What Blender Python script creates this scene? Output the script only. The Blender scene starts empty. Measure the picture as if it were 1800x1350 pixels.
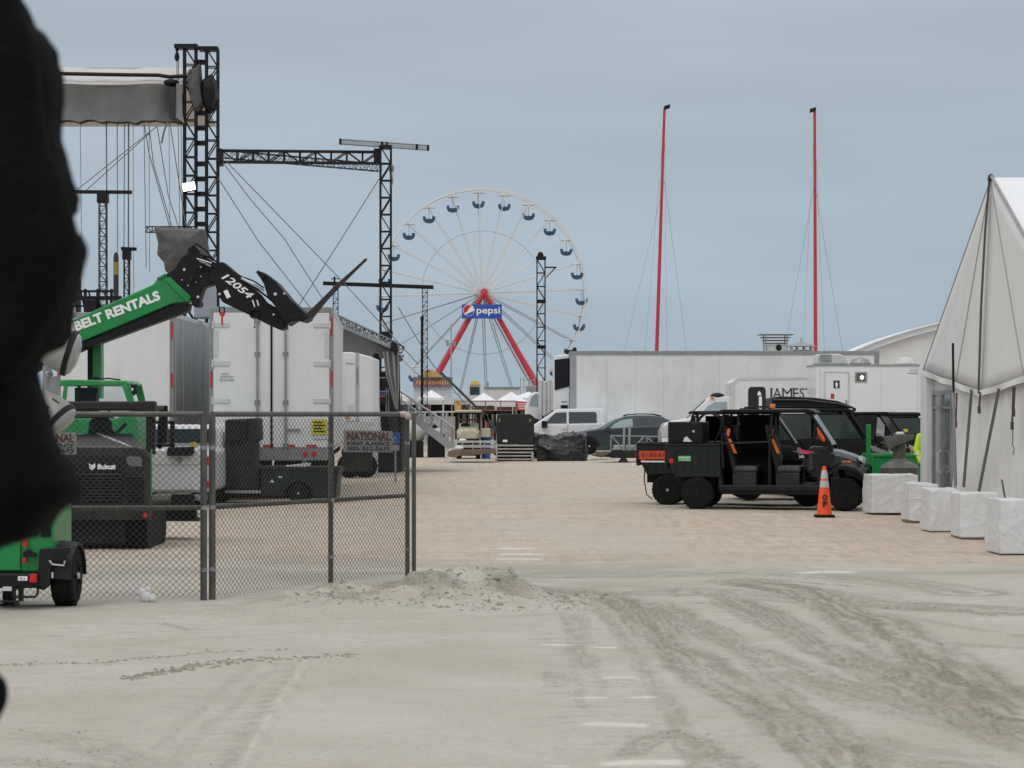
import bpy, bmesh, math, random
import numpy as np
from mathutils import Vector, Matrix

# ------------------------------------------------------------------ camera, sky, sun, exposure
S = bpy.context.scene
COL = S.collection
EYE, FPX, CX, HY = 1.83, 4000.0, 900.0, 728.0      # eye height; focal length, centre and horizon in photo pixels
cam = bpy.data.cameras.new('camera')
cam.sensor_width = 36.0
cam.lens = 80.0
cam.shift_y = 53 / 1800.0
cam.clip_start = 0.05
cam.clip_end = 6000
cam.dof.use_dof = True
cam.dof.focus_distance = 46.0
cam.dof.aperture_fstop = 7.5
camo = bpy.data.objects.new('camera', cam)
COL.objects.link(camo)
camo.location = (0, 0, EYE)
camo.rotation_euler = (math.radians(90), 0, 0)
S.camera = camo

SUN_EL, SUN_AZ = math.radians(52), math.radians(215)
wd = bpy.data.worlds.new('World')
S.world = wd
wd.use_nodes = True
nt = wd.node_tree
nt.nodes.clear()
N = nt.nodes.new
out = N('ShaderNodeOutputWorld'); bg = N('ShaderNodeBackground')
sky = N('ShaderNodeTexSky'); sky.sky_type = 'NISHITA'; sky.sun_disc = False
sky.sun_elevation = SUN_EL; sky.sun_rotation = SUN_AZ
sky.air_density = 1.0; sky.dust_density = 3.0
tc = N('ShaderNodeTexCoord'); sep = N('ShaderNodeSeparateXYZ')
ramp = N('ShaderNodeValToRGB')
cr = ramp.color_ramp
while len(cr.elements) < 5: cr.elements.new(.5)
for e, (p, c) in zip(cr.elements, [(0, (.385, .48, .565)), (.06, (.4, .492, .572)), (.17, (.42, .488, .556)), (.5, (.86, .88, .92)), (1, (1.2, 1.19, 1.19))]):
    e.position = p; e.color = (*c, 1)
nz = N('ShaderNodeTexNoise'); nz.inputs['Scale'].default_value = 3.2; nz.inputs['Detail'].default_value = 4
mp = N('ShaderNodeMapping'); mp.inputs['Scale'].default_value = (1, 1, 7)
rg = N('ShaderNodeMapRange'); rg.inputs[1].default_value = .3; rg.inputs[2].default_value = .7; rg.inputs[3].default_value = .925; rg.inputs[4].default_value = 1.075
mul = N('ShaderNodeVectorMath'); mul.operation = 'SCALE'
mul2 = N('ShaderNodeVectorMath'); mul2.operation = 'SCALE'; mul2.inputs['Scale'].default_value = 10.0
mix = N('ShaderNodeMix'); mix.data_type = 'RGBA'; mix.inputs[0].default_value = .94
L = nt.links.new
L(tc.outputs['Generated'], sep.inputs[0]); L(sep.outputs['Z'], ramp.inputs[0])
L(tc.outputs['Generated'], mp.inputs[0]); L(mp.outputs[0], nz.inputs['Vector'])
L(nz.outputs[0], rg.inputs[0]); L(ramp.outputs[0], mul.inputs[0]); L(rg.outputs[0], mul.inputs['Scale'])
L(mul.outputs[0], mul2.inputs[0]); L(sky.outputs[0], mix.inputs[6]); L(mul2.outputs[0], mix.inputs[7])
L(mix.outputs[2], bg.inputs[0]); bg.inputs[1].default_value = .1; L(bg.outputs[0], out.inputs[0])
sd = bpy.data.lights.new('sun', 'SUN'); sd.energy = .7; sd.angle = math.radians(25); sd.color = (1, .96, .9)
so = bpy.data.objects.new('sun', sd); COL.objects.link(so)
so.rotation_euler = (math.radians(90) - SUN_EL, 0, math.radians(180) - SUN_AZ)
S.view_settings.view_transform = 'Standard'
S.view_settings.look = 'None'
S.view_settings.exposure = 0.0
S.cycles.max_bounces = 6

random.seed(7)
rng = np.random.default_rng(11)
V = Vector
def gx(px, Y): return (px - CX) * Y / FPX
def gz(py, Y): return EYE - (py - HY) * Y / FPX
def at(px, py, Y): return V((gx(px, Y), Y, gz(py, Y)))
def R(d): return math.radians(d)
def sm(a, b, x):
    t = np.clip((x - a) / (b - a), 0, 1); return t * t * (3 - 2 * t)

# ------------------------------------------------------------------ materials
MATS = {}
def mat(name, col=(.5, .5, .5), rough=.6, metal=0, var=.1, scale=3, bump=0, bscale=30, emis=0, dirt=0, alpha=1, trans=0, coat=0, stretch=None, spec=None):
    if name in MATS: return MATS[name]
    m = bpy.data.materials.new(name); m.use_nodes = True
    t = m.node_tree; b = t.nodes['Principled BSDF']; n = t.nodes.new; l = t.links.new
    b.inputs['Roughness'].default_value = rough; b.inputs['Metallic'].default_value = metal
    b.inputs['Base Color'].default_value = (*col, 1)
    b.inputs['Coat Weight'].default_value = coat
    if spec is not None: b.inputs['Specular IOR Level'].default_value = spec
    if trans: b.inputs['Transmission Weight'].default_value = trans; b.inputs['IOR'].default_value = 1.2
    c = n('ShaderNodeTexCoord'); src = c.outputs['Object']
    if stretch:
        k = n('ShaderNodeMapping'); k.inputs['Scale'].default_value = stretch; l(src, k.inputs[0]); src = k.outputs[0]
    z = n('ShaderNodeTexNoise'); z.inputs['Scale'].default_value = scale; z.inputs['Detail'].default_value = 5; z.inputs['Roughness'].default_value = .62
    l(src, z.inputs['Vector'])
    r = n('ShaderNodeMapRange'); r.inputs[1].default_value = .3; r.inputs[2].default_value = .7; r.inputs[3].default_value = 1 - var; r.inputs[4].default_value = 1 + var
    l(z.outputs[0], r.inputs[0])
    s = n('ShaderNodeVectorMath'); s.operation = 'SCALE'; s.inputs[0].default_value = col; l(r.outputs[0], s.inputs['Scale'])
    last = s.outputs[0]
    if dirt:
        z2 = n('ShaderNodeTexNoise'); z2.inputs['Scale'].default_value = scale * .6; z2.inputs['Detail'].default_value = 8; z2.inputs['Roughness'].default_value = .7
        k2 = n('ShaderNodeMapping'); k2.inputs['Location'].default_value = (5, 3, 8); k2.inputs['Scale'].default_value = (1.5, 1.5, .5)
        l(c.outputs['Object'], k2.inputs[0]); l(k2.outputs[0], z2.inputs['Vector'])
        r2 = n('ShaderNodeMapRange'); r2.inputs[1].default_value = .5; r2.inputs[2].default_value = .75; r2.inputs[3].default_value = 0; r2.inputs[4].default_value = dirt
        l(z2.outputs[0], r2.inputs[0])
        mx = n('ShaderNodeMix'); mx.data_type = 'RGBA'; mx.inputs[7].default_value = (.27, .24, .19, 1)
        l(r2.outputs[0], mx.inputs[0]); l(last, mx.inputs[6]); last = mx.outputs[2]
    l(last, b.inputs['Base Color'])
    if bump:
        z3 = n('ShaderNodeTexNoise'); z3.inputs['Scale'].default_value = bscale; z3.inputs['Detail'].default_value = 4
        l(src, z3.inputs['Vector'])
        bp = n('ShaderNodeBump'); bp.inputs['Strength'].default_value = bump; bp.inputs['Distance'].default_value = .02
        l(z3.outputs[0], bp.inputs['Height']); l(bp.outputs[0], b.inputs['Normal'])
    if emis:
        b.inputs['Emission Color'].default_value = (*col, 1); b.inputs['Emission Strength'].default_value = emis
    MATS[name] = m
    return m
WHITE = mat('white_panel', (.7, .71, .71), .45, var=.05, scale=1.2, dirt=.25)
WHITEC = mat('white_paint', (.7, .71, .72), .3, var=.02, coat=.3)
ALU = mat('aluminium', (.42, .44, .45), .38, .75, var=.16, scale=1.5, dirt=.2, stretch=(1, 1, .4))
GREYM = mat('grey_metal', (.3, .31, .31), .45, .5, var=.15, dirt=.3)
GALV = mat('galvanised_pipe', (.1, .1, .092), .5, .4, var=.2, scale=8, dirt=.3)
WIRE = mat('fence_wire', (.05, .05, .045), .6, .2)
BLACK = mat('black_metal', (.008, .008, .01), .55, .1, var=.3, spec=.3)
DARK = mat('dark_plastic', (.008, .0085, .009), .5, var=.3, scale=6, dirt=.02, spec=.3)
DARKD = mat('dusty_dark_plastic', (.018, .018, .017), .75, var=.4, scale=5, dirt=.13, spec=.3)
RUBBER = mat('rubber', (.008, .008, .008), .85, var=.3, scale=20, bump=.4, bscale=60, dirt=.05, spec=.2)
GREEN = mat('green_paint', (.004, .225, .05), .38, var=.12, scale=2, dirt=.2, coat=.15)
DGREEN = mat('dark_green_paint', (.009, .018, .015), .5, var=.2, dirt=.08, spec=.3)
UGREEN = mat('deep_green_plastic', (.007, .012, .01), .42, var=.25, dirt=.03, spec=.35)
RED = mat('red_paint', (.5, .03, .05), .5, var=.1)
REDL = mat('red_lens', (.55, .012, .02), .25)
ORANGE = mat('orange_plastic', (.85, .09, .01), .5, var=.08)
AMBER = mat('amber_lens', (.75, .2, .02), .3)
YELLOW = mat('yellow_paint', (.6, .48, .06), .6)
BLUE = mat('blue_paint', (.02, .08, .36), .5, var=.06)
GBLUE = mat('gondola_blue', (.03, .1, .2), .5, var=.15)
PGREY = mat('pale_grey_paint', (.55, .56, .56), .5, var=.08)
GLASS = mat('dark_glass', (.025, .035, .04), .08, 0, var=.05, coat=.5)
PGLASS = mat('pale_glass', (.28, .36, .38), .12, var=.1, coat=.5)
CLEAR = mat('clear_glass', (.8, .9, .9), .02, trans=1)
TENT = mat('white_canvas', (.68, .68, .665), .75, var=.04, scale=1.5, bump=.2, bscale=2.5, dirt=.08)
TENTW = mat('white_vinyl_roof', (.74, .75, .77), .6, var=.04, scale=1, bump=.2, bscale=2)
TARPG = mat('grey_tarp', (.2, .2, .2), .85, var=.22, scale=.8, bump=.6, bscale=2, dirt=.15)
TARPD = mat('dark_tarp', (.03, .032, .036), .8, var=.3, scale=1.5, bump=.6, bscale=3)
TARPL = mat('pale_roof_tarp', (.52, .5, .48), .8, var=.06, scale=.7, bump=.3, bscale=2)
CABLE = mat('steel_cable', (.14, .15, .16), .6)
WRAP = mat('white_plastic_wrap', (.66, .67, .675), .42, var=.06, scale=3, bump=.35, bscale=12, coat=.15, dirt=.12)
WOOD = mat('weathered_wood', (.16, .12, .08), .85, var=.3, scale=4, bump=.5)
SLAT = mat('pale_slat', (.4, .39, .37), .7, var=.2)
BWRAP = mat('black_plastic_wrap', (.02, .02, .022), .3, var=.4, scale=4, bump=1, bscale=9)
CLOTH = mat('black_cloth', (.006, .006, .0058), .95, spec=.08, var=.4, scale=6, bump=.6, bscale=50)
TROUS = mat('dark_trouser_cloth', (.006, .006, .008), .95, spec=.1, var=.3, bump=.4, bscale=60)
SKIN = mat('skin', (.45, .27, .19), .5, var=.06)
HAIR = mat('dark_hair', (.02, .014, .01), .6, var=.4, scale=30)
HIVIS = mat('hi_vis_yellow', (.55, .8, .02), .6, var=.06)
REFL = mat('reflective_tape', (.5, .52, .52), .35, .3)
WHT = mat('white_lettering', (.85, .85, .85), .5, var=.02)
BLK = mat('black_lettering', (.01, .01, .012), .6, var=.1)
SIGNW = mat('sign_plate', (.31, .31, .295), .6, var=.2, scale=10, dirt=.4)
MAROON = mat('maroon_lettering', (.15, .035, .04), .7, var=.3, scale=15)
BEIGE = mat('beige_body', (.5, .47, .34), .5, var=.08, dirt=.15)
LAMPON = mat('lit_lamp', (1, .97, .92), emis=9)
LENS = mat('lamp_lens', (.5, .52, .5), .2, coat=.5)
MUDDY = mat('sand_lump', (.27, .25, .205), .95, var=.25, scale=20, bump=.6, bscale=40)
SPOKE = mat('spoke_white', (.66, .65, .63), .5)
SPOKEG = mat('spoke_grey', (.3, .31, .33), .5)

# ------------------------------------------------------------------ mesh builder
WO = {}
def tag(o, label=None, cat=None, group=None, kind=None):
    for k, v in (('label', label), ('category', cat), ('group', group), ('kind', kind)):
        if v: o[k] = v
    return o
def root(name, loc, label, cat, group=None):
    o = bpy.data.objects.new(name, None); COL.objects.link(o)
    o.location = loc; o.empty_display_size = .2
    WO[o.name] = V(loc)
    return tag(o, label, cat, group)
def copy_tree(o, parent=None):
    c = o.copy(); COL.objects.link(c)
    if parent: c.parent = parent
    for ch in list(o.children): copy_tree(ch, c)
    return c
def basis(d, up=(0, 0, 1)):
    d = V(d).normalized(); u = V(up)
    if abs(d.dot(u)) > .98: u = V((0, 1, 0)) if abs(d.y) < .9 else V((1, 0, 0))
    a = d.cross(u).normalized(); b = a.cross(d).normalized()
    return d, a, b
class MB:
    def __init__(s): s.v = []; s.f = []
    def add(s, vs, fs):
        n = len(s.v); s.v += [tuple(v) for v in vs]; s.f += [tuple(i + n for i in f) for f in fs]; return s
    def box(s, x0, x1, y0, y1, z0, z1):
        return s.add([(x, y, z) for x in (x0, x1) for y in (y0, y1) for z in (z0, z1)],
                     [(0, 1, 3, 2), (4, 6, 7, 5), (0, 4, 5, 1), (2, 3, 7, 6), (0, 2, 6, 4), (1, 5, 7, 3)])
    def obb(s, c, a, b, d):
        c, a, b, d = V(c), V(a), V(b), V(d)
        return s.add([c + i * a + j * b + k * d for i in (-1, 1) for j in (-1, 1) for k in (-1, 1)],
                     [(0, 1, 3, 2), (4, 6, 7, 5), (0, 4, 5, 1), (2, 3, 7, 6), (0, 2, 6, 4), (1, 5, 7, 3)])
    def beam(s, p, q, w, h=None, up=(0, 0, 1)):
        h = h or w; p, q = V(p), V(q); d, a, b = basis(q - p, up)
        return s.obb((p + q) / 2, (q - p) / 2, a * w / 2, b * h / 2)
    def tube(s, p, q, r, n=8, r2=None):
        p, q = V(p), V(q); r2 = r if r2 is None else r2
        d, a, b = basis(q - p)
        vs = []
        for c, rr in ((p, r), (q, r2)):
            for i in range(n):
                t = 2 * math.pi * (i + .5) / n; vs.append(c + a * (rr * math.cos(t)) + b * (rr * math.sin(t)))
        fs = [(i, (i + 1) % n, n + (i + 1) % n, n + i) for i in range(n)] + [tuple(range(n))[::-1], tuple(range(n, 2 * n))]
        return s.add(vs, fs)
    def path(s, pts, r, n=6, closed=False):
        pts = [V(p) for p in pts]; m = len(pts); vs = []
        for k, p in enumerate(pts):
            a0 = pts[(k - 1) % m] if (k > 0 or closed) else p
            b0 = pts[(k + 1) % m] if (k < m - 1 or closed) else p
            d, a, b = basis(b0 - a0)
            for i in range(n):
                t = 2 * math.pi * i / n; vs.append(p + a * (r * math.cos(t)) + b * (r * math.sin(t)))
        fs = []
        for k in range(m if closed else m - 1):
            k2 = (k + 1) % m
            fs += [(k * n + i, k * n + (i + 1) % n, k2 * n + (i + 1) % n, k2 * n + i) for i in range(n)]
        if not closed: fs += [tuple(range(n))[::-1], tuple(range((m - 1) * n, m * n))]
        return s.add(vs, fs)
    def prism(s, poly, a, b, axis='y'):
        n = len(poly)
        def P(u, w, t): return {'y': (u, t, w), 'x': (t, u, w), 'z': (u, w, t)}[axis]
        vs = [P(u, w, a) for u, w in poly] + [P(u, w, b) for u, w in poly]
        return s.add(vs, [(i, (i + 1) % n, n + (i + 1) % n, n + i) for i in range(n)] + [tuple(range(n))[::-1], tuple(range(n, 2 * n))])
    def lathe(s, prof, c=(0, 0, 0), axis=(0, 0, 1), n=24):
        c = V(c); d, a, b = basis(axis); vs = []
        for r, h in prof:
            for i in range(n):
                t = 2 * math.pi * i / n; vs.append(c + d * h + a * (r * math.cos(t)) + b * (r * math.sin(t)))
        m = len(prof)
        fs = [(k * n + i, k * n + (i + 1) % n, (k + 1) * n + (i + 1) % n, (k + 1) * n + i) for k in range(m - 1) for i in range(n)]
        return s.add(vs, fs + [tuple(range(n))[::-1], tuple(range((m - 1) * n, m * n))])
    def ell(s, c, rx, ry=None, rz=None, n=14, m=9, M=None):
        ry = ry or rx; rz = rz or rx; vs = []
        for k in range(m + 1):
            th = math.pi * (k + .02) / (m + .04)
            for i in range(n):
                t = 2 * math.pi * i / n
                p = V((rx * math.sin(th) * math.cos(t), ry * math.sin(th) * math.sin(t), rz * math.cos(th)))
                if M: p = M @ p
                vs.append(V(c) + p)
        fs = [(k * n + i, k * n + (i + 1) % n, (k + 1) * n + (i + 1) % n, (k + 1) * n + i) for k in range(m) for i in range(n)]
        return s.add(vs, fs + [tuple(range(n)), tuple(range(m * n, m * n + n))[::-1]])
    def caps(s, p, q, r1, r2=None):
        r2 = r2 or r1; s.tube(p, q, r1, 12, r2); s.ell(p, r1, n=12, m=8); return s.ell(q, r2, n=12, m=8)
    def loft(s, rings, cap=True):
        n = len(rings[0]); m = len(rings)
        fs = [(k * n + i, k * n + (i + 1) % n, (k + 1) * n + (i + 1) % n, (k + 1) * n + i) for k in range(m - 1) for i in range(n)]
        if cap: fs += [tuple(range(n))[::-1], tuple(range((m - 1) * n, m * n))]
        return s.add([p for r in rings for p in r], fs)
    def grid(s, fn, nu, nv):
        return s.add([fn(i / nu, j / nv) for j in range(nv + 1) for i in range(nu + 1)],
                     [(j * (nu + 1) + i, j * (nu + 1) + i + 1, (j + 1) * (nu + 1) + i + 1, (j + 1) * (nu + 1) + i) for j in range(nv) for i in range(nu)])
    def truss(s, p, q, w, bays, rc, rb, d=None, side=(0, 1, 0), hz=True):
        p, q = V(p), V(q); d = d or w; ax = (q - p).normalized()
        b = V(side); b = (b - ax * ax.dot(b)).normalized(); a = ax.cross(b).normalized()
        cn = [a * (w / 2) * i + b * (d / 2) * j for i, j in ((-1, -1), (1, -1), (1, 1), (-1, 1))]
        for c in cn: s.tube(p + c, q + c, rc, 4)
        for k in range(bays + 1):
            c0 = p.lerp(q, k / bays)
            for i in range(4):
                j = (i + 1) % 4
                if hz: s.tube(c0 + cn[i], c0 + cn[j], rb, 4)
                if k < bays:
                    c1 = p.lerp(q, (k + 1) / bays)
                    if (k + i // 2) % 2: s.tube(c0 + cn[i], c1 + cn[j], rb, 4)
                    else: s.tube(c0 + cn[j], c1 + cn[i], rb, 4)
        return s
    def map(s, fn): s.v = [tuple(fn(*v)) for v in s.v]; return s
    def build(s, name, m, parent=None, smooth=False, bevel=0, seg=2, remesh=0, subd=0, origin=None):
        me = bpy.data.meshes.new(name)
        if parent is not None: o0 = WO[parent.name]
        elif origin is not None: o0 = V(origin)
        else:
            A = np.array(s.v); o0 = V(((A[:, 0].min() + A[:, 0].max()) / 2, (A[:, 1].min() + A[:, 1].max()) / 2, A[:, 2].min()))
        me.from_pydata([tuple(V(v) - o0) for v in s.v], [], s.f)
        b = bmesh.new(); b.from_mesh(me); bmesh.ops.recalc_face_normals(b, faces=b.faces); b.to_mesh(me); b.free()
        me.materials.append(m)
        o = bpy.data.objects.new(name, me); COL.objects.link(o)
        if parent is not None: o.parent = parent
        else: o.location = o0
        WO[o.name] = o0
        if smooth: me.polygons.foreach_set('use_smooth', [True] * len(me.polygons))
        if remesh:
            k = o.modifiers.new('r', 'REMESH'); k.mode = 'VOXEL'; k.voxel_size = remesh; k.use_smooth_shade = True
            k = o.modifiers.new('s', 'SMOOTH'); k.iterations = 4; k.factor = .5
        if subd:
            k = o.modifiers.new('s', 'SUBSURF'); k.levels = k.render_levels = subd
        if bevel:
            k = o.modifiers.new('b', 'BEVEL'); k.width = bevel; k.segments = seg; k.limit_method = 'ANGLE'; k.angle_limit = R(35)
            if not smooth:
                k.harden_normals = False
        return o
def text(body, name, m, parent, o, r, u, w, h, ext=.006, bold=.012, shear=0):
    cu = bpy.data.curves.new('t', 'FONT'); cu.body = body; cu.extrude = .5; cu.offset = bold; cu.shear = shear; cu.resolution_u = 3
    ob = bpy.data.objects.new('t', cu); COL.objects.link(ob)
    me = bpy.data.meshes.new_from_object(ob)
    vs = [v.co.copy() for v in me.vertices]; fs = [tuple(p.vertices) for p in me.polygons]
    bpy.data.objects.remove(ob); bpy.data.curves.remove(cu); bpy.data.meshes.remove(me)
    x0, x1 = min(v.x for v in vs), max(v.x for v in vs); y0, y1 = min(v.y for v in vs), max(v.y for v in vs)
    r, u = V(r).normalized(), V(u).normalized(); n = r.cross(u)
    b = MB(); b.add([V(o) + r * ((v.x - x0) / (x1 - x0) * w) + u * ((v.y - y0) / (y1 - y0) * h) + n * (v.z * ext) for v in vs], fs)
    return b.build(name, m, parent)
X_, Z_ = (1, 0, 0), (0, 0, 1)
def pp(pts, Y): return [(gx(a, Y), gz(b, Y)) for a, b in pts]

# ------------------------------------------------------------------ ground
VT = {}
def vnoise(x, y, seed):
    if seed not in VT: VT[seed] = np.random.default_rng(seed).random((256, 256))
    T = VT[seed]
    xi = np.floor(x).astype(int); yi = np.floor(y).astype(int); fx = x - xi; fy = y - yi
    fx = fx * fx * (3 - 2 * fx); fy = fy * fy * (3 - 2 * fy)
    g = lambda a, b: T[a % 256, b % 256]
    return (g(xi, yi) * (1 - fx) + g(xi + 1, yi) * fx) * (1 - fy) + (g(xi, yi + 1) * (1 - fx) + g(xi + 1, yi + 1) * fx) * fy - .5
def fbm(x, y, seed, o=4):
    return sum(vnoise(x * 2 ** k + 7 * k, y * 2 ** k, seed + k) / 2 ** k for k in range(o))
def pxy(px, py): Y = FPX * EYE / (py - HY); return (px - CX) * Y / FPX, Y
def seg_d(x, y, pts):
    """distance to a polyline, and the parameter along it"""
    best = np.full(x.shape, 1e9); par = np.zeros(x.shape)
    n = len(pts) - 1
    for k in range(n):
        ax, ay = pts[k]; bx, by = pts[k + 1]; dx, dy = bx - ax, by - ay
        t = np.clip(((x - ax) * dx + (y - ay) * dy) / (dx * dx + dy * dy), 0, 1)
        d = np.hypot(x - ax - t * dx, y - ay - t * dy); m = d < best
        best = np.where(m, d, best); par = np.where(m, (k + t) / n, par)
    return best, par
# tracks of churned damp sand: photo points on the ground, half width in metres, strength
TR = [([(1060, 1045), (1115, 1071), (1178, 1133), (1263, 1195), (1349, 1238), (1430, 1300), (1500, 1350)], .24, .9),
      ([(1150, 1060), (1201, 1083), (1294, 1133), (1372, 1164), (1440, 1195), (1590, 1228), (1700, 1262)], .2, .75),
      ([(1250, 1040), (1349, 1079), (1423, 1125), (1528, 1172), (1644, 1219), (1722, 1262), (1800, 1293)], .22, .85),
      ([(1300, 1020), (1411, 1038), (1528, 1093), (1606, 1145), (1683, 1190), (1800, 1255)], .36, 1.0),
      ([(840, 1035), (960, 1040), (1100, 1045), (1240, 1040), (1420, 1052), (1560, 1062), (1800, 1075)], .55, .75),
      ([(880, 1008), (1100, 1010), (1300, 1005), (1480, 1012), (1700, 1040)], .5, .6),
      ([(1000, 1080), (1010, 1110), (1015, 1140), (1035, 1175)], .09, .5),
      ([(1100, 1320), (1180, 1280), (1230, 1300), (1300, 1345)], .1, .7),
      ([(1600, 1160), (1680, 1130), (1800, 1140)], .12, .5),
      ([(1450, 1340), (1520, 1320), (1640, 1345), (1700, 1350)], .16, .6),
      ([(905, 1195), (945, 1185), (985, 1200)], .13, .45),
      ([(60, 1290), (150, 1300), (260, 1340)], .16, .35),
      ([(0, 1330), (120, 1340), (240, 1350)], .12, .5),
      ([(270, 1092), (330, 1102)], .05, .6),
      ([(985, 1075), (996, 1110), (1000, 1150), (1012, 1200), (1030, 1240)], .035, .35), ([(1022, 1078), (1030, 1110), (1034, 1150), (1046, 1190), (1064, 1225)], .035, .3),
      ([(0, 1122), (200, 1112), (420, 1098), (640, 1085), (860, 1082), (1000, 1076)], .04, .3), ([(0, 1140), (240, 1128), (480, 1112), (700, 1104), (960, 1105)], .04, .22),
      ([(500, 1350), (560, 1270), (600, 1215), (622, 1170)], .03, .15), ([(300, 1350), (380, 1270), (440, 1210), (480, 1165)], .04, .25), ([(240, 1350), (330, 1265), (400, 1205), (440, 1165)], .04, .25),
      ([(1230, 1350), (1180, 1250), (1130, 1170), (1090, 1110), (1040, 1060)], .07, .55), ([(1560, 1350), (1420, 1240), (1330, 1170), (1250, 1110), (1180, 1065)], .08, .6),
      ([(1800, 1330), (1640, 1245), (1500, 1180), (1380, 1120), (1260, 1060)], .07, .6), ([(1800, 1220), (1660, 1165), (1540, 1115), (1430, 1070)], .08, .6), ([(1800, 1120), (1680, 1100), (1560, 1080), (1400, 1062)], .06, .5),
      ([(1230, 1022), (1330, 1018), (1430, 1024), (1500, 1032)], .06, .9), ([(1560, 1068), (1620, 1064), (1690, 1070), (1740, 1082)], .07, 1.1), ([(1000, 1056), (1120, 1060), (1260, 1062), (1360, 1066)], .05, .8),
      ([(900, 1030), (980, 1050), (1010, 1065)], .05, .7),
      ([(1380, 1180), (1520, 1235), (1660, 1270), (1800, 1320)], .14, .45), ([(1300, 1210), (1420, 1270), (1560, 1310), (1700, 1330)], .12, .4), ([(1480, 1150), (1600, 1200), (1720, 1262), (1800, 1300)], .1, .9),
      ([(1050, 1030), (1300, 1042), (1500, 1050)], .45, .5), ([(620, 1000), (760, 992), (900, 996)], .12, .5)]
LUMPS = [([(0, 1168), (90, 1163), (180, 1161), (270, 1152), (360, 1145), (500, 1142)], .05), ([(228, 1192), (290, 1180), (340, 1170), (400, 1163), (500, 1158), (620, 1150)], .09)]
RIDGE = [pxy(a, b) for a, b in [(536, 1165), (505, 1215), (470, 1270), (425, 1350), (400, 1400)]]
MOUND = [(gx(330, 21.6), 21.6, .03), (gx(450, 21.9), 21.9, .07), (gx(570, 22.4), 22.4, .15), (gx(690, 22.7), 22.7, .19), (gx(800, 23.0), 23.0, .25), (gx(845, 23.2), 23.2, .27), (gx(900, 23.2), 23.2, .16), (gx(965, 23.0), 23.0, .03)]
def height(x, y):
    x = np.asarray(x, float); y = np.asarray(y, float)
    h = .95 * (1 - sm(4, 9.5, y)) + .16 * sm(55, 88, y)
    near = 1 - sm(60, 120, y)
    h = h + near * (.035 * fbm(x * .35, y * .35, 3, 3) * sm(5, 14, y) + .012 * fbm(x * 2.2, y * 2.2, 9, 4) * sm(8, 11, y))
    zt = np.interp(x, [m[0] for m in MOUND], [m[2] for m in MOUND], left=0, right=0)
    yt = np.interp(x, [m[0] for m in MOUND], [m[1] for m in MOUND])
    dy = (y - yt); prof = np.where(dy < 0, 1 - sm(0, 2.1, -dy), 1 - sm(0, .75, dy))
    lump = 1 + .6 * fbm(x * 2.6, y * 2.2, 21, 4)
    h = h + zt * prof * lump + .09 * np.clip(zt * 6, 0, 1) * prof * fbm(x * 6, y * 5, 5, 4)
    for pts, w, s in TR:
        d, t = seg_d(x, y, [pxy(a, b) for a, b in pts])
        k = (1 - sm(w * .4, w * 1.3, d)) * s
        h = h + k * (.022 * fbm(x * 9, y * 9, 31, 3) + .022 * fbm(t * 26, d / w * 3 + len(pts), 33, 3) - .008)
    d, t = seg_d(x, y, RIDGE); h = h + .02 * np.exp(-(d / .035) ** 2) * (1 + 2 * fbm(x * 9, y * 9, 8, 2))
    # bank the generator trailer stands behind
    h = h + .05 * np.exp(-((y - 21.2) / .6) ** 2) * (1 - sm(-3.4, -2.6, x))
    return h
GHC = {}
def gh(x, y):
    k = (round(x, 2), round(y, 2))
    if k not in GHC: GHC[k] = float(height(np.array([x]), np.array([y]))[0])
    return GHC[k]
def dense(lo, hi, st, outl, g=1.25):
    a = list(np.arange(lo, hi, st)); s = st; p = lo; pre = []
    while p > outl[0]: s *= g; p -= s; pre.append(p)
    s = st; p = a[-1]; post = []
    while p < outl[1]: s *= g; p += s; post.append(p)
    return np.array(pre[::-1] + a + post)
xs = dense(-6.3, 6.5, .032, (-2500, 2500), 1.12)
ys = [-40., -10., 0., 3., 5., 7., 9.]
y = 10.5
while y < 60: ys.append(y); y += max(.03, .03 * (y / 14) ** 1.7)
while y < 4500: ys.append(y); y *= 1.06
ys = np.array(ys)
XX, YY = np.meshgrid(xs, ys)
ZZ = height(XX, YY)
nx, ny = len(xs), len(ys)
me = bpy.data.meshes.new('sand_ground')
me.vertices.add(nx * ny)
me.vertices.foreach_set('co', np.stack([XX, YY, ZZ], -1).reshape(-1))
ii = (np.arange(ny - 1)[:, None] * nx + np.arange(nx - 1)[None, :]).reshape(-1)
qd = np.stack([ii, ii + 1, ii + nx + 1, ii + nx], -1)
me.loops.add(qd.size); me.loops.foreach_set('vertex_index', qd.reshape(-1))
me.polygons.add(len(qd)); me.polygons.foreach_set('loop_start', np.arange(len(qd)) * 4)
me.polygons.foreach_set('use_smooth', np.ones(len(qd), bool)); me.update(calc_edges=True)
# damp churned sand, pinkish crushed shell, pale scraped streaks: stains in the sand itself
wx = XX + .07 * fbm(XX * 1.7, YY * 1.7, 77, 4); wy = YY + .16 * fbm(XX * 1.3, YY * 1.3, 78, 4)
damp = np.zeros_like(XX)
for pts, w, s in TR:
    d, t = seg_d(wx, wy, [pxy(a, b) for a, b in pts])
    f = np.clip(fbm(t * 9, d / w * 6 + len(pts), 40, 4) * 1.3 + fbm(XX * 9, YY * 9, 44, 3) * .5 + .72, .15, 1.15)
    damp = np.maximum(damp, (1 - sm(w * .75, w * 1.3, d)) * s * f * sm(0, .05, t + .03) )
zt = np.interp(XX, [m[0] for m in MOUND], [m[2] for m in MOUND], left=0, right=0)
yt = np.interp(XX, [m[0] for m in MOUND], [m[1] for m in MOUND])
dy = YY - yt
damp = np.maximum(damp, np.clip(zt * 6, 0, .95) * (1 - sm(.1, 1.3, np.abs(dy + .4))) * np.clip(fbm(XX * 2.6, YY * 2.6, 61, 4) * 2.4 + .42, 0, 1))
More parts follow.
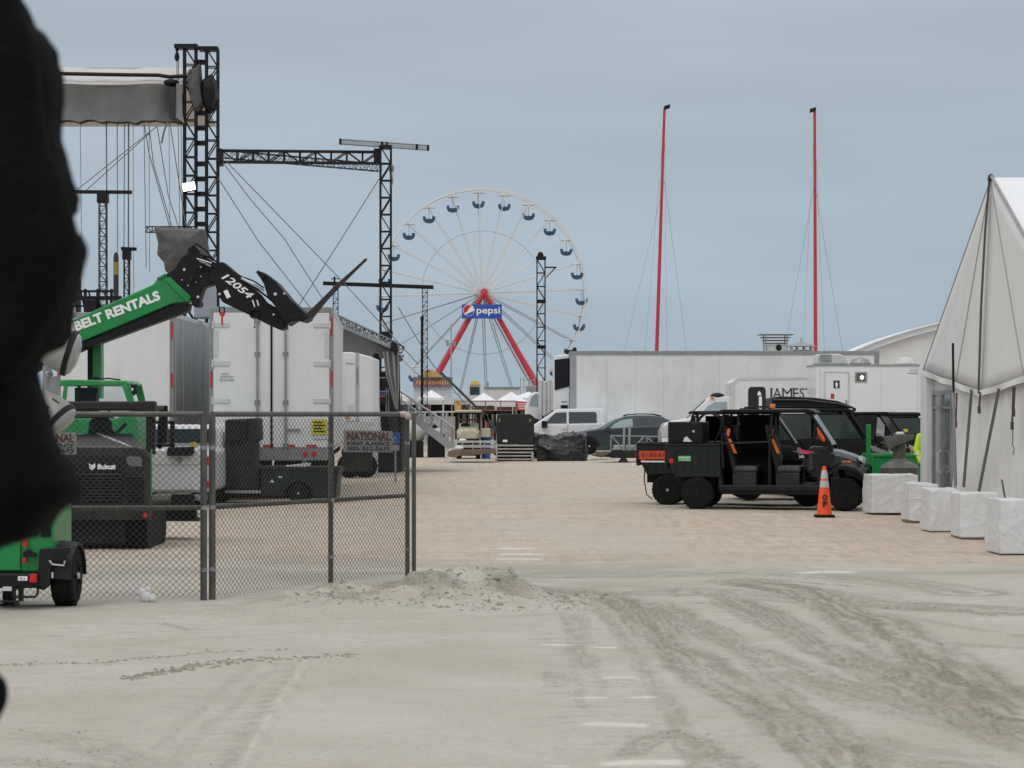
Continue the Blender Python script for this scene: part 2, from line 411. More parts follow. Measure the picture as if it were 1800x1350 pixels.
damp = np.maximum(damp, .42 * sm(24, 26, YY) * (1 - sm(28, 31, YY)) * np.clip(fbm(XX * .8, YY * 1.6, 62, 4) * 1.8 + .55, 0, 1))
damp = np.maximum(damp, .3 * (1 - sm(.3, .7, np.abs(YY - 61 - .1 * XX))) * sm(1.5, 4, XX))
for pts, w in LUMPS:
    d, t = seg_d(XX, YY, [pxy(a, b) for a, b in pts]); damp = np.maximum(damp, (1 - sm(w * .4, w, d)) * .55 * np.clip(fbm(XX * 8, YY * 8, 66, 3) * 2 + .5, 0, 1))
tan = sm(27.0, 29.0, YY + 1.2 * fbm(XX * .8, YY * .4, 55, 3)) * (1 - sm(130, 170, YY)) * (.62 + .75 * fbm(XX * .25, YY * .12, 50, 3)) + .45 * sm(1.2, 3.2, XX) * sm(27, 31, YY) * (1 - sm(38, 45, YY))
salt = np.zeros_like(XX)
STR = [(1000, 1070, 1225, 2), (1020, 1142, 1270, 4), (1050, 1205, 1336, 5), (1100, 1160, 1226, 1.6), (950, 1010, 1132, 1.5), (1035, 1085, 1137, 1.5), (1060, 1120, 1192, 1.5), (960, 1000, 1340, 2), (760, 850, 1345, 2), (1700, 1800, 1090, 1.4), (1745, 1800, 1113, 1.2)]
r2 = random.Random(3)
for k in range(13): y0 = 872 + k * 9.2; STR.append((850 + k * 2 + r2.uniform(-8, 8), 905 + k * 4.5 + r2.uniform(-6, 10), y0, .9 + k * .06))
for k in range(13): y0 = 905 + k * 8.4; STR.append((1285 + k * 9 + r2.uniform(-12, 12), 1380 + k * 10 + r2.uniform(-10, 10), y0, .8 + k * .06))
for k in range(11): y0 = 905 + k * 8.5; STR.append((770 + r2.uniform(-10, 5), 800 + r2.uniform(-4, 14), y0, .9))
for a, b, yy, hh in STR:
    x0, y0 = pxy(a, yy); x1, _ = pxy(b, yy); ya = pxy(a, yy + hh)[1]
    hw = max((y0 - ya), .03)
    salt = np.maximum(salt, (1 - sm(.7, 1.15, np.abs(XX - (x0 + x1) / 2) / ((x1 - x0) / 2))) * (1 - sm(.5, 1.2, np.abs(YY - y0 + .05 * vnoise(XX * 4, YY, 90)) / hw)) * ((.45 if hh < 1.5 else 1.0) * np.clip((.55 if hh < 1.5 else .9) + (1.6 if hh < 1.5 else .8) * fbm(XX * 6, YY * 9, 93, 3), 0, 1)))
d, t = seg_d(XX, YY, RIDGE)
salt = np.maximum(salt, .36 * np.exp(-(d / .022) ** 2) * np.clip(.8 + 1.5 * fbm(XX * 5, YY * 5, 98, 3), 0, 1))
d2, t = seg_d(XX + .09, YY, RIDGE); damp = np.maximum(damp, .5 * np.exp(-(d2 / .06) ** 2) * np.clip(.5 + 2 * fbm(XX * 9, YY * 9, 97, 3), 0, 1))
smooth_pad = ((XX - np.interp(YY, [p[1] for p in RIDGE][::-1], [p[0] for p in RIDGE][::-1])) > 0) & (YY < 16.8) & (XX < .2)
damp = np.where(smooth_pad, damp * .3, damp)
rough = np.where(smooth_pad, .25, 1.0) * (1 - sm(40, 90, YY) * .6)
for nm, a in (('damp', damp), ('tan', np.clip(tan, 0, 1)), ('salt', salt), ('rough', rough)):
    at_ = me.attributes.new(nm, 'FLOAT', 'POINT'); at_.data.foreach_set('value', a.reshape(-1).astype(np.float32))
m = bpy.data.materials.new('beach_sand'); m.use_nodes = True
t = m.node_tree; b = t.nodes['Principled BSDF']; n = t.nodes.new; l = t.links.new
b.inputs['Roughness'].default_value = .95; b.inputs['Specular IOR Level'].default_value = .15
def attr(nm): a = n('ShaderNodeAttribute'); a.attribute_name = nm; return a.outputs['Fac']
def noise(sc, det=4, ro=.6, st=None):
    c = n('ShaderNodeTexCoord'); src = c.outputs['Object']
    if st: k = n('ShaderNodeMapping'); k.inputs['Scale'].default_value = st; l(src, k.inputs[0]); src = k.outputs[0]
    z = n('ShaderNodeTexNoise'); z.inputs['Scale'].default_value = sc; z.inputs['Detail'].default_value = det; z.inputs['Roughness'].default_value = ro
    l(src, z.inputs['Vector']); return z.outputs[0]
def mr(src, a, b_, c, d_):
    r = n('ShaderNodeMapRange'); r.inputs[1].default_value = a; r.inputs[2].default_value = b_; r.inputs[3].default_value = c; r.inputs[4].default_value = d_; l(src, r.inputs[0]); return r.outputs[0]
def mth(op, a, b_):
    k = n('ShaderNodeMath'); k.operation = op
    for i, x in enumerate((a, b_)):
        if isinstance(x, (int, float)): k.inputs[i].default_value = x
        else: l(x, k.inputs[i])
    return k.outputs[0]
def mixc(f, a, b_):
    k = n('ShaderNodeMix'); k.data_type = 'RGBA'; l(f, k.inputs[0])
    for i, x in ((6, a), (7, b_)):
        if isinstance(x, tuple): k.inputs[i].default_value = (*x, 1)
        else: l(x, k.inputs[i])
    return k.outputs[2]
big = noise(.5, 5, .6); midn = noise(5, 6, .65); fine = noise(60, 3, .6); streak = noise(2.2, 6, .7, (1, 3.2, 1)); tread = noise(9, 4, .6, (1, .12, 1))
c = mixc(mr(big, .35, .65, 0, 1), (.422, .389, .333), (.498, .464, .406))
c = mixc(mth('MULTIPLY', attr('tan'), mr(streak, .3, .7, .7, 1)), c, (.505, .41, .315))
gr = mth('MULTIPLY', mr(midn, .5, .72, 0, .25), attr('rough'))
c = mixc(gr, c, (.30, .285, .245))
dn = noise(34, 6, .75); dm = mth('MULTIPLY', attr('damp'), mr(dn, .36, .62, .38, 1.0))
c = mixc(dm, c, (.208, .188, .15))
sp = mth('MULTIPLY', mr(mth('ADD', streak, mth('MULTIPLY', dn, .4)), .72, .88, 0, .6), mth('MULTIPLY', attr('rough'), mr(big, .4, .62, .2, 1)))
c = mixc(sp, c, (.26, .232, .195))
c = mixc(mth('MULTIPLY', attr('salt'), .62), c, (.74, .70, .62))
ms_ = noise(5, 6, .75, (1, .1, 1)); mk = n('ShaderNodeVectorMath'); mk.operation = 'SCALE'; l(c, mk.inputs[0])
mf = n('ShaderNodeMix'); mf.data_type = 'FLOAT'; l(attr('tan'), mf.inputs[0]); mf.inputs[2].default_value = 1.0; l(mr(ms_, .32, .68, .84, 1.14), mf.inputs[3]); l(mf.outputs[0], mk.inputs['Scale']); c = mk.outputs[0]
xs_ = noise(2.6, 6, .75, (.22, 1, 1)); c = mixc(mth('MULTIPLY', mr(xs_, .52, .66, 0, .55), attr('tan')), c, (.66, .58, .49))
c = mixc(mth('MULTIPLY', mr(tread, .5, .66, 0, .5), attr('tan')), c, (.36, .30, .24))
grain = noise(240, 2, .7); grain2 = noise(26, 5, .75)
gs = mth('MULTIPLY', mr(grain, .3, .7, .86, 1.14), mr(grain2, .3, .7, .88, 1.12))
k = n('ShaderNodeVectorMath'); k.operation = 'SCALE'; l(c, k.inputs[0]); l(gs, k.inputs['Scale']); c = k.outputs[0]
l(c, b.inputs['Base Color'])
hgt = mth('ADD', mth('MULTIPLY', midn, mth('MULTIPLY', mth('ADD', .25, mth('MULTIPLY', attr('damp'), 1.6)), attr('rough'))), mth('ADD', mth('MULTIPLY', fine, .3), mth('MULTIPLY', grain2, .5)))
bp = n('ShaderNodeBump'); bp.inputs['Strength'].default_value = .7; bp.inputs['Distance'].default_value = .03
l(hgt, bp.inputs['Height']); l(bp.outputs[0], b.inputs['Normal'])
me.materials.append(m)
go = bpy.data.objects.new('sand_ground', me); COL.objects.link(go)
tag(go, 'pale beach sand with damp churned tyre tracks and a low scraped mound', 'ground', kind='structure')

def lump(mb, x, y, r, rr):
    r *= .62; s = MB(); s.ell((0, 0, 0), r * rr.uniform(.8, 1.6), r * rr.uniform(.8, 1.5), r * rr.uniform(.5, .9), 7, 5)
    i = min(max(np.searchsorted(xs, x) - 1, 0), nx - 2); j = min(max(np.searchsorted(ys, y) - 1, 0), ny - 2)
    u, v_ = (x - xs[i]) / (xs[i + 1] - xs[i]), (y - ys[j]) / (ys[j + 1] - ys[j])
    z = (ZZ[j, i] * (1 - u) + ZZ[j, i + 1] * u) * (1 - v_) + (ZZ[j + 1, i] * (1 - u) + ZZ[j + 1, i + 1] * u) * v_ - r * .25
    mb.add([(x + a * rr.uniform(.8, 1.2), y + b_ * rr.uniform(.8, 1.2), z + c_ * rr.uniform(.8, 1.2)) for a, b_, c_ in s.v], s.f)
rr = random.Random(5); mb = MB()
for (pts, w), cnt in zip(LUMPS, (110, 260)):
    q = [pxy(a, b_) for a, b_ in pts]
    for k in range(cnt):
        u = rr.random() ** (1.5 if cnt > 200 else 1) * (len(q) - 1); i = int(u); f = u - i
        x = q[i][0] * (1 - f) + q[i + 1][0] * f + rr.gauss(0, w * .45); y_ = q[i][1] * (1 - f) + q[i + 1][1] * f + rr.gauss(0, w * 1.3)
        lump(mb, x, y_, rr.uniform(.006, .022) * (1.7 if cnt > 200 else 1.2), rr)
for k in range(900):
    u = rr.random(); x = MOUND[0][0] + 1.0 + u * (MOUND[-1][0] - MOUND[0][0] - .4); y_ = 21.2 + rr.random() * 2.2
    lump(mb, x, y_, rr.uniform(.008, .03) * (2.2 if rr.random() < .06 else 1), rr)
for k in range(520):
    pts, w, s_ = TR[rr.choice([0, 1, 2, 3, 4, 4, 5, 3, 7, 11, 12])]; q = [pxy(a, b_) for a, b_ in pts]
    u = rr.random() * (len(q) - 1); i = int(u); f = u - i
    lump(mb, q[i][0] * (1 - f) + q[i + 1][0] * f + rr.gauss(0, w * .7), q[i][1] * (1 - f) + q[i + 1][1] * f + rr.gauss(0, w * .7), rr.uniform(.006, .018), rr)
tag(mb.build('sand_clumps', MUDDY), 'small dark crumbs and lumps of damp sand scattered on the ground', 'sand clumps', kind='stuff')

# ------------------------------------------------------------------ far background: ferris wheel, launch towers, booths, marquees
YW = 267.0; HUB = at(848, 515, YW); RW = 180 * YW / FPX
w = root('ferris_wheel', (HUB.x, YW, gh(0, YW)), 'tall white ferris wheel with blue tubs and red A-frame legs', 'ferris wheel')
YAW = R(7)
wa = V((math.cos(YAW), math.sin(YAW), 0)); wn = V((-math.sin(YAW), math.cos(YAW), 0))
def wp(ang, r, off): return HUB + wa * (r * math.sin(ang)) + V((0, 0, 1)) * (r * math.cos(ang)) + wn * off
for off in (-.9, .9):
    mb = MB(); mb.path([wp(2 * math.pi * k / 96, RW + .12, off) for k in range(96)], .08, 5, True)
    mb.build('rim', SPOKE, w)
mb = MB(); mb.path([wp(2 * math.pi * k / 72, RW * .6, -.7) for k in range(72)], .028, 4, True)
mb.build('brace_ring', SPOKEG, w)
for k in range(24):
    a = R(-2.3 + 15 * k)
    mb = MB()
    for o1, o2 in ((-1.1, -.9), (1.1, .9)): mb.tube(wp(a, .4, o1), wp(a, RW + .1, o2), .066, 5, .05)
    mb.tube(wp(a, RW, -.9), wp(a, RW, .9), .05, 4)
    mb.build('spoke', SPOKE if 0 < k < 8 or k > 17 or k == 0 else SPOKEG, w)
    c = wp(a, RW - .25, 0)
    mb = MB(); mb.tube(c + V((0, 0, .1)), c - V((0, 0, 1.75)), .045, 6); g = mb.build('gondola', SPOKE, w)
    MB().lathe([(.01, .16), (.35, .1), (.74, -.02), (.76, -.07), (.01, -.03)], c, n=16).build('canopy', PGREY, g)
    mb = MB()   # round tub with two cut-away entrances
    pr = [(.12, -1.85), (.42, -1.78), (.62, -1.6), (.72, -1.36), (.74, -1.12), (.68, -1.12), (.6, -1.5), (.3, -1.7), (.1, -1.72)]
    mb.lathe(pr[:4] + pr[6:], c, n=18)
    for s0 in (0, math.pi):
        rings = []
        for j in range(7):
            t_ = s0 + R(-55 + 110 * j / 6)
            rings.append([c + V((r_ * math.cos(t_), r_ * math.sin(t_), z_)) for r_, z_ in ((.72, -1.38), (.75, -1.05), (.69, -1.05), (.66, -1.38))])
        mb.loft(rings)
    mb.build('tub', GBLUE, g)
mb = MB(); mb.lathe([(.05, -1.5), (.75, -1.4), (.75, -1.1), (.35, -1), (.35, 1), (.75, 1.1), (.75, 1.4), (.05, 1.5)], HUB, wn, 20)
mb.build('hub', PGREY, w)
MB().lathe([(.02, -2.2), (.42, -2.1), (.42, -1.5), (.02, -1.5)], HUB, wn, 16).build('hub_cap', RED, w)
for off in (-2.0, 2.0):
    for px, py in ((712, 753), (980, 753)):
        p = at(px, py, YW) + wn * off * 1.3; p.z = gh(p.x, p.y)
        q = HUB + wn * off
        mb = MB(); mb.tube(q, p, .26 if off < 0 else .1, 10, .42 if off < 0 else .12)
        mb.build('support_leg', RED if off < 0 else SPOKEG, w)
        if off < 0:
            mb = MB(); mb.tube(q + V((-.5, 0, -1)), p + V((-.62, 0, 0)), .05, 5); mb.build('leg_trim', SPOKE, w)
MB().lathe([(.3, -1.9), (.3, 1.9)], HUB, wn, 12).build('axle', RED, w)
# sign below the hub
YS_ = YW - 3.2
def st(px, py): return at(px, py, YS_)
mb = MB(); p = st(812, 560); q = st(882, 535); mb.box(p.x, q.x, YS_, YS_ + .25, p.z, q.z); sg = mb.build('lit_sign', BLUE, w)
text('pepsi', 'sign_lettering', WHT, sg, st(838, 555) - V((0, .02, 0)), X_, Z_, gx(879, YS_) - gx(838, YS_), gz(540, YS_) - gz(555, YS_), .04, .015)
def disc(cx, cz, r, y, f0, f1, n=40):
    """part of a disc between two wavy lines f0(x) < z < f1(x)"""
    pts = []
    for k in range(n + 1):
        x = -r + 2 * r * k / n; h = math.sqrt(max(r * r - x * x, 0)); pts.append((x, max(-h, min(h, f0(x)))))
    for k in range(n, -1, -1):
        x = -r + 2 * r * k / n; h = math.sqrt(max(r * r - x * x, 0)); pts.append((x, max(-h, min(h, f1(x)))))
    co, si = math.cos(R(22)), math.sin(R(22))
    return MB().prism([(cx + a * co - b_ * si, cz + a * si + b_ * co) for a, b_ in pts], y, y - .03)
gc = st(824, 545.5); gr_ = 9.6 * YS_ / FPX
B9 = 1e3
disc(gc.x, gc.z, gr_ * 1.06, YS_ - .01, lambda x: -B9, lambda x: B9).build('globe_white', WHT, sg)
disc(gc.x, gc.z, gr_ * .96, YS_ - .05, lambda x: .12 + .22 * math.sin(x / gr_ * 2.2), lambda x: B9).build('globe_red', REDL, sg)
disc(gc.x, gc.z, gr_ * .96, YS_ - .05, lambda x: -B9, lambda x: -.3 + .05 * x).build('globe_blue', BLUE, sg)

def tower(name, top, foot, Y, width, bays, rc, rb, label, cat='truss tower', m=BLACK, group=None, d=None):
    p = at(foot[0], foot[1], Y); p.z = gh(p.x, p.y); q = at(top[0], top[1], Y)
    r_ = root(name, p, label, cat, group)
    MB().truss(p, q, width, bays, rc, rb, d=d).build('lattice_mast', m, r_)
    return r_, p, q
for i, (fx, tx, ty, lb) in enumerate(((1150, 1168, 190, 'tall red lattice launch tower, the left one, leaning slightly right'), (1434, 1432, 195, 'tall upright red launch tower above the box truck, the right one'))):
    Y = 250
    p = at(fx, 728, Y); p.z = gh(p.x, Y); q = at(tx, ty, Y)
    r_ = root('launch_tower', p, lb, 'ride tower', 'red launch towers')
    MB().tube(p, q, .24, 8, .15).build('mast', RED, r_)
    mb = MB(); mb.tube(p + V((-.36, 0, 0)), q + V((-.3, 0, -.5)), .025, 4); mb.tube(p + V((.4, 0, 0)), q + V((.28, 0, -9)), .02, 4)
    for k in range(34):
        c = p.lerp(q, (k + .5) / 34); mb.tube(c + V((-.36, 0, 0)), c, .02, 4)
    mb.build('ladder', SPOKE, r_)
    MB().obb(q + V((.28 if i == 0 else -.2, 0, .1)), (.32, 0, .1), (0, .3, 0), (0, 0, .2)).build('pulley_head', BLACK, r_)
    mb = MB()
    for dx in (-5.5, 5): mb.tube(q - V((0, 0, 8)), V((p.x + dx, Y + (4 if dx > 0 else -4), p.z)), .018, 3)
    for dx in (1.6, -1.6): mb.tube(q - V((0, 0, 1)), V((p.x + dx, Y + 2, p.z)), .014, 3)
    mb.build('guy_wires', CABLE, r_)

# timber look-out frame and cupola beyond the long trailer
p = at(1363, 640, 200); r_ = root('lookout_tower', (p.x, 200, gh(0, 200)), 'small open timber look-out tower with stacked platforms above the trailer roof', 'lookout tower')
mb = MB()
for i in (-1, 1):
    for j in (-1, 1): mb.beam((p.x + i * .7, 200 + j * .7, r_.location.z), (p.x + i * .95, 200 + j * .95, gz(588, 200)), .09)
mb.build('frame', GREYM, r_)
for py, hw in ((588, 1.5), (593, 1.3), (598, 1.1), (603, .95)):
    MB().box(p.x - hw, p.x + hw, 199, 201, gz(py + 1, 200), gz(py, 200)).build('platform', WOOD, r_)
mb = MB(); mb.box(p.x - .85, p.x + .85, 199.2, 200.8, gz(616, 200), gz(606, 200)); mb.build('cabin', PGREY, r_)
MB().ell(at(1369, 611, 199.1), .25, .1, .3).build('round_lamp', BLACK, r_)
p = at(1408, 630, 205); r_ = root('cupola_house', (p.x, 205, gh(0, 205)), 'pale house with a small roof cupola showing over the trailer', 'house')
MB().box(p.x - 4, p.x + 5, 205, 211, r_.location.z, gz(640, 205)).build('wall', PGREY, r_)
MB().prism([(p.x - 4.4, gz(640, 205)), (p.x + 5.4, gz(640, 205)), (p.x + .5, gz(618, 205))], 204.8, 211.2).build('roof', GREYM, r_)
mb = MB(); cz = gz(609, 205)
for i in (-1, -.4, .3, 1): mb.box(p.x + i * .9 - .08, p.x + i * .9 + .08, 204.4, 205.5, gz(622, 205), cz)
mb.box(p.x - 1, p.x + 1, 204.7, 205.6, gz(622, 205), gz(615, 205))
c_ = mb.build('cupola', PGREY, r_)
MB().lathe([(1.45, 0), (1.3, .08), (.5, .32), (.06, .42), (.05, .75), (.01, .8)], (p.x, 205, cz), n=14).build('cupola_roof', GREYM, c_)

# kiosk with sign band, booth, container
Y = 225
r_ = root('ride_kiosk', (gx(760, Y), Y, gh(0, Y)), 'white kiosk with a maroon and yellow lettered sign band and peaked crest', 'kiosk')
MB().box(gx(727, Y), gx(792, Y), Y, Y + 5, gh(0, Y), gz(680, Y)).build('wall', mat('lilac_wall', (.5, .5, .55), .7), r_)
sb = MB().box(gx(726, Y), gx(793, Y), Y - .3, Y + 5.3, gz(680, Y), gz(664, Y)).build('sign_band', mat('maroon_band', (.22, .12, .16), .7, var=.5, scale=1.5), r_)
MB().box(gx(725.5, Y), gx(793.5, Y), Y - .35, Y + 5.4, gz(664, Y), gz(662.5, Y)).build('roof_edge', GREYM, r_)
mb = MB(); rr = random.Random(2); x = 732
for k in range(13): mb.box(gx(x, Y), gx(x + 3.2, Y), Y - .36, Y - .3, gz(677 - rr.random() * 2, Y), gz(668 + rr.random() * 2, Y)); x += 4.5
mb.build('scroll_ornament', mat('orange_ornament', (.6, .3, .1), .6, var=.4, scale=8), sb)
MB().prism(pp([(743, 663), (744, 658), (752, 652), (760, 650), (768, 655), (775, 660), (776, 663)], Y), Y - .8, Y - .3).build('crest', mat('faded_yellow', (.42, .33, .1), .7, var=.3, scale=4), r_)
MB().prism(pp([(746, 654), (752, 649), (757, 651), (750, 656)], Y), Y - .86, Y - .8).build('crest_flourish', RED, r_)
Y = 215
r_ = root('ticket_booth', (gx(835, Y), Y, gh(0, Y)), 'narrow ticket booth with dark window and yellow arched top', 'booth')
b0 = MB().box(gx(823, Y), gx(845, Y), Y, Y + 2, gh(0, Y), gz(675, Y)).build('wall', PGREY, r_)
MB().box(gx(826, Y), gx(843, Y), Y - .05, Y, gz(694, Y), gz(680, Y)).build('window', GLASS, r_)
MB().prism(pp([(826, 676), (829, 671), (835, 669), (841, 671), (844, 676)], Y), Y - .2, Y).build('arched_sign', YELLOW, r_)
Y = 190
r_ = root('site_container', (gx(882, Y), Y, gh(0, Y)), 'long grey site container behind the white peaked tents', 'container')
MB().box(gx(851, Y), gx(913, Y), Y, Y + 3, gh(0, Y) + .2, gz(683, Y)).build('body', PGREY, r_, bevel=.05)
MB().box(gx(850, Y), gx(914, Y), Y - .1, Y + 3.1, gz(683, Y), gz(680, Y)).build('roof_rim', GREYM, r_)
MB().tube(at(857, 682, Y), at(857, 672, Y), .12, 6).build('vent_pipe', GREYM, r_)
# clutter at the wheel's right foot
Y = 240
r_ = root('generator_unit', (gx(936, Y), Y, gh(0, Y)), 'tan machinery platform at the foot of the right red leg', 'generator')
MB().box(gx(922, Y), gx(947, Y), Y, Y + 3, gh(0, Y), gz(690, Y)).build('base', mat('tan_metal', (.3, .24, .16), .7, var=.4), r_, bevel=.05)
MB().box(gx(925, Y), gx(946, Y), Y + .5, Y + 2.5, gz(690, Y), gz(678, Y)).build('motor_cover', GREYM, r_, bevel=.05)
mb = MB()
for px in (915, 921, 930, 940): mb.tube((gx(px, Y), Y + 1, gh(0, Y)), (gx(px, Y), Y + 1, gz(662, Y)), .05, 4)
for py in (668, 680): mb.tube(at(915, py, Y + 1), at(940, py, Y + 1), .04, 4)
mb.build('hand_rail', GREYM, r_)
# tall flood-light mast left of the wheel foot
Y = 230
r_ = root('light_mast', (gx(793, Y), Y, gh(0, Y)), 'thin pale mast with a speaker box beside the left red leg', 'mast')
MB().tube((gx(793, Y), Y, gh(0, Y)), at(793, 570, Y), .07, 6).build('pole', SPOKEG, r_)
mb = MB(); mb.box(gx(784, Y), gx(789, Y), Y, Y + .6, gz(608, Y), gz(598, Y)); mb.box(gx(796, Y), gx(801, Y), Y, Y + .6, gz(608, Y), gz(600, Y)); mb.box(gx(784, Y), gx(801, Y), Y + .2, Y + .4, gz(605, Y), gz(604, Y)); mb.build('speaker_box', GREYM, r_)

def canopy(x0, x1, pe, pk, pb, Y, label, depth=None, peak=None):
    """pop-up tent: peaked roof, valance and four legs"""
    xa, xb = gx(x0, Y), gx(x1, Y); d = depth or (xb - xa); g0 = gh((xa + xb) / 2, Y)
    r_ = root('popup_tent', ((xa + xb) / 2, Y, g0), label, 'tent', 'white peaked tents in the distance')
    ze, zk, zb = gz(pe, Y), gz(pk - 2, Y), gz(pb, Y); cx, cy = (xa + xb) / 2, Y + d / 2
    mb = MB(); rg_ = []
    for t_ in (0, .2, .45, .75, .97):
        k = 1 - t_; h = ze + (zk - ze) * (t_ ** 1.05); u = (xb - xa) / 2 * k; v_ = d / 2 * k
        rg_.append([(cx - u, cy - v_, h), (cx + u, cy - v_, h), (cx + u, cy + v_, h), (cx - u, cy + v_, h)])
    mb.loft(rg_); mb.build('roof', TENTW, r_)
    mb = MB(); mb.box(xa, xb, Y - .03, Y, zb, ze); mb.box(xa, xb, Y + d, Y + d + .03, zb, ze); mb.box(xa, xa + .03, Y + .01, Y + d - .01, zb, ze); mb.box(xb - .03, xb, Y + .01, Y + d - .01, zb, ze)
    mb.build('valance', TENTW, r_)
    for a in (xa + .05, xb - .05):
        for c in (Y + .05, Y + d - .05): MB().beam((a, c, g0), (a, c, ze), .06).build('leg', PGREY, r_)
Y = 165
canopy(735, 780, 699, 687, 704, 147, 'white peaked tent in front of the maroon banded kiosk')
canopy(826, 874, 705, 692, 713, 144, 'white peaked tent directly above the golf cart roof')
canopy(869, 928, 706, 690, 715, 141, 'widest white peaked tent behind the mesh fence with the red sign')
canopy(900, 958, 699, 690, 708, 148, 'white peaked tent at the right foot of the ferris wheel')
canopy(684, 718, 696, 685, 705, 146, 'white peaked tent beside the stage curtain')
# long awning of stalls
Y = 150
r_ = root('stall_row', (gx(760, Y), Y, gh(0, Y)), 'long low row of stalls under a dirty white awning', 'market stalls')
mb = MB(); n_ = 14
for k in range(n_):
    a, c = gx(676 + k * 19.5, Y), gx(676 + (k + 1) * 19.5, Y)
    mb.prism([(a, gz(711, Y)), (c, gz(711, Y)), (c, gz(701 - (k % 3), Y)), ((a + c) / 2, gz(699 - (k % 3), Y)), (a, gz(701 - (k % 3), Y))], Y, Y + 3)
mb.build('awning', PGREY, r_)
MB().box(gx(676, Y), gx(950, Y), Y + 1.5, Y + 2.9, gh(0, Y), gz(711, Y)).build('dark_interior', mat('painted_stall_shade', (.03, .02, .018), .9, var=.8, scale=1.2), r_)  # shade under the awning put into the near-black colour
mb = MB(); rr = random.Random(9)
for k in range(26):
    a = 680 + k * 10.2; mb.box(gx(a, Y), gx(a + rr.uniform(3, 8), Y), Y + .9, Y + 1.4, gh(0, Y), gz(727 - rr.random() * 6, Y))
mb.build('counter', mat('mixed_counter', (.22, .2, .18), .8, var=.6, scale=1), r_)
for k in range(8):
    MB().beam((gx(680 + k * 38, Y), Y + .1, gh(0, Y)), (gx(680 + k * 38, Y), Y + .1, gz(710, Y)), .08).build('post', GREYM, r_)
MB().box(gx(750, Y), gx(756, Y), Y - .2, Y - .1, gz(722, Y), gz(712, Y)).build('round_banner', MAROON, r_)
# mesh fence on the rise with orange flag edge and red sign
Y = 118
r_ = root('site_fence', (gx(850, Y), Y, gh(0, Y)), 'tall mesh fence with a rusty frame in front of the white tents', 'fence')
mb = MB(); xa, xb, za, zb = gx(799, Y), gx(907, Y), gz(722, Y), gz(705, Y)
for k in range(5): a = xa + (xb - xa) * k / 4; mb.tube((a, Y, za), (a, Y, zb), .03, 5)
mb.tube((xa, Y, za), (xb, Y, za), .03, 5); mb.tube((xa, Y, zb), (xb, Y, zb), .03, 5)
for px in (806, 853, 907): mb.tube((gx(px, Y), Y + .05, gh(0, Y)), (gx(px, Y), Y + .05, zb), .035, 5)
mb.build('frame', mat('rusty_frame', (.28, .15, .09), .8), r_)
mb = MB(); k = -.5
while k < xb - xa:
    for s_ in (1, -1):
        a, c = max(k, 0), min(k + .5, xb - xa)
        if c > a:
            z1, z2 = (a - k, c - k) if s_ > 0 else (.5 - (a - k), .5 - (c - k)); mb.tube((xa + a, Y, za + z1), (xa + c, Y, za + z2), .006, 3)
    k += .1
mb.build('mesh', mat('rusty_mesh', (.3, .2, .15), .8), r_)
MB().box(gx(799, Y), gx(811, Y), Y - .03, Y - .01, gz(722, Y), gz(705, Y)).build('orange_panel', mat('faded_orange', (.5, .3, .12), .7, var=.4, scale=5), r_)
rs = tag(MB().prism(pp([(907, 705), (930, 706), (924, 721), (909, 721)], Y), Y - .06, Y - .02).build('warning_sign', mat('faded_red', (.55, .06, .07), .6)), 'red hanging warning sign with white lines at the end of the rusty mesh fence', 'sign')
mb = MB()
for k, (a, c) in enumerate(((910, 926), (911, 925), (911, 924), (912, 922))): mb.box(gx(a, Y), gx(c, Y), Y - .065, Y - .06, gz(709.6 + k * 3, Y), gz(708.6 + k * 3, Y))
mb.build('printed_lines', WHT, rs)

# clear-span marquee beyond the trailers
Y = 135
r_ = root('clearspan_marquee', (gx(1600, Y), Y, gh(0, Y)), 'large white curved-roof marquee rising behind the restroom trailer', 'marquee')
arc = [(1476, 630), (1505, 615.5), (1535, 603), (1565, 592.5), (1600, 581.5), (1640, 571), (1700, 556), (1760, 543)]
P = pp(arc, Y)
mb = MB(); mb.loft([[(a, Y - .2, c - .35), (a, Y - .2, c), (a + 1.5, Y + 14, c + .35), (a + 1.5, Y + 14, c - .2)] for a, c in P]); mb.build('roof', TENTW, r_)
mb = MB(); mb.path([(a, Y - .3, c) for a, c in P], .06, 5); mb.path([(a, Y - .3, c - .33) for a, c in P], .05, 5); mb.build('roof_seam', PGREY, r_)
MB().prism([(P[0][0], gh(0, Y))] + [(a, c - .35) for a, c in P] + [(P[-1][0], gh(0, Y))], Y, Y + .2).build('gable_wall', TENT, r_)

# ------------------------------------------------------------------ main stage at the left, towers and goal-post trusses
Y = 100
def gb(px, Y=100): return V((gx(px, Y), Y, gh(gx(px, Y), Y)))
r_ = root('stage_tower', gb(334), 'tall black truss tower carrying the stage roof, left of the pair', 'truss tower', 'stage roof towers')
MB().truss(gb(334.5), at(334.5, 82, Y), .5, 22, .055, .035).build('lattice_mast', BLACK, r_)
mb = MB(); mb.box(gx(308, Y), gx(348, Y), Y - .35, Y + .35, gz(86, Y), gz(79, Y)); mb.build('head_beam', BLACK, r_)
mb = MB(); mb.tube(at(311, 86, Y), at(311, 150, Y), .02, 4); mb.tube(at(313.5, 92, Y), at(313.5, 150, Y), .02, 4); mb.ell(at(311, 100, Y), .11, .11, .2); mb.ell(at(311, 88, Y), .07, .07, .12); mb.build('chain_hoist', BLACK, r_)
r2_ = root('stage_tower', gb(371), 'tall black truss tower with the cross truss joined to it, right of the pair', 'truss tower', 'stage roof towers')
MB().truss(gb(371.5) + V((0, .3, 0)), at(371.5, 84, Y) + V((0, .3, 0)), .5, 22, .055, .035).build('lattice_mast', BLACK, r2_)
MB().box(gx(349, Y), gx(382, Y), Y, Y + .6, gz(88, Y), gz(81, Y)).build('head_beam', BLACK, r2_)
mb = MB()
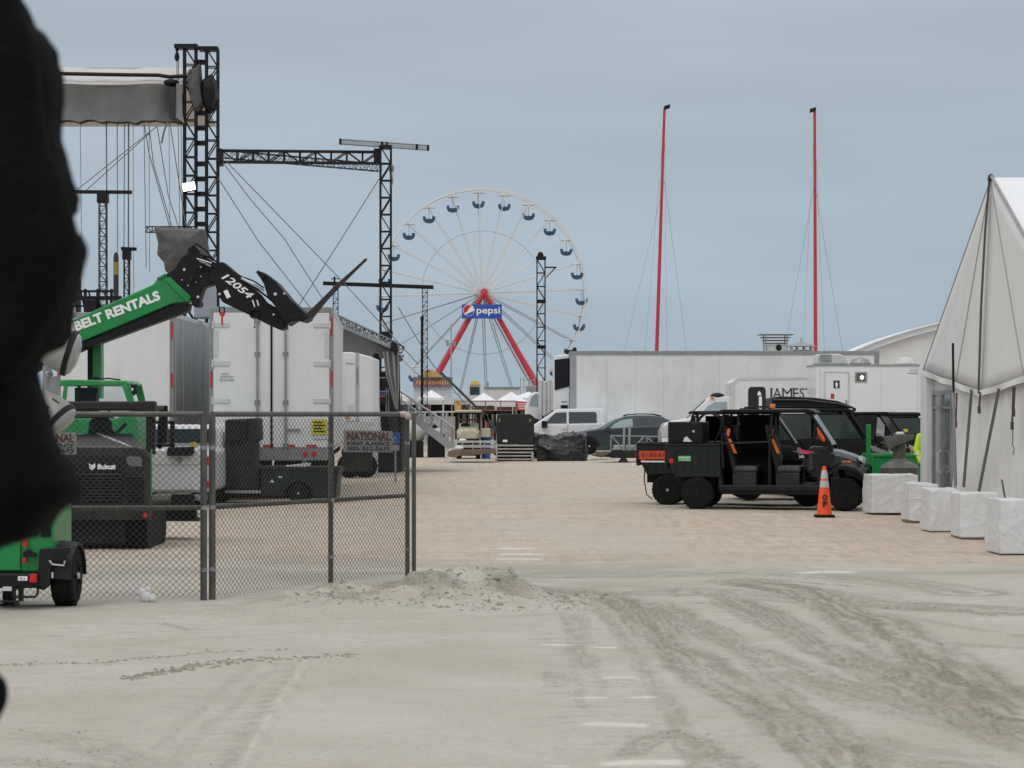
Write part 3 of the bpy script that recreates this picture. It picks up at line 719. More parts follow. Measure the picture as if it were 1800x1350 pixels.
for k in range(22):
    py = 108 + k * 28.5 + (k * 7919 % 5) * 2
    if py < 700: mb.box(gx(346, Y), gx(362, Y), Y + .02, Y + .3, gz(py + 4.5, Y), gz(py - 3.5, Y))
mb.build('tie_plate', BLACK, r2_)
# bundled cloth and motors hanging in the tower
for poly, m_, nm, lb, ct in ((([(338, 118), (352, 112), (356, 160), (360, 185), (350, 196), (343, 200), (336, 180), (330, 150)]), mat('wet_tarp', (.085, .085, .085), .8, var=.35, bump=.8, bscale=2), 'bundled_cloth', 'grey bundled cloth stuffed between the stage towers', 'cloth'),
                         (([(357, 140), (372, 130), (382, 146), (383, 172), (376, 195), (366, 200), (358, 180), (356, 160)]), BLACK, 'chain_motor', 'black chain motor hanging beside the right stage tower', 'motor')):
    mb = MB(); cx_ = sum(a for a, _ in poly) / len(poly); cy_ = sum(c for _, c in poly) / len(poly)
    mb.loft([[at(cx_ + (a - cx_) * s_, cy_ + (c - cy_) * s_, Y) + V((0, o_, 0)) for a, c in poly] for s_, o_ in ((.3, -.55), (.8, -.45), (1, -.1), (1, .3), (.7, .45), (.2, .5))])
    tag(mb.build(nm, m_, bevel=.02), lb, ct)
fl = root('flood_light', at(335, 330, Y) - V((0, .4, 0)), 'lit white floodlight clamped on the left stage tower', 'floodlight')
c = at(335, 330, Y) - V((0, .5, 0))
MB().obb(c + V((0, .1, .0)), (.3, 0, .05), (0, .1, 0), (-.03, 0, .2)).build('housing', BLACK, fl)
MB().obb(c + V((0, -.03, .0)), (.26, 0, .045), (0, .02, 0), (-.03, 0, .16)).build('lit_face', LAMPON, fl)
# stage roof
rf = root('stage_roof', (gx(150, Y), Y + 6, gh(0, Y)), 'pale canvas stage roof with a hanging grey front flap', 'stage roof')
xl, xr = gx(-420, Y), gx(322, Y)
mb = MB()
def fr(u, v_):
    x = xl + (xr - xl) * u; return (x, Y - .4 + 2.6 * v_ + .05 * math.sin(u * 60), gz(150, Y) + (gz(106, Y) - gz(150, Y)) * (v_ ** .8) - .03 * math.sin(u * 25))
mb.grid(fr, 60, 5); mb.grid(lambda u, v_: (xl + (xr - xl) * u, Y + 2.2 + 9 * v_, gz(106, Y) - 1.5 * v_), 8, 2)
mb.build('canvas_top', TARPL, rf, smooth=True)
rr = random.Random(4)
jag = [rr.uniform(-1, 1) for _ in range(200)]
def ff(u, v_):
    x = xl + (xr - xl) * u; k = u * 61; i = int(k); j = jag[i] * (1 - (k - i)) + jag[i + 1] * (k - i)
    z0, z1 = gz(151, Y), gz(213 + 3.5 * j, Y)
    return (x, Y - .42 + .22 * math.sin(u * 47 + 1.5 * math.sin(u * 19)) * (1 - .3 * v_) + .5 * math.sin(v_ * 1.6), z0 + (z1 - z0) * v_)
mb = MB(); mb.grid(ff, 150, 8); mb.build('front_flap', TARPG, rf, smooth=True)
mb = MB()
mb.grid(lambda u, v_: (ff(u, 1)[0], ff(u, 1)[1] + .05 + .8 * v_, ff(u, .96)[2] - .1 * math.sin(v_ * 3)), 150, 2); mb.build('flap_hem', TARPD, rf)
mb = MB(); mb.path([at(a, c, Y) - V((0, .3, 0)) for a, c in ((-420, 128), (-50, 130), (100, 131), (200, 133), (280, 134), (300, 137), (330, 135))] , .09, 6); mb.build('cable_run', BLACK, rf)
mb = MB(); mb.box(gx(301, Y), gx(312, Y), Y - .6, Y + 2, gz(209, Y), gz(156, Y)); mb.build('end_opening_shade', TARPD, rf)  # dark box put in for the shade inside the open roof end
mb = MB(); mb.prism(pp([(313, 150), (322, 152), (324, 205), (327, 220), (322, 215), (312, 210)], Y), Y - .55, Y - .4); mb.build('end_flap', TARPG, rf)
mb = MB(); mb.ell(at(303, 147, Y) - V((0, .3, 0)), .35, .3, .16); mb.build('motor', BLACK, rf)
# rigging lines, one thing each
def cable(pts, Y, label, r0=.022, group='thin rigging lines of the stage', dy=0):
    q = [at(a, c, Y) + V((0, dy, 0)) for a, c in pts]
    if len(q) == 2 and abs(pts[0][0] - pts[1][0]) < 40: q = [q[0].lerp(q[1], k / 4) for k in range(5)]
    tag(MB().path(q, r0, 4).build('rigging_line', CABLE), label, 'rigging line', group)
VC = [(187, 189, 600, .028), (141, 144, 480, .013), (206, 207, 600, .02), (219, 217, 600, .02), (226, 225.5, 600, .032), (234, 235, 600, .012), (253, 257, 470, .017), (262, 263, 480, .013), (313, 316, 400, .014), (318, 321, 400, .014), (297, 299, 420, .012)]
for a, c, yb, r0 in VC:
    cable([(a, 214), (c, yb)], 100.8, 'thin vertical rigging line hanging below the grey stage flap', r0)
for pts, lb in (([(276, 222), (136, 333)], 'upper slanting line from the stage flap down to the left'), ([(262, 235), (150, 336)], 'lower slanting line from the stage flap down to the left'),
                ([(254, 220), (262, 270), (298, 398)], 'slanting line from flap to tarp bundle, leftmost of three'), ([(262, 222), (270, 290), (302, 398)], 'slanting line from flap to tarp bundle, middle of three'), ([(276, 222), (296, 345), (314, 400)], 'slanting line from flap to tarp bundle, rightmost of three'),
                ([(298, 212), (330, 420)], 'slanting line running close beside the left stage tower'),
                ([(384, 314), (455, 425), (545, 540)], 'guy line from the right stage tower down behind the forks'),
                ([(392, 286), (440, 350), (500, 420), (570, 530)], 'sagging guy line starting at the cross truss left end'),
                ([(398, 284), (590, 482), (735, 640)], 'long guy line crossing behind the forks to the far mast'),
                ([(668, 312), (600, 420), (520, 545)], 'guy line from the right tower leaning down to the left'),
                ([(700, 540), (760, 640), (830, 725)], 'faint guy line in front of the left red leg')):
    cable(pts, 99.6, lb, .02)
cable([(295, 213), (288, 232), (284, 252)], 99.4, 'short rope end dangling from the corner of the flap', .04)
# cross truss and right tower
ct = root('cross_truss', at(525, 274, Y), 'black horizontal truss spanning between the stage tower and the right tower', 'truss')
MB().truss(at(388, 273.5, Y) + V((0, .3, 0)), at(664, 276, Y) + V((0, .3, 0)), .5, 10, .05, .035, side=(0, 1, 0)).build('lattice_beam', BLACK, ct)
MB().box(gx(380, Y), gx(390, Y), Y - .05, Y + .65, gz(290, Y), gz(261, Y)).build('end_plate', BLACK, ct)
MB().box(gx(657, Y), gx(668, Y), Y - .05, Y + .65, gz(288, Y), gz(261, Y)).build('end_plate', BLACK, ct)
c2 = root('rear_truss', at(525, 285, 104), 'thin lattice truss sloping down to the right behind the cross truss', 'truss')
MB().truss(at(392, 271, 101.5), at(668, 295, 107), .34, 28, .02, .013, side=(0, 1, 0)).build('lattice_beam', BLACK, c2)
rt, _, _ = tower('side_tower', (678, 258), (678, 728), Y, .46, 18, .05, .035, 'black truss tower at the right end of the cross truss', group='stage roof towers')
MB().box(gx(669, Y), gx(688, Y), Y - .3, Y + .3, gz(600, Y), gz(583, Y)).build('sleeve_block', BLACK, rt)
MB().box(gx(667, Y), gx(689, Y), Y - .3, Y + .3, gz(262, Y), gz(256, Y)).build('head_beam', BLACK, rt)
mb = MB(); mb.ell(at(688, 296, Y), .13, .13, .2); mb.path([at(688, 300, Y), at(690, 318, Y), at(688, 330, Y)], .03, 5); mb.build('hoist_cable', GREYM, rt)
gd = root('ladder_beam', at(676, 254, Y), 'pale lattice ladder beam balanced across the top of the right tower', 'beam')
MB().truss(at(598, 249, Y) + V((0, 0, 0)), at(753, 260, Y), .2, 60, .018, .008, d=.3, side=(0, 1, 0)).build('lattice_beam', GREYM, gd)
mb = MB()
for px in (598.5, 672, 680, 733, 752.5): p = at(px, 249 + (px - 598) * .071, Y); mb.box(p.x - .05, p.x + .05, Y - .17, Y + .17, p.z - .12, p.z + .12)
mb.build('clamp', BLACK, gd)
# goal-post lighting frame behind
Y = 122
gp = root('goalpost_frame', (gx(665, Y), Y, gh(0, Y)), 'goal-post lighting frame with a long black top bar on two thin masts', 'lighting frame')
MB().beam(at(568, 498, Y), at(762, 505, Y), .24, .2).build('top_bar', BLACK, gp)
for px, pt in ((590, 500), (747, 506)):
    p = V((gx(px, Y), Y, gh(0, Y))); MB().truss(p, at(px, pt, Y), .26, 34, .02, .013).build('lattice_mast', BLACK, gp)
mb = MB(); mb.beam(at(588, 498, Y), at(588, 486, Y), .1); mb.beam(at(582, 490, Y), at(597, 490, Y), .05); mb.build('bracket', BLACK, gp)
bp_ = root('black_pole', (gx(741.5, 110), 110, gh(0, 110)), 'slim black pole standing beside the goal-post mast', 'pole')
MB().tube((gx(741.5, 110), 110, gh(0, 110)), at(742, 556, 110), .07, 8).build('pole_shaft', BLACK, bp_); MB().box(gx(739, 110), gx(745, 110), 109.9, 110.1, gz(563, 110), gz(556, 110)).build('pole_cap', BLACK, bp_)
Y = 108
sp, p, q = tower('speaker_tower', (951, 456), (951, 728), Y, .38, 14, .04, .028, 'black truss tower with a lamp on top in front of the ferris wheel right side', group=None)
MB().ell(at(950, 449, Y), .15, .12, .18).build('lamp', BLACK, sp)
MB().box(gx(942, Y), gx(960, Y), Y - .22, Y + .22, gz(456, Y), gz(451, Y)).build('head_beam', BLACK, sp)
mb = MB(); mb.beam(at(958, 470, Y), at(978, 470, Y), .07); mb.beam(at(976, 471, Y), at(960, 488, Y), .05); mb.build('bracket', BLACK, sp)
for py in (530, 610): MB().box(gx(943, Y), gx(959.5, Y), Y - .21, Y + .21, gz(py + 3, Y), gz(py - 3, Y)).build('splice_plate', BLACK, sp)
# left masts
for px, py, b0, b1, wd_, Y, lb in ((181, 337, 108, 232, .36, 92, 'lattice mast with a long black T-bar left of the stage towers'), (223, 437, 213, 240, .28, 96, 'shorter lattice mast with a small T-bar right of the first mast')):
    t_, p, q = tower('lighting_mast', (px, py + 12), (px, 728), Y, wd_ * .8, 34 if px < 200 else 26, .022, .014, lb, 'lighting mast', group='T-topped lighting masts')
    MB().beam(at(b0, py, Y), at(b1, py + 1, Y), .14).build('t_bar', BLACK, t_)
    MB().obb(at(px, py + 10, Y), (wd_ * .6, 0, 0), (0, .2, 0), (0, 0, .22)).build('lamp_box', BLACK, t_)
for px, py, lb in ((204, 443, 'dark round-topped post with a yellow band between two lattice masts'), (138, 452, 'dark round-topped post with a yellow band beside the person')):
    Y = 60; r_ = root('banded_post', (gx(px, Y), Y, gh(0, Y)), lb, 'post', 'yellow banded posts')
    MB().lathe([(.07, gh(0, Y)), (.07, gz(py + 8, Y)), (.05, gz(py + 2, Y)), (.01, gz(py, Y))], (gx(px, Y), Y, 0), n=12).build('post_shaft', mat('brown_rubber', (.04, .03, .035), .8), r_)
    MB().lathe([(.073, gz(py + 40, Y)), (.073, gz(py + 18, Y))], (gx(px, Y), Y, 0), n=12).build('yellow_band', mat('ochre_band', (.28, .23, .05), .8), r_)
Y = 58
sc = root('scaffold_deck', (gx(150, Y), Y, gh(0, Y)), 'black scaffold deck with hand rails behind the green boom', 'scaffold')
mb = MB()
for py, hh in ((512, 4), (524, 7), (538, 3)): mb.beam(at(20, py, Y), at(214 if py == 524 else 200, py, Y), .04 * hh / 3, hh * Y / FPX)
for k in range(12): mb.beam(at(30 + k * 14, 512, Y), at(38 + k * 14, 548, Y), .04)
for px in (60, 120, 150, 172, 196): mb.beam((gx(px, Y), Y, gh(0, Y)), at(px, 508, Y), .07)
mb.build('rail_frame', BLACK, sc)
MB().box(gx(150, Y), gx(172, Y), Y - .2, Y + .2, gz(560, Y), gz(527, Y)).build('equipment_box', BLACK, sc, bevel=.02)
# grey tarpaulin on a short truss arm behind the boom head
Y = 88
tb = root('tarp_arm', at(262, 404, Y), 'short black truss arm holding up a torn grey tarp', 'truss')
MB().truss(at(258, 403.5, Y), at(345, 403.5, Y), .22, 9, .02, .014).build('lattice_beam', BLACK, tb)
poly = [(272, 399), (360, 403), (364, 420), (370, 462), (345, 490), (325, 488), (300, 484), (291, 476), (289, 462), (277, 448), (279, 428), (275, 412)]
mb = MB(); mb.loft([[at(320 + (a - 320) * s_, 435 + (c - 435) * s_, Y) + V((0, o_, 0)) for a, c in poly] for s_, o_ in ((.4, -.75), (.85, -.5), (1, -.15), (1, .2), (.8, .5))])
tag(mb.build('hanging_tarp', mat('wet_tarp', (.085, .085, .085), .8, var=.35, bump=.8, bscale=2), bevel=.05), 'torn grey tarp bundle hanging behind the telehandler boom joint', 'tarp')

# ------------------------------------------------------------------ trailers, trucks, cars
def wheel(parent, c, r, w_, rim=GREYM, n=28, side=-1, axis=(0, 1, 0), spokes=5, rimr=.55):
    """tyre with a rim on the side that faces out"""
    c = V(c); ax = V(axis)
    t_ = MB(); t_.lathe([(r * rimr, -w_ / 2), (r * .86, -w_ / 2), (r * .96, -w_ * .42), (r, -w_ * .25), (r, w_ * .25), (r * .96, w_ * .42), (r * .86, w_ / 2), (r * rimr, w_ / 2)], c, ax, n)
    for k in range(n):
        a = 2 * math.pi * k / n; d, u, v_ = basis(ax); q = c + (u * math.cos(a) + v_ * math.sin(a)) * r * .985
        t_.obb(q, ax * w_ * .4 + (u * -math.sin(a) + v_ * math.cos(a)) * r * .03, (u * math.cos(a) + v_ * math.sin(a)) * r * .03, (u * -math.sin(a) + v_ * math.cos(a)) * r * .045)
    wh = t_.build('wheel', RUBBER, parent)
    f = MB(); o = c + ax * side * w_ * .3
    f.lathe([(r * rimr, 0), (r * rimr, .02), (r * .12, .02), (r * .1, .06), (.005, .06)], o, ax * side, 20)
    d, u, v_ = basis(ax)
    for k in range(spokes):
        a = 2 * math.pi * k / spokes; e = u * math.cos(a) + v_ * math.sin(a)
        f.obb(o + ax * side * .03 + e * r * rimr * .5, e * r * rimr * .45, ax * .012, e.cross(ax) * r * .07)
    f.build('rim', rim, wh)
    return wh
def semi(x, y, rz, L_, label, side, doors=True, tops=4.1, W_=2.62):
    g0 = gh(x, y)
    r_ = root('semi_trailer', (0, 0, 0), label, 'trailer', 'parked box trailers')
    zb, zt_ = 1.06, tops; h = W_ / 2
    MB().box(-h, h, .06, L_, zb, zt_).build('body', side, r_, bevel=.02)
    mb = MB()   # rear frame
    mb.box(-h - .01, -h + .07, -.02, .1, zb - .1, zt_ + .02); mb.box(h - .07, h + .01, -.02, .1, zb - .1, zt_ + .02)
    mb.box(-h + .07, h - .07, -.02, .1, zt_ - .1, zt_ + .02); mb.box(-h + .07, h - .07, -.02, .1, zb - .22, zb + .05)
    fr_ = mb.build('rear_frame', GREYM, r_, bevel=.01)
    mb = MB()
    mb.box(-h - .012, -h - .002, .1, L_, zt_ - .09, zt_ + .01); mb.box(h + .002, h + .012, .1, L_, zt_ - .09, zt_ + .01); mb.box(h + .002, h + .012, .1, L_, zb, zb + .14)
    for k in range(int(L_ / 1.2)): mb.box(h + .001, h + .009, .3 + k * 1.2, .34 + k * 1.2, zb + .14, zt_ - .09)
    mb.build('side_rail', PGREY, r_)
    if not doors:
        MB().box(-h + .075, h - .075, -.035, .03, zb + .055, zt_ - .105).build('front_wall', WHITE, r_, bevel=.012)
    for s_ in (-1, 1) if doors else ():
        a, c = (-h + .075, -.008) if s_ < 0 else (.008, h - .075)
        d = MB().box(a, c, -.035, .03, zb + .055, zt_ - .105).build('rear_door', WHITE, r_, bevel=.012)
        mb = MB()
        e = a if s_ < 0 else c
        for k in (.05, .33, .62, .92):
            mb = MB(); z = zb + .1 + (zt_ - zb - .3) * k; mb.box(min(e, e - s_ * .34), max(e, e - s_ * .34), -.055, -.036, z, z + .1)
            mb.tube((e + s_ * .01, -.06, z - .03), (e + s_ * .01, -.06, z + .13), .022, 8); mb.build('hinge', PGREY, d, bevel=.006)
        MB().box(min(e, e - s_ * .1), max(e, e - s_ * .1), -.05, -.036, zb + 2.0, zb + 2.55).build('vent_plate', PGREY, d)
        mb = MB(); xr_ = -s_ * -.22
        mb.tube((s_ * .3, -.075, zb - .05), (s_ * .3, -.075, zt_ - .12), .024, 8)
        for k in (.02, .35, .72, .97): z = zb + (zt_ - zb - .25) * k; mb.box(s_ * .3 - .06, s_ * .3 + .06, -.06, -.036, z, z + .09)
        mb.box(min(s_ * .3, s_ * .62), max(s_ * .3, s_ * .62), -.085, -.06, zb + .42, zb + .46)
        mb.build('lock_rod', GREYM, d)
    mb = MB(); mb.box(-.022, .022, -.05, -.036, zb + .06, zt_ - .12)
    if doors: mb.build('door_seal', BLACK, r_)
    mb = MB()
    for k in range(5): mb.box(-1.1 + k * .46, -.88 + k * .46, -.045, -.036, zb + .07, zb + .12)
    mb.box(h - .05, h - .01, -.03, -.021, 2.4, 2.75); mb.box(h - .05, h - .01, -.03, -.021, zt_ - .6, zt_ - .2); mb.box(-h + .01, -h + .05, -.03, -.021, 2.4, 2.75)
    for k in range(int(L_ / 1.6)): mb.box(h + .013, h + .017, .5 + k * 1.6, .9 + k * 1.6, zb + .04, zb + .09)
    mb.build('red_tape', REDL, r_)
    for s_ in (-1, 1):
        for k in range(2):
            MB().lathe([(.06, 0), (.06, .02), (.01, .025)], (s_ * (.72 + .18 * k), -.021, zb - .08), (0, -1, 0), 14).build('tail_light', REDL, r_)
    mb = MB(); mb.box(-h + .1, h - .1, .02, .12, .52, .62); mb.box(-.75, -.65, .02, .12, .6, zb - .2); mb.box(.65, .75, .02, .12, .6, zb - .2); mb.build('under_ride_bar', GREYM, r_)
    mb = MB(); mb.box(-.5, -.38, .3, L_ - .3, .8, zb); mb.box(.38, .5, .3, L_ - .3, .8, zb)
    for k in range(12): mb.box(-h + .05, h - .05, .5 + k * L_ / 13, .58 + k * L_ / 13, .9, zb)
    mb.box(-.9, .9, 1.0, 4.2, .42, .6)
    mb.build('chassis', BLACK, r_)
    for s_ in (-1, 1):
        for yy in (1.5, 2.85):
            wheel(r_, (s_ * (h - .18), yy, .5), .5, .28, side=s_, axis=(1, 0, 0), n=22); wheel(r_, (s_ * (h - .5), yy, .5), .5, .26, side=s_, axis=(1, 0, 0), n=22)
        MB().prism([(s_ * .02, .3), (s_ * (h - .05), .22), (s_ * (h - .05), 1.0), (s_ * .02, 1.0)], .72, .74).build('black_flap', RUBBER, r_)  # added as black backing so the space under the trailer stays dark
        MB().beam((s_ * .5, L_ - 3, 0), (s_ * .5, L_ - 3, zb), .12).build('landing_leg', BLACK, r_)
    r_.location = (x, y, g0); r_.rotation_euler.z = rz
    return r_
t1 = semi(gx(479, 48.6) - .02, 48.6, R(3.2), 11.5, 'white box trailer with closed rear doors and lock rods behind the chain link fence', WHITE)
t2 = semi(gx(203, 51.5), 51.5, 0, 15.5, 'box trailer with bare aluminium side left of the white doored trailer', ALU, doors=False)
# small stencils and yellow placard on the right trailer's door
def tdoor(px, py): return V((gx(px, 48.5), 48.47, gz(py, 48.5)))
def tlocal(p): # world point -> the trailer's own frame
    q = p - V(t1.location); c, s_ = math.cos(-R(3.2)), math.sin(-R(3.2)); return V((q.x * c - q.y * s_, -.042, q.z))
for k, (s_, a, b_) in enumerate((('VAN LINE', 389, 402), ('EQUIPMENT', 387, 412), ('225 304 8200', 386, 412))):
    text(s_, 'stencil', mat('faded_stencil', (.3, .32, .34), .7), t1, tlocal(tdoor(a, 659 + k * 5.4)), X_, Z_, (b_ - a) * .0119, .045, .004, 0)
q = tlocal(tdoor(561, 754)); y_ = MB().box(q.x - .16, q.x + .16, -.07, -.058, q.z - .12, q.z + .2).build('placard', mat('placard_yellow', (.6, .55, .03), .6), t1)
mb = MB()
for k in range(4): mb.box(q.x - .12, q.x + .12 - .05 * (k % 2), -.076, -.071, q.z - .07 + k * .065, q.z - .04 + k * .065)
mb.build('placard_print', BLK, y_)
# grey tarp between the two trailers
Y = 56
mb = MB(); poly = [(343, 540), (350, 520), (362, 505), (372, 496), (378, 500), (379, 560), (345, 560)]
mb.loft([[at(a, c, Y) + V((0, o_, 0)) for a, c in poly] for o_ in (-.3, .3)])
tag(mb.build('folded_awning', mat('blue_grey_tarp', (.3, .32, .35), .8, var=.08), bevel=.04), 'blue grey folded awning standing up in the gap between the trailers', 'awning')

# long white refrigerated trailer, side on
Y = 99.0; x0, x1 = gx(1002, Y), gx(1545, Y); g0 = gh(10, Y); zt_ = gz(617, Y); zb = g0 + 1.15
lt = root('reefer_trailer', ((x0 + x1) / 2, Y + 1.3, g0), 'very long white refrigerated trailer seen side on behind the cars', 'trailer')
MB().box(x0, x1, Y, Y + 2.6, zb, zt_ - .12).build('body', WHITE, lt, bevel=.02)
mb = MB(); mb.box(x0 - .01, x1 + .01, Y - .03, Y + 2.63, zt_ - .17, zt_); mb.box(x1 - .2, x1 + .012, Y - .031, Y + .1, zb, zt_ - .17); mb.build('top_rail', GREYM, lt)
mb = MB(); mb.box(x0 - .008, x0 + .27, Y - .028, Y + 2.6, zb, zt_ - .18); mb.build('corner_post', ALU, lt)
mb = MB()
for k in range(1, 11): a = x0 + .4 + k * 1.22; mb.box(a, a + .012, Y - .006, Y, zb, zt_ - .2)
for k in range(14):
    a = x0 + 5 + rng.random() * 8; mb.box(a, a + .01, Y - .004, Y, zb + .2, zb + .5 + rng.random() * 1.2)
mb.build('panel_joint', PGREY, lt)
xa, xb = gx(973, Y), gx(1002, Y)
ru = MB(); ru.prism([(xa + .12, g0 + 1.2), (xa, g0 + 1.6), (xa, gz(630, Y)), (xa + .15, gz(624, Y)), (xb - .01, gz(623, Y)), (xb - .01, g0 + 1.2)], Y + .25, Y + 2.35)
ru = ru.build('refrigeration_unit', WHITEC, lt, bevel=.05)
MB().prism([(gx(975, Y), gz(686, Y)), (gx(975, Y), gz(632, Y)), (gx(1001, Y), gz(629, Y)), (gx(1001, Y), gz(679, Y))], Y + .2, Y + .26).build('black_grille', BLACK, ru, bevel=.02)
MB().box(gx(986, Y), gx(998, Y), Y + .2, Y + .26, gz(719, Y), gz(712, Y)).build('panel_vent', BLACK, ru)
mb = MB(); mb.box(gx(987, Y), gx(997, Y), Y + .23, Y + .26, gz(707, Y), gz(705, Y)); mb.build('maker_plate', GREYM, ru)
mb = MB(); mb.ell(at(996, 618, Y + 1), .12, .12, .1); mb.ell(at(1010, 615, Y + 1), .1, .1, .12); mb.ell(at(1003, 617, Y + 1), .18, .1, .06); mb.build('coupling', BLACK, lt)
mb = MB(); mb.box(x0 + .3, x1 - .3, Y + .8, Y + 1, g0 + .9, zb); mb.box(x0 + .3, x1 - .3, Y + 1.6, Y + 1.8, g0 + .9, zb); mb.build('chassis', BLACK, lt)
for a in (x1 - 1.5, x1 - 2.8): wheel(lt, (a, Y + .2, g0 + .5), .5, .3, n=20); wheel(lt, (a, Y + 2.4, g0 + .5), .5, .3, n=20)
MB().beam((x0 + 3, Y + .4, g0), (x0 + 3, Y + .4, zb), .12).build('landing_leg', BLACK, lt)

# tractor cab and upright tubes left of the refrigeration unit
Y = 101
tk = root('tractor_truck', (gx(955, Y), Y + 1.2, gh(0, Y)), 'white tractor truck nose behind the black tower', 'truck')
MB().prism(pp([(922, 748), (923, 716), (930, 694), (940, 688), (950, 690), (950, 748)], Y), Y, Y + 2.2).build('hood', WHITEC, tk, bevel=.12, seg=4)
mb = MB(); mb.prism(pp([(930, 712), (934, 698), (942, 692), (947, 694), (947, 714)], Y), Y - .03, Y); mb.build('side_window', PGLASS, tk)
MB().box(gx(925, Y), gx(974, Y), Y + .3, Y + 2, gh(0, Y) + .5, gz(730, Y)).build('frame', BLACK, tk)
MB().ell(at(936, 744, Y - .1), .35, .2, .25).build('fender', BLACK, tk)
for a in (932, 965): wheel(tk, (gx(a, Y), Y + .3, gh(0, Y) + .5), .5, .3, n=20)
for k, px in enumerate((950, 957.5, 965, 971)):
    lb = ['leftmost, partly behind the tower', 'second from the left', 'third from the left', 'rightmost, touching the refrigeration unit'][k]
    mb = MB(); top = 667 + (k % 2) * 3; mb.lathe([(.09, gz(728, Y)), (.1, gz(top + 4, Y)), (.11, gz(top + 2, Y)), (.03, gz(top, Y))], (gx(px, Y), Y - .35, 0), n=12)
    mb.box(gx(px, Y) - .05, gx(px, Y) + .05, Y - .4, Y - .3, gh(0, Y), gz(728, Y))
    tag(mb.build('upright_roll', PGREY, smooth=False), 'grey upright roll standing by the refrigeration unit, ' + lb, 'roll', 'grey upright rolls')

def taper(zb_, zt2, k, y0):
    def f(x, y, z):
        if z <= zb_: return (x, y, z)
        t_ = (z - zb_) / (zt2 - zb_); return (x, y0 + (y - y0) * (1 - k * t_), z)
    return f
# white pickup
def prof_car(r_, Y, W_, body, cabin, beltpy, kt, paint, y0=None):
    yc = Y + W_ / 2
    zb_ = gz(beltpy, Y)
    MB().prism(pp(body, Y), Y, Y + W_).build('body', paint, r_, bevel=.07, seg=4)
    mb = MB(); P = pp(cabin, Y); zt2 = max(z for _, z in P)
    mb.prism(P, Y + .02, Y + W_ - .02); mb.map(taper(zb_, zt2, kt, yc)); mb.build('cabin', paint, r_, bevel=.05, seg=3)
    return yc, zb_, zt2
def window(r_, Y, W_, poly, yc, zb_, zt2, kt, m_, name='side_window'):
    mb = MB(); mb.prism(pp(poly, Y), Y + .012, Y + .05)
    f = taper(zb_, zt2, kt, yc); mb.map(f); o = mb.build(name, m_, r_)
    mb = MB(); mb.prism(pp(poly, Y), Y + W_ - .05, Y + W_ - .012); mb.map(f); mb.build(name, m_, r_)
    return o
Y = 97.2; W_ = 1.9
pu = root('pickup_truck', (gx(1000, Y), Y + .95, gh(0, Y)), 'white crew cab pickup parked in front of the long trailer', 'pickup')
g0 = gh(0, Y)
a = prof_car(pu, Y, W_, [(905, 785), (905, 762), (909, 750), (940, 746), (1062, 744), (1150, 744), (1150, 786), (920, 790)], [(938, 747), (962, 731), (976, 721), (984, 718.5), (1056, 718), (1062, 721), (1064, 747)], 745, .16, WHITEC)
window(pu, Y, W_, [(959, 744), (967, 734), (977, 725.5), (996, 724.5), (996, 744)], *a, .16, GLASS)
window(pu, Y, W_, [(1000, 744), (1000, 724.3), (1046, 724), (1049, 727), (1049, 743)], *a, .16, GLASS)
mb = MB(); mb.prism(pp([(941.5, 744.5), (963, 729.5), (974, 721.5), (972, 721), (960, 730), (938, 745.5)], Y), Y + .28, Y + W_ - .28); mb.build('windshield', GLASS, pu)
mb = MB(); mb.obb(at(957, 746, Y - .12), (.12, 0, 0), (0, .1, 0), (0, 0, .15)); mb.build('door_mirror', BLACK, pu, bevel=.03)
mb = MB(); mb.box(gx(988, Y), gx(997, Y), Y - .03, Y + .01, gz(754.5, Y), gz(753, Y)); mb.box(gx(1037, Y), gx(1045, Y), Y - .03, Y + .01, gz(754.5, Y), gz(753, Y)); mb.build('door_handle', PGREY, pu)
mb = MB(); mb.box(gx(998, Y), gx(998.4, Y), Y - .005, Y + .01, gz(782, Y), gz(745, Y)); mb.box(gx(1056, Y), gx(1056.4, Y), Y - .005, Y + .01, gz(780, Y), gz(745, Y)); mb.build('door_seam', BLACK, pu)
for px in (925, 1115):
    for yy in (Y + .12, Y + W_ - .12): wheel(pu, (gx(px, Y), yy, g0 + .4), .4, .26, n=22, side=-1 if yy < Y + 1 else 1)
# dark crossover
Y = 94.0; W_ = 1.8; g0 = gh(0, Y)
sv = root('crossover_car', (gx(1090, Y), Y + .9, g0), 'dark grey crossover car with roof rails between the pickup and the black carts', 'car')
SUVP = mat('grey_green_paint', (.035, .05, .058), .28, .3, var=.04, coat=.6)
a = prof_car(sv, Y, W_, [(996, 787), (993, 776), (995, 765), (1003, 761), (1030, 757), (1056, 753), (1180, 746), (1196, 752), (1197, 775), (1190, 786), (1170, 791), (1010, 792)],
             [(1052, 756), (1066, 747), (1084, 737), (1098, 732), (1118, 730), (1145, 730), (1166, 733), (1180, 740), (1190, 749), (1186, 754)], 753, .2, SUVP)
window(sv, Y, W_, [(1071, 754), (1080, 745), (1092, 738.5), (1112, 735.5), (1113, 754)], *a, .2, PGLASS)
window(sv, Y, W_, [(1117, 754), (1116, 735.3), (1140, 735), (1150, 753)], *a, .2, GLASS)
window(sv, Y, W_, [(1154, 752.5), (1145, 735.5), (1161, 738), (1174, 748)], *a, .2, GLASS)
for s_ in (0, 1):
    mb = MB(); yy = Y + .3 if s_ == 0 else Y + W_ - .3; mb.path([(gx(px, Y), yy, gz(py, Y)) for px, py in ((1098, 731), (1104, 729), (1125, 727.5), (1150, 728), (1164, 731.5))], .025, 6)
    mb.build('roof_rail', BLACK, sv)
mb = MB(); mb.obb(at(1069, 754, Y - .1), (.1, 0, 0), (0, .1, 0), (0, 0, .09)); mb.build('door_mirror', SUVP, sv, bevel=.03)
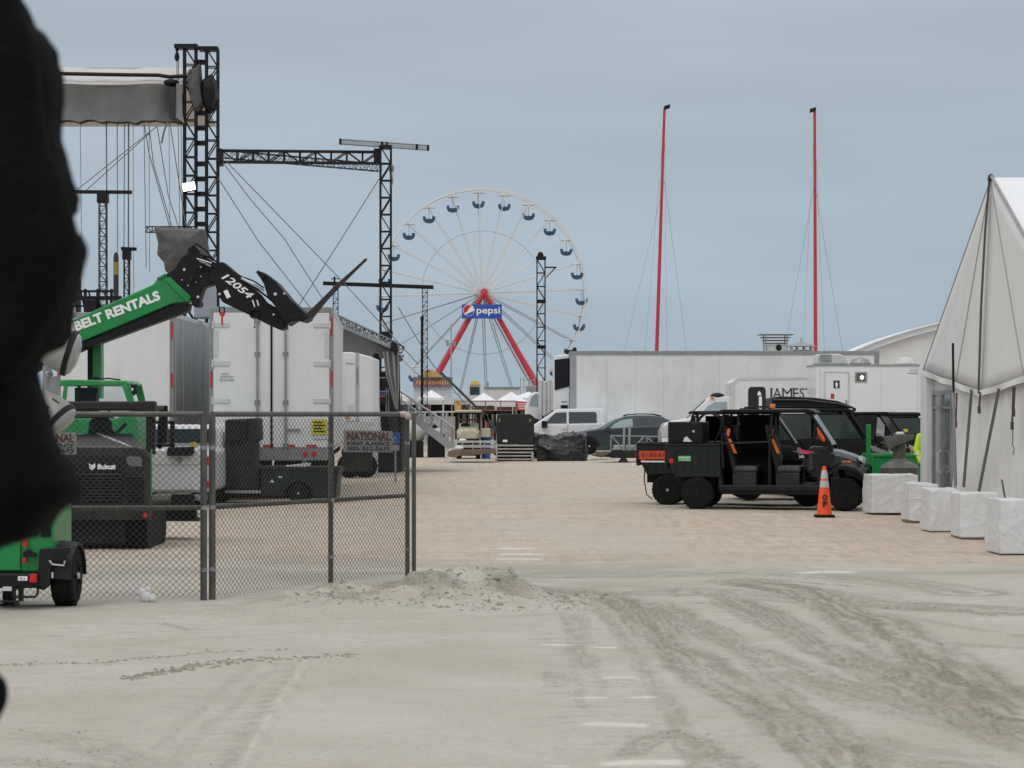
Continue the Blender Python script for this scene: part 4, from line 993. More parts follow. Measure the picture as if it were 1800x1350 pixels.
mb = MB(); mb.prism(pp([(995, 769), (1001, 765), (1004, 769), (999, 772)], Y), Y - .01, Y + .3); mb.build('headlight', LENS, sv)
mb = MB(); mb.prism(pp([(1055, 753), (1067, 746), (1084, 736.5), (1083, 736), (1066, 745), (1052, 753)], Y), Y + .25, Y + W_ - .25); mb.build('windshield', PGLASS, sv)
mb = MB()
for px in (1036, 1163): mb.prism([(gx(px, Y) + .42 * math.cos(t_), g0 + .33 + .42 * math.sin(t_)) for t_ in [math.pi * k / 10 for k in range(11)]], Y - .008, Y + .02)
mb.build('wheel_arch', BLACK, sv)
for px in (1036, 1163):
    for yy in (Y + .1, Y + W_ - .1): wheel(sv, (gx(px, Y), yy, g0 + .34), .34, .22, PGREY, n=22, side=-1 if yy < Y + 1 else 1)
# box truck with dark arch emblem and lettering
Y = 90.0; W_ = 2.4; g0 = gh(8, Y)
bt = root('box_truck', (gx(1300, Y), Y + 1.2, g0), 'white box truck with black arched lighthouse emblem and large serif lettering', 'box truck')
MB().prism(pp([(1289, 760), (1286, 672), (1297, 664), (1470, 663), (1470, 760)], Y), Y, Y + W_).build('cargo_box', WHITE, bt, bevel=.02)
mb = MB(); mb.prism(pp([(1285, 674), (1296, 664), (1470, 662.5), (1470, 666), (1298, 668.5), (1291, 676), (1291, 760), (1285.5, 760)], Y), Y - .02, Y + W_ + .02); mb.build('edge_trim', PGREY, bt)
em = MB().prism(pp([(1315, 760), (1315, 686), (1316.5, 682), (1320, 680), (1341, 680), (1344.5, 682), (1346, 686), (1346, 760)], Y), Y - .012, Y - .006).build('arch_emblem', BLK, bt)
mb = MB(); mb.prism(pp([(1333, 760), (1334, 697), (1339, 697), (1340.5, 760)], Y), Y - .02, Y - .014); mb.prism(pp([(1331.5, 695), (1332, 690), (1334.5, 687), (1337, 690), (1338.5, 695)], Y), Y - .02, Y - .014); mb.build('lighthouse_mark', WHT, em)
def serif(body, px0, px1, pb, pt, m_, par, Y, bold=.02):
    o = text(body, 'lettering', m_, par, at(px0, pb, Y) - V((0, .01, 0)), X_, Z_, gx(px1, Y) - gx(px0, Y), (pb - pt) * Y / FPX, .006, bold); return o
for ch, a_, c_, bt_, pt_ in (('J', 1349.5, 1357.5, 703.5, 682.5), ('A', 1358.5, 1374, 700, 682), ('M', 1375, 1392.5, 700, 682.5), ('E', 1394, 1404, 700, 682.5), ('S', 1405.5, 1414, 700.3, 682.2), ('T', 1415, 1428, 700, 682.5), ('O', 1429, 1442, 700, 682.5), ('C', 1350, 1362, 722, 708)):
    text(ch, 'lettering', mat('ink_blue', (.015, .03, .05), .6), bt, at(a_, bt_, Y) - V((0, .01, 0)), X_, Z_, gx(c_, Y) - gx(a_, Y), (bt_ - pt_) * Y / FPX, .006, .0)
mb = MB()
for a_, c_, yy in ((1353.5, 1359, 682.8), (1357.5, 1363.5, 699.6), (1369.5, 1375.5, 699.6), (1374, 1379, 699.6), (1388, 1394, 699.6), (1374, 1378, 682.8), (1389, 1394, 682.8), (1392.5, 1396, 682.8), (1392.5, 1396, 699.6)): mb.box(gx(a_, Y), gx(c_, Y), Y - .014, Y - .008, gz(yy + .5, Y), gz(yy - .5, Y))
mb.build('letter_serif', BLK, bt)
a = prof_car(bt, Y + .25, 1.9, [(1164, 788), (1163, 758), (1168, 745), (1185, 740), (1212, 735), (1290, 733), (1290, 790), (1180, 792)], [(1208, 738), (1222, 722), (1244, 701), (1254, 697), (1284, 697), (1288, 700), (1288, 738)], 736, .12, WHITEC)
window(bt, Y + .25, 1.9, [(1232, 728), (1244, 714), (1256, 707), (1278, 706), (1279, 728)], *a, .12, PGLASS)
mb = MB(); mb.prism(pp([(1212, 733), (1224, 719), (1243, 701.5), (1241, 701), (1222, 719), (1209, 733)], Y), Y + .5, Y + 1.9); mb.build('windshield', PGLASS, bt)
mb = MB(); mb.prism(pp([(1164, 764), (1165, 753), (1172, 747), (1179, 749), (1180, 762), (1172, 767)], Y), Y + .24, Y + .5); mb.build('headlight', LENS, bt)
MB().ell(at(1261, 696, Y + .6), .28, .25, .13).build('roof_beacon', BLACK, bt)
MB().ell(at(1252, 699, Y + .3), .1, .06, .04).build('marker_light', AMBER, bt)
MB().obb(at(1217, 738, Y + .1), (.05, 0, 0), (0, .12, 0), (0, 0, .22)).build('door_mirror', WHITEC, bt, bevel=.03)
for px in (1195, 1430):
    for yy in (Y + .35, Y + 2.1): wheel(bt, (gx(px, Y), yy, g0 + .42), .42, .26, n=20, side=-1 if yy < Y + 1 else 1)
# restroom trailer
Y = 86.0; W_ = 2.5; g0 = gh(10, Y)
rt_ = root('restroom_trailer', (gx(1520, Y), Y + 1.2, g0), 'white restroom trailer with a door, black sign plate and lit porch lamp', 'trailer')
zb = g0 + .6
MB().box(gx(1434, Y), gx(1616, Y), Y, Y + W_, zb, gz(642, Y)).build('body', WHITEC, rt_, bevel=.03)
mb = MB(); mb.box(gx(1432.5, Y), gx(1617, Y), Y - .03, Y + W_ + .03, gz(643.5, Y), gz(640.5, Y)); mb.build('roof_trim', GREYM, rt_)
mb = MB(); mb.box(gx(1441, Y), gx(1442.5, Y), Y - .01, Y, zb, gz(647, Y)); mb.box(gx(1548, Y), gx(1548.6, Y), Y - .008, Y, zb, gz(646, Y)); mb.box(gx(1612, Y), gx(1613, Y), Y - .01, Y, zb, gz(646, Y)); mb.build('panel_joint', PGREY, rt_)
mb = MB()
for a_, c_, b1, b2 in ((1448, 1450, 724, 653), (1491, 1493, 724, 653), (1450, 1491, 655, 653)): mb.box(gx(a_, Y), gx(c_, Y), Y - .04, Y, gz(b1, Y), gz(b2, Y))
mb.build('door_frame', PGREY, rt_)
dr = MB().box(gx(1450.5, Y), gx(1490.5, Y), Y - .025, Y, gz(724, Y), gz(655.5, Y)).build('door', WHITEC, rt_, bevel=.008)
MB().box(gx(1486, Y), gx(1488.5, Y), Y - .07, Y - .026, gz(711, Y), gz(703, Y)).build('handle', GREYM, dr)
pl = MB().box(gx(1465, Y), gx(1475.8, Y), Y - .035, Y - .026, gz(682.5, Y), gz(669, Y)).build('sign_plate', BLK, dr)
mb = MB(); mb.ell(at(1470.5, 671.8, Y - .04), .02, .008, .02); mb.prism(pp([(1468, 673.4), (1473, 673.4), (1472.3, 677), (1471.7, 681.5), (1469.3, 681.5), (1468.7, 677)], Y), Y - .042, Y - .036); mb.build('figure_symbol', WHT, pl)
lp = MB().box(gx(1503, Y), gx(1524, Y), Y - .03, Y, gz(672, Y), gz(654, Y)).build('lamp_plate', GREYM, rt_, bevel=.01)
MB().box(gx(1506, Y), gx(1521, Y), Y - .05, Y - .031, gz(669.5, Y), gz(656.5, Y)).build('lamp_recess', mat('bronze', (.1, .08, .06), .5, .5), lp)
MB().ell(at(1515.3, 663.5, Y - .1), .06, .05, .06).build('lit_bulb', LAMPON, lp)
text('ACS', 'lettering', mat('grey_lettering', (.3, .32, .34), .5), rt_, at(1598, 653.5, Y) - V((0, .006, 0)), X_, Z_, .32, .1, .004, 0, .3)
mb = MB(); mb.box(gx(1595, Y), gx(1614, Y), Y - .006, Y - .001, gz(657, Y), gz(655.5, Y)); mb.build('letter_rule', GREYM, rt_)
ac = MB().prism(pp([(1437, 640), (1440, 624), (1444, 621.5), (1480, 621), (1490, 626), (1496, 640)], Y), Y + .6, Y + 1.5).build('air_conditioner', PGREY, rt_, bevel=.05)
mb = MB(); mb.box(gx(1445, Y), gx(1465, Y), Y + .55, Y + .6, gz(634, Y), gz(622.5, Y)); mb.build('intake_grille', GREYM, ac)
for a_, h_ in ((1520, 12), (1600, 9)):
    mb = MB(); mb.lathe([(.42, 0), (.42, .06), (.38, .1), (.3, .22), (.1, .28), (.01, .29)], (gx(a_, Y), Y + 1.1, gz(640, Y)), n=18); mb.build('roof_vent', GREYM if a_ == 1520 else PGREY, rt_)
MB().box(gx(1435, Y), gx(1615, Y), Y - .004, Y + 2.2, g0 + .3, gz(724.5, Y)).build('added_black_screen', BLACK, rt_)  # black screen added to darken the region below the white body
for a_ in (1530, 1552): wheel(rt_, (gx(a_, Y), Y + .2, g0 + .36), .36, .22, n=18)
mb = MB()
for k in range(3): mb.box(gx(1448, Y), gx(1492, Y), Y - .3 - .28 * k, Y - .02 - .28 * k, g0 + .5 - .17 * k - .04, g0 + .5 - .17 * k)
mb.build('steps', GREYM, rt_)

# ------------------------------------------------------------------ mid-ground clutter between the trailers
# side stage with slanting truss roof and grey curtain
Y = 68
g0 = gh(0, Y)
ms = root('side_stage', (gx(650, Y), Y + 3, g0), 'low side stage with slanting truss roof, grey canopy and hanging curtain', 'stage')
p, q = at(560, 545, Y), at(694, 607, Y)
MB().truss(p, q, .22, 18, .022, .012, d=.25).build('roof_truss', GREYM, ms)
MB().truss(p + V((0, 5, .0)), q + V((0, 5, 0)), .22, 18, .022, .012, d=.25).build('roof_truss', BLACK, ms)
mb = MB(); mb.tube(at(560, 556, Y), at(689, 611, Y), .05, 8); mb.build('front_rail', PGREY, ms)
mb = MB(); mb.grid(lambda u, v_: tuple(at(556 + 138 * u, 551 + 66 * u + 3 * math.sin(u * 9), Y) + V((0, .3 + 5 * v_, -.12 * math.sin(v_ * math.pi)))), 24, 6); mb.grid(lambda u, v_: tuple(at(556 + 138 * u, 549 + 66 * u + 3 * math.sin(u * 9), Y) + V((0, .3 + 5 * v_, .0))), 24, 2); mb.build('canopy', TARPG, ms)
MB().prism(pp([(585, 560), (604, 570), (690, 611), (694, 622), (680, 628), (668, 630), (650, 626), (632, 621), (585, 620)], Y), Y + .35, Y + .5).build('back_valance', TARPG, ms, bevel=.03)
mb = MB(); mb.prism(pp([(690, 601), (699, 604), (700, 617), (697, 620), (686, 616)], Y), Y - .3, Y + .4); mb.build('eave_motor', BLACK, ms, bevel=.02)
def curt(u, v_):
    pa = [(675, 618), (677, 640), (681, 662), (688, 685), (695, 716)]; pb = [(698, 618), (700, 645), (700, 670), (699, 690), (698, 722)]
    k = min(v_ * 4, 3.999); i = int(k); f = k - i; a = [pa[i][j] * (1 - f) + pa[i + 1][j] * f for j in (0, 1)]; c = [pb[i][j] * (1 - f) + pb[i + 1][j] * f for j in (0, 1)]
    return tuple(at(a[0] * (1 - u) + c[0] * u, a[1] * (1 - u) + c[1] * u, Y) + V((0, .12 * math.sin(u * 16) * (1 - v_ * .3), 0)))
mb = MB(); mb.grid(curt, 20, 16); o = mb.build('side_curtain', mat('grey_curtain', (.3, .31, .3), .8, var=.1), ms, smooth=True); k = o.modifiers.new('s', 'SOLIDIFY'); k.thickness = .03
mb = MB(); mb.prism(pp([(676, 640), (684, 668), (691, 700), (696, 718), (697, 760), (685, 760), (672, 700)], Y), Y + .4, Y + .7); mb.prism(pp([(697, 622), (701, 640), (702, 700), (704, 728), (698, 728), (696, 690)], Y), Y + .35, Y + .7); mb.build('black_drape', TARPD, ms)
mb = MB(); mb.box(gx(640, Y), gx(704, Y), Y + .8, Y + 5, g0 + .1, gz(712, Y)); mb.build('stage_deck', BLACK, ms)
mb = MB(); mb.prism(pp([(645, 662), (655, 660), (663, 650), (676, 650), (682, 662), (688, 690), (690, 712), (645, 712)], Y), Y + 2.5, Y + 3); mb.build('dark_backing', TARPD, ms)
mb = MB(); mb.tube(at(666, 712, Y + .5), at(666, 625, Y + .5), .05, 6); mb.tube(at(653, 634, Y + .5), at(668, 662, Y + .5), .06, 6); mb.ell(at(661, 632, Y + .4), .12, .12, .22); mb.tube(at(645, 622, Y + .5), at(680, 622, Y + .5), .04, 6); mb.build('lighting_rig', BLACK, ms)
mb = MB()
for a_, c_, e_ in ((654, 681, 692), (656, 678, 664), (654, 684, 688)): mb.tube(at(a_, e_, Y + .2), at(c_, e_, Y + .2), .02, 6)
for a_ in (656, 663, 679, 683): mb.tube(at(a_, 728, Y + .2), at(a_, 682 if a_ > 670 else 662, Y + .2), .02, 6)
mb.build('guard_rail', ALU, ms)
bn = MB().box(gx(651, Y), gx(678, Y), Y + .1, Y + .16, gz(708, Y), gz(690, Y)).build('side_banner', BLK, ms)
MB().box(gx(651, Y), gx(678, Y), Y + .08, Y + .098, gz(694, Y), gz(690, Y)).build('blue_band', BLUE, bn); MB().box(gx(651, Y), gx(678, Y), Y + .08, Y + .098, gz(698, Y), gz(695, Y)).build('red_band', mat('red_band', (.5, .05, .03)), bn)
MB().box(gx(656, Y), gx(661, Y), Y + .08, Y + .098, gz(704, Y), gz(700, Y)).build('badge', WHT, bn)
mb = MB(); mb.box(gx(651, Y), gx(664, Y), Y - .2, Y + .1, g0, gz(712, Y)); mb.prism(pp([(655, 780), (657, 712), (668, 712), (672, 780)], Y), Y - .3, Y - .21); mb.build('white_apron', WHITE, ms)
# small white service trailer under the roof
Y = 64
sv2 = root('service_trailer', (gx(630, Y), Y + 2, gh(0, Y)), 'small white service trailer with narrow door under the slanting stage roof', 'trailer')
MB().prism(pp([(592, 790), (592, 619), (618, 619), (655, 628), (656, 790)], Y), Y, Y + 3.2).build('body', WHITE, sv2, bevel=.03)
d_ = MB().box(gx(607, Y), gx(625, Y), Y - .02, Y, gz(740, Y), gz(628, Y)).build('door', WHITEC, sv2, bevel=.006)
text('Airway', 'lettering', BLK, d_, at(608, 640.5, Y) - V((0, .03, 0)), (1, 0, -.03), Z_, .23, .05, .004, 0, .4)
MB().box(gx(612, Y), gx(622, Y), Y - .04, Y - .021, gz(727, Y), gz(711, Y)).build('vent_plate', PGREY, d_)
MB().box(gx(625.5, Y), gx(631, Y), Y - .02, Y, gz(740, Y), gz(620, Y)).build('grey_stripe', mat('stripe_grey', (.4, .41, .42), .5), sv2)
text('TRANSPORT', 'lettering', mat('grey_lettering2', (.2, .2, .22), .5), sv2, at(630.2, 676, Y) - V((0, .03, 0)), (0, 0, 1), (-1, 0, 0), .52, .05, .004, 0)
mb = MB(); mb.prism(pp([(598, 790), (598, 742), (656, 742), (656, 770), (612, 786)], Y), Y - .03, Y - .01); mb.build('lower_skirt', PGREY, sv2)
for a_ in (612, 640): wheel(sv2, (gx(a_, Y), Y + .5, gh(0, Y) + .35), .35, .2, BLACK, n=18)
MB().box(gx(600, Y), gx(655, Y), Y + .1, Y + .14, gh(0, Y) + .2, gz(788, Y)).build('side_skirt', DARKD, sv2)
MB().box(gx(607, Y), gx(615, Y), Y - .06, Y - .031, gz(735, Y), gz(732, Y)).build('marker_light', AMBER, sv2)
# blue sign and legs
Y = 60
bs = root('blue_notice', (gx(695, Y), Y, gh(0, Y)), 'blue notice board with a white drop outline beside the fence end', 'sign')
MB().box(gx(687, Y), gx(703, Y), Y, Y + .03, gz(781, Y), gz(760, Y)).build('board', BLUE, bs)
mb = MB(); mb.path([at(a_, c_, Y) - V((0, .01, 0)) for a_, c_ in ((694, 768), (697, 773), (696, 777), (692, 777), (690.5, 773))], .012, 5, True); mb.build('drop_outline', PGREY, bs)
MB().box(gx(688, Y), gx(702, Y), Y, Y + .03, gz(792, Y), gz(783, Y)).build('lower_board', mat('faded_pink', (.4, .3, .33), .7, var=.3), bs)
MB().beam((gx(695, Y), Y + .05, gh(0, Y)), (gx(695, Y), Y + .05, gz(762, Y)), .05).build('post', GREYM, bs)
# stairs
Y = 70
stp = root('metal_stairs', (gx(750, Y), Y + .5, gh(0, Y)), 'aluminium stairs with two hand rails leading up to the side stage', 'stairs')
for yy in (0, 1.1):
    mb = MB(); mb.beam(at(717, 727, Y) + V((0, yy, 0)), at(792, 786, Y) + V((0, yy, 0)), .05, .2); mb.build('stringer', ALU, stp)
    mb = MB(); mb.tube(at(700, 686, Y) + V((0, yy, 0)), at(798, 753, Y) + V((0, yy, 0)), .022, 6); mb.tube(at(700, 701, Y) + V((0, yy, 0)), at(795, 766, Y) + V((0, yy, 0)), .018, 6)
    for k in range(6): a_ = 703 + k * 18; mb.tube(at(a_, 688 + (a_ - 700) * .684, Y) + V((0, yy, 0)), at(a_, 716 + (a_ - 703) * .79, Y) + V((0, yy, 0)), .018, 6)
    mb.tube(at(797, 753, Y) + V((0, yy, 0)), at(794, 786, Y) + V((0, yy, 0)), .022, 6)
    mb.build('hand_rail', ALU, stp)
mb = MB()
for k in range(10): t_ = (k + .5) / 10; c = at(717, 727, Y).lerp(at(792, 786, Y), t_); mb.box(c.x - .13, c.x + .13, Y + .03, Y + 1.07, c.z - .015, c.z + .015)
mb.build('tread', ALU, stp)
mb = MB()
for a_, c_, d_, e_ in ((724, 700, 742, 730), (742, 700, 724, 730), (752, 722, 770, 752), (770, 722, 752, 752)): mb.tube(at(a_, c_, Y + 1.2), at(d_, e_, Y + 1.2), .02, 6)
mb.box(gx(690, Y), gx(718, Y), Y + .03, Y + 1.07, gz(727, Y), gz(724, Y)); mb.build('cross_brace', ALU, stp)
# tanks
Y = 88
for i, (a_, c_, t_, b_, lb) in enumerate(((694, 748, 738, 780, 'large white horizontal storage tank behind the stairs'), (748, 786, 752, 768, 'small white tank on a dark skid beside the large one'))):
    g0 = gh(0, Y); tn = root('storage_tank', (gx((a_ + c_) / 2, Y), Y, g0), lb, 'tank', 'white storage tanks')
    r0 = (b_ - t_) / 2 * Y / FPX; zc = gz((t_ + b_) / 2, Y)
    MB().lathe([(.02, gx(a_, Y)), (r0 * .6, gx(a_, Y) + .05), (r0, gx(a_, Y) + .25), (r0, gx(c_, Y) - .25), (r0 * .6, gx(c_, Y) - .05), (.02, gx(c_, Y))], (0, Y, zc), (1, 0, 0), 24).build('shell', mat('tank_white', (.48, .48, .46), .6, var=.1, dirt=.3), tn, smooth=True)
    mb = MB(); mb.box(gx(a_ + 4, Y), gx(c_ - 4, Y), Y - .4, Y + .4, g0, zc - r0 * .8); mb.build('skid', BLACK, tn)
    MB().box(gx(a_ + 12, Y), gx(a_ + 20, Y), Y - .1, Y + .1, zc + r0 * .95, zc + r0 + .12).build('filler_cap', BLACK, tn)
rj = root('site_fence', (gx(745, 104), 104, gh(0, 104)), 'low pale barrier panels with thin uprights behind the storage tanks', 'barrier')
Y = 104; mb = MB()
for k in range(7): mb.tube((gx(690 + k * 19, Y), Y, gh(0, Y)), at(690 + k * 19, 724, Y), .03, 5)
mb.tube(at(690, 725, Y), at(804, 724, Y), .035, 5); mb.build('frame', PGREY, rj)
MB().box(gx(690, Y), gx(800, Y), Y + .05, Y + .1, gh(0, Y) + .3, gz(732, Y)).build('screen_cloth', mat('sand_screen', (.42, .41, .38), .9, var=.25, scale=1), rj)
# leaning dark boom
Y = 92
lb_ = root('loading_boom', at(880, 762, Y), 'long dark green boom pole leaning down to the right over the golf cart', 'boom')
mb = MB(); mb.beam(at(775, 655, Y), at(850, 728, Y), .08, .1); mb.beam(at(848, 726, Y), at(880, 766, Y), .12, .14); mb.build('boom_arm', mat('boom_green', (.03, .06, .05), .6), lb_)
mb = MB(); mb.beam(at(853, 728, Y), at(862, 770, Y), .12); mb.beam(at(862, 770, Y), at(878, 745, Y), .07); mb.build('red_strut', mat('dull_red', (.2, .04, .04), .6), lb_)
mb = MB(); mb.box(gx(800, Y), gx(900, Y), Y + .4, Y + .5, gz(728, Y), gz(722, Y)); mb.box(gx(868, Y), gx(872, Y), Y + .4, Y + .5, gh(0, Y), gz(722, Y)); mb.box(gx(893, Y), gx(896, Y), Y + .4, Y + .5, gh(0, Y), gz(722, Y)); mb.build('rear_frame', BLACK, lb_)
# golf cart
Y = 85; g0 = gh(0, Y)
gc_ = root('golf_cart', (gx(823, Y), Y + 1, g0), 'beige golf cart with cream roof facing the camera', 'golf cart')
MB().box(gx(800, Y), gx(846, Y), Y - .1, Y + 1.9, gz(725, Y), gz(720.5, Y)).build('roof', BEIGE, gc_, bevel=.04)
for a_ in (803, 842):
    for yy in (.1, 1.7): MB().tube((gx(a_, Y), Y + yy, gz(756, Y)), (gx(a_, Y), Y + yy, gz(724, Y)), .025, 8).build('roof_post', BLACK, gc_)
bd = MB(); bd.loft([[(gx(a_, Y), Y + yy, gz(c_, Y)) for a_, c_ in pts] for yy, pts in ((-.25, [(809, 771), (837, 771), (839, 763), (833, 756), (813, 756), (807, 763)]), (.3, [(803, 773), (843, 773), (844, 758), (838, 750), (808, 750), (802, 758)]), (1.8, [(803, 773), (843, 773), (844, 762), (838, 760), (808, 760), (802, 762)]))]); bd.build('front_cowl', BEIGE, gc_, bevel=.04)
MB().box(gx(808, Y), gx(838, Y), Y + .02, Y + .06, gz(771, Y), gz(766, Y)).build('yellow_bumper', mat('pale_yellow', (.5, .48, .12), .6), gc_)
MB().box(gx(806, Y), gx(840, Y), Y + 1.1, Y + 1.4, gz(762, Y), gz(744, Y)).build('seat', BEIGE, gc_, bevel=.04)
mb = MB(); mb.tube(at(806, 738, Y + 1.5), at(842, 738, Y + 1.5), .03, 6)
for a_ in (812, 820, 826, 834): mb.tube(at(a_, 738, Y + 1.5), at(a_, 746, Y + 1.5), .02, 6)
mb.build('grab_bar', mat('dull_red', (.2, .04, .04), .6), gc_)
o = MB().box(gx(804.5, Y), gx(841.5, Y), Y + .08, Y + .1, gz(750, Y), gz(728, Y)).build('windshield', CLEAR, gc_)
mb = MB(); mb.lathe([(.17, -.01), (.17, .01)], at(818, 748, Y + .6), (0, -.5, .8), 16); mb.build('steering_wheel', BLACK, gc_)
for a_ in (806, 840):
    for yy in (.15, 1.6): wheel(gc_, (gx(a_, Y), Y + yy, g0 + .22), .22, .16, n=16, axis=(1, 0, 0), side=1)
MB().box(gx(804, Y), gx(842, Y), Y, Y + 1.7, g0 + .12, gz(771, Y)).build('chassis', BLACK, gc_)
tag(MB().box(gx(846, Y), gx(862, Y), Y + .2, Y + .9, gz(769, Y), gz(753, Y)).build('cream_box', BEIGE, bevel=.03), 'cream box on top of a blue bin right of the golf cart', 'box')
mb = MB(); mb.lathe([(.16, gh(0, Y)), (.2, gz(769.5, Y)), (.22, gz(769.2, Y)), (.19, gz(769.1, Y))], (gx(854, Y), Y + .5, 0), n=16); tag(mb.build('blue_bin', BLUE), 'round blue bin under the cream box', 'bin')
# traffic drum
Y = 83; g0 = gh(0, Y); td = root('traffic_drum', (gx(794, Y), Y, g0), 'narrow orange and white marker drum at the foot of the stairs', 'drum')
MB().lathe([(.09, g0), (.085, gz(768, Y))], (gx(794, Y), Y, 0), n=16).build('white_base', WHITE, td)
MB().lathe([(.088, gz(768, Y)), (.08, gz(760, Y)), (.02, gz(757, Y))], (gx(794, Y), Y, 0), n=16).build('orange_top', ORANGE, td)
# flat platform cart with dirty base
Y = 80; g0 = gh(0, Y); pc = root('platform_cart', (gx(835, Y), Y + .6, g0), 'long low platform with white edge rails and muddy timber base', 'platform')
mb = MB(); mb.box(gx(793, Y), gx(872, Y), Y, Y + 1.4, gz(778.5, Y), gz(775.5, Y)); mb.box(gx(795, Y), gx(872, Y), Y, Y + 1.4, gz(787, Y), gz(782, Y))
for a_ in (794, 812, 830, 850, 869): mb.box(gx(a_, Y), gx(a_ + 2, Y), Y + .02, Y + .1, gz(792, Y), gz(778, Y))
mb.build('edge_rail', SLAT, pc)
mb = MB(); mb.prism(pp([(786, 800), (788, 793), (800, 791), (870, 789), (872, 797), (840, 799), (810, 801), (800, 804), (790, 803)], Y), Y - .15, Y + 1.5); mb.build('timber_base', WOOD, pc, bevel=.02)
mb = MB(); mb.ell(at(813, 774, Y + .3), .14, .1, .07, 8, 6); mb.ell(at(807, 787, Y - .05), .16, .06, .08, 8, 6); tag(mb.build('crumpled_cloth', WHITE), 'crumpled white cloth lying on the low platform', 'cloth')
# black case on slatted stack
Y = 82; g0 = gh(0, Y)
ps = root('deck_stack', (gx(905, Y), Y + .6, g0), 'stack of pale slatted decks under the black case', 'stack')
for k in range(5):
    py = 782 + k * 6.0; mb = MB(); mb.box(gx(870 + (k % 2), Y), gx(938, Y), Y - .05 + .02 * (k % 2), Y + 1.2, gz(py + 2.6, Y), gz(py, Y)); mb.build('slatted_deck', SLAT, ps, bevel=.01)
mb = MB(); mb.box(gx(874, Y), gx(934, Y), Y + .06, Y + 1.1, gh(0, Y), gz(782, Y)); mb.build('spacer_block', BLACK, ps)
bc = root('black_case', at(905, 780, Y), 'large black equipment case standing on the slatted deck stack', 'case')
MB().prism(pp([(873, 781), (872, 745), (874, 730), (880, 727), (932, 728), (939, 733), (939, 781)], Y), Y, Y + 1.2).build('body', mat('black_vinyl', (.012, .013, .011), .7, var=.5, bump=.6, bscale=5), bc, bevel=.04)
mb = MB()
for a_ in (878, 932): mb.box(gx(a_ - 1.5, Y), gx(a_ + 1.5, Y), Y - .02, Y, gz(742, Y), gz(736, Y))
mb.build('latch', mat('brass_latch', (.25, .2, .08), .5, .6), bc)
MB().box(gx(884, Y), gx(892, Y), Y - .03, Y - .001, gz(777, Y), gz(773, Y)).build('paper_label', WHT, bc)
# black wrapped bundle
rr = random.Random(8)
def crumple(name, px0, px1, pt, pb, Y, D, m_, label, cat, amp=.05, seed=1, parent=None, nseg=9, pinch=.0, group=None):
    """box with many faces, pushed in and out so that it reads as wrapped film"""
    x0, x1, z0, z1 = gx(px0, Y), gx(px1, Y), gz(pb, Y), gz(pt, Y)
    b = bmesh.new(); bmesh.ops.create_cube(b, size=1); bmesh.ops.subdivide_edges(b, edges=b.edges[:], cuts=nseg, use_grid_fill=True)
    r3 = np.random.default_rng(seed)
    vs = []
    from mathutils import noise as mn
    off = V((seed * 3.7, seed * 1.3, seed))
    for v in b.verts:
        c = v.co.copy(); p = V((x0 + (c.x + .5) * (x1 - x0), Y + (c.y + .5) * D, z0 + (c.z + .5) * (z1 - z0)))
        w2 = p * 3.2 + off + mn.noise_vector(p * 1.7 + off) * .9
        rd = 1 - abs(mn.noise(w2)) * 2.2; rd2 = 1 - abs(mn.noise(w2 * 2.3)) * 2.2
        n_ = mn.noise_vector(p * 1.6 + off) * amp * .8 + c.normalized() * (max(rd, 0) ** 6 * .28 + max(rd2, 0) ** 6 * .16) * amp + mn.noise_vector(p * 9 + off) * amp * .08
        e = c.copy(); e = V((e.x ** 3 * 4, e.y ** 3 * 4, e.z ** 3 * 4))
        n_.z *= (.4 if c.z < -.45 else 1)
        p += n_ - V((e.x * pinch * (c.z + .5), e.y * pinch * (c.z + .5), 0))
        if c.z < -.49: p.z = z0 + abs(n_.z) * .3
        vs.append(tuple(p))
    mb = MB(); mb.v = vs; mb.f = [tuple(v.index for v in f.verts) for f in b.faces]; b.free()
    o = mb.build(name, m_, parent, smooth=True)
    if parent is None: tag(o, label, cat, group)
    return o
crumple('wrapped_bundle', 943, 1029, 768, 810, 82, 1.3, BWRAP, 'lumpy black plastic wrapped bundle in front of the white pickup', 'bundle', .3, 3, nseg=22)
Y = 81.6
for a_, lb in ((945, 'dark upright stake at the left end of the black wrapped bundle'), (1026, 'dark upright stake at the right end of the black wrapped bundle')): tag(MB().beam((gx(a_, Y), Y, gh(0, Y)), at(a_, 764 if a_ < 1000 else 774, Y), .06).build('stake', BLACK), lb, 'stake', 'stakes by the black bundle')
tag(MB().box(gx(936, Y), gx(944, Y), Y - .2, Y + .1, gz(812, Y), gz(806, Y)).build('timber_block', mat('pale_timber', (.4, .36, .25), .8)), 'small pale timber block between slatted stack and black bundle', 'block')
mb = MB(); mb.prism(pp([(1040, 801), (1052, 796), (1066, 793), (1075, 796), (1070, 801), (1056, 804)], 84), 84, 84.8); tag(mb.build('muddy_mat', WOOD), 'muddy folded mat on the ground in front of the dark car', 'mat')
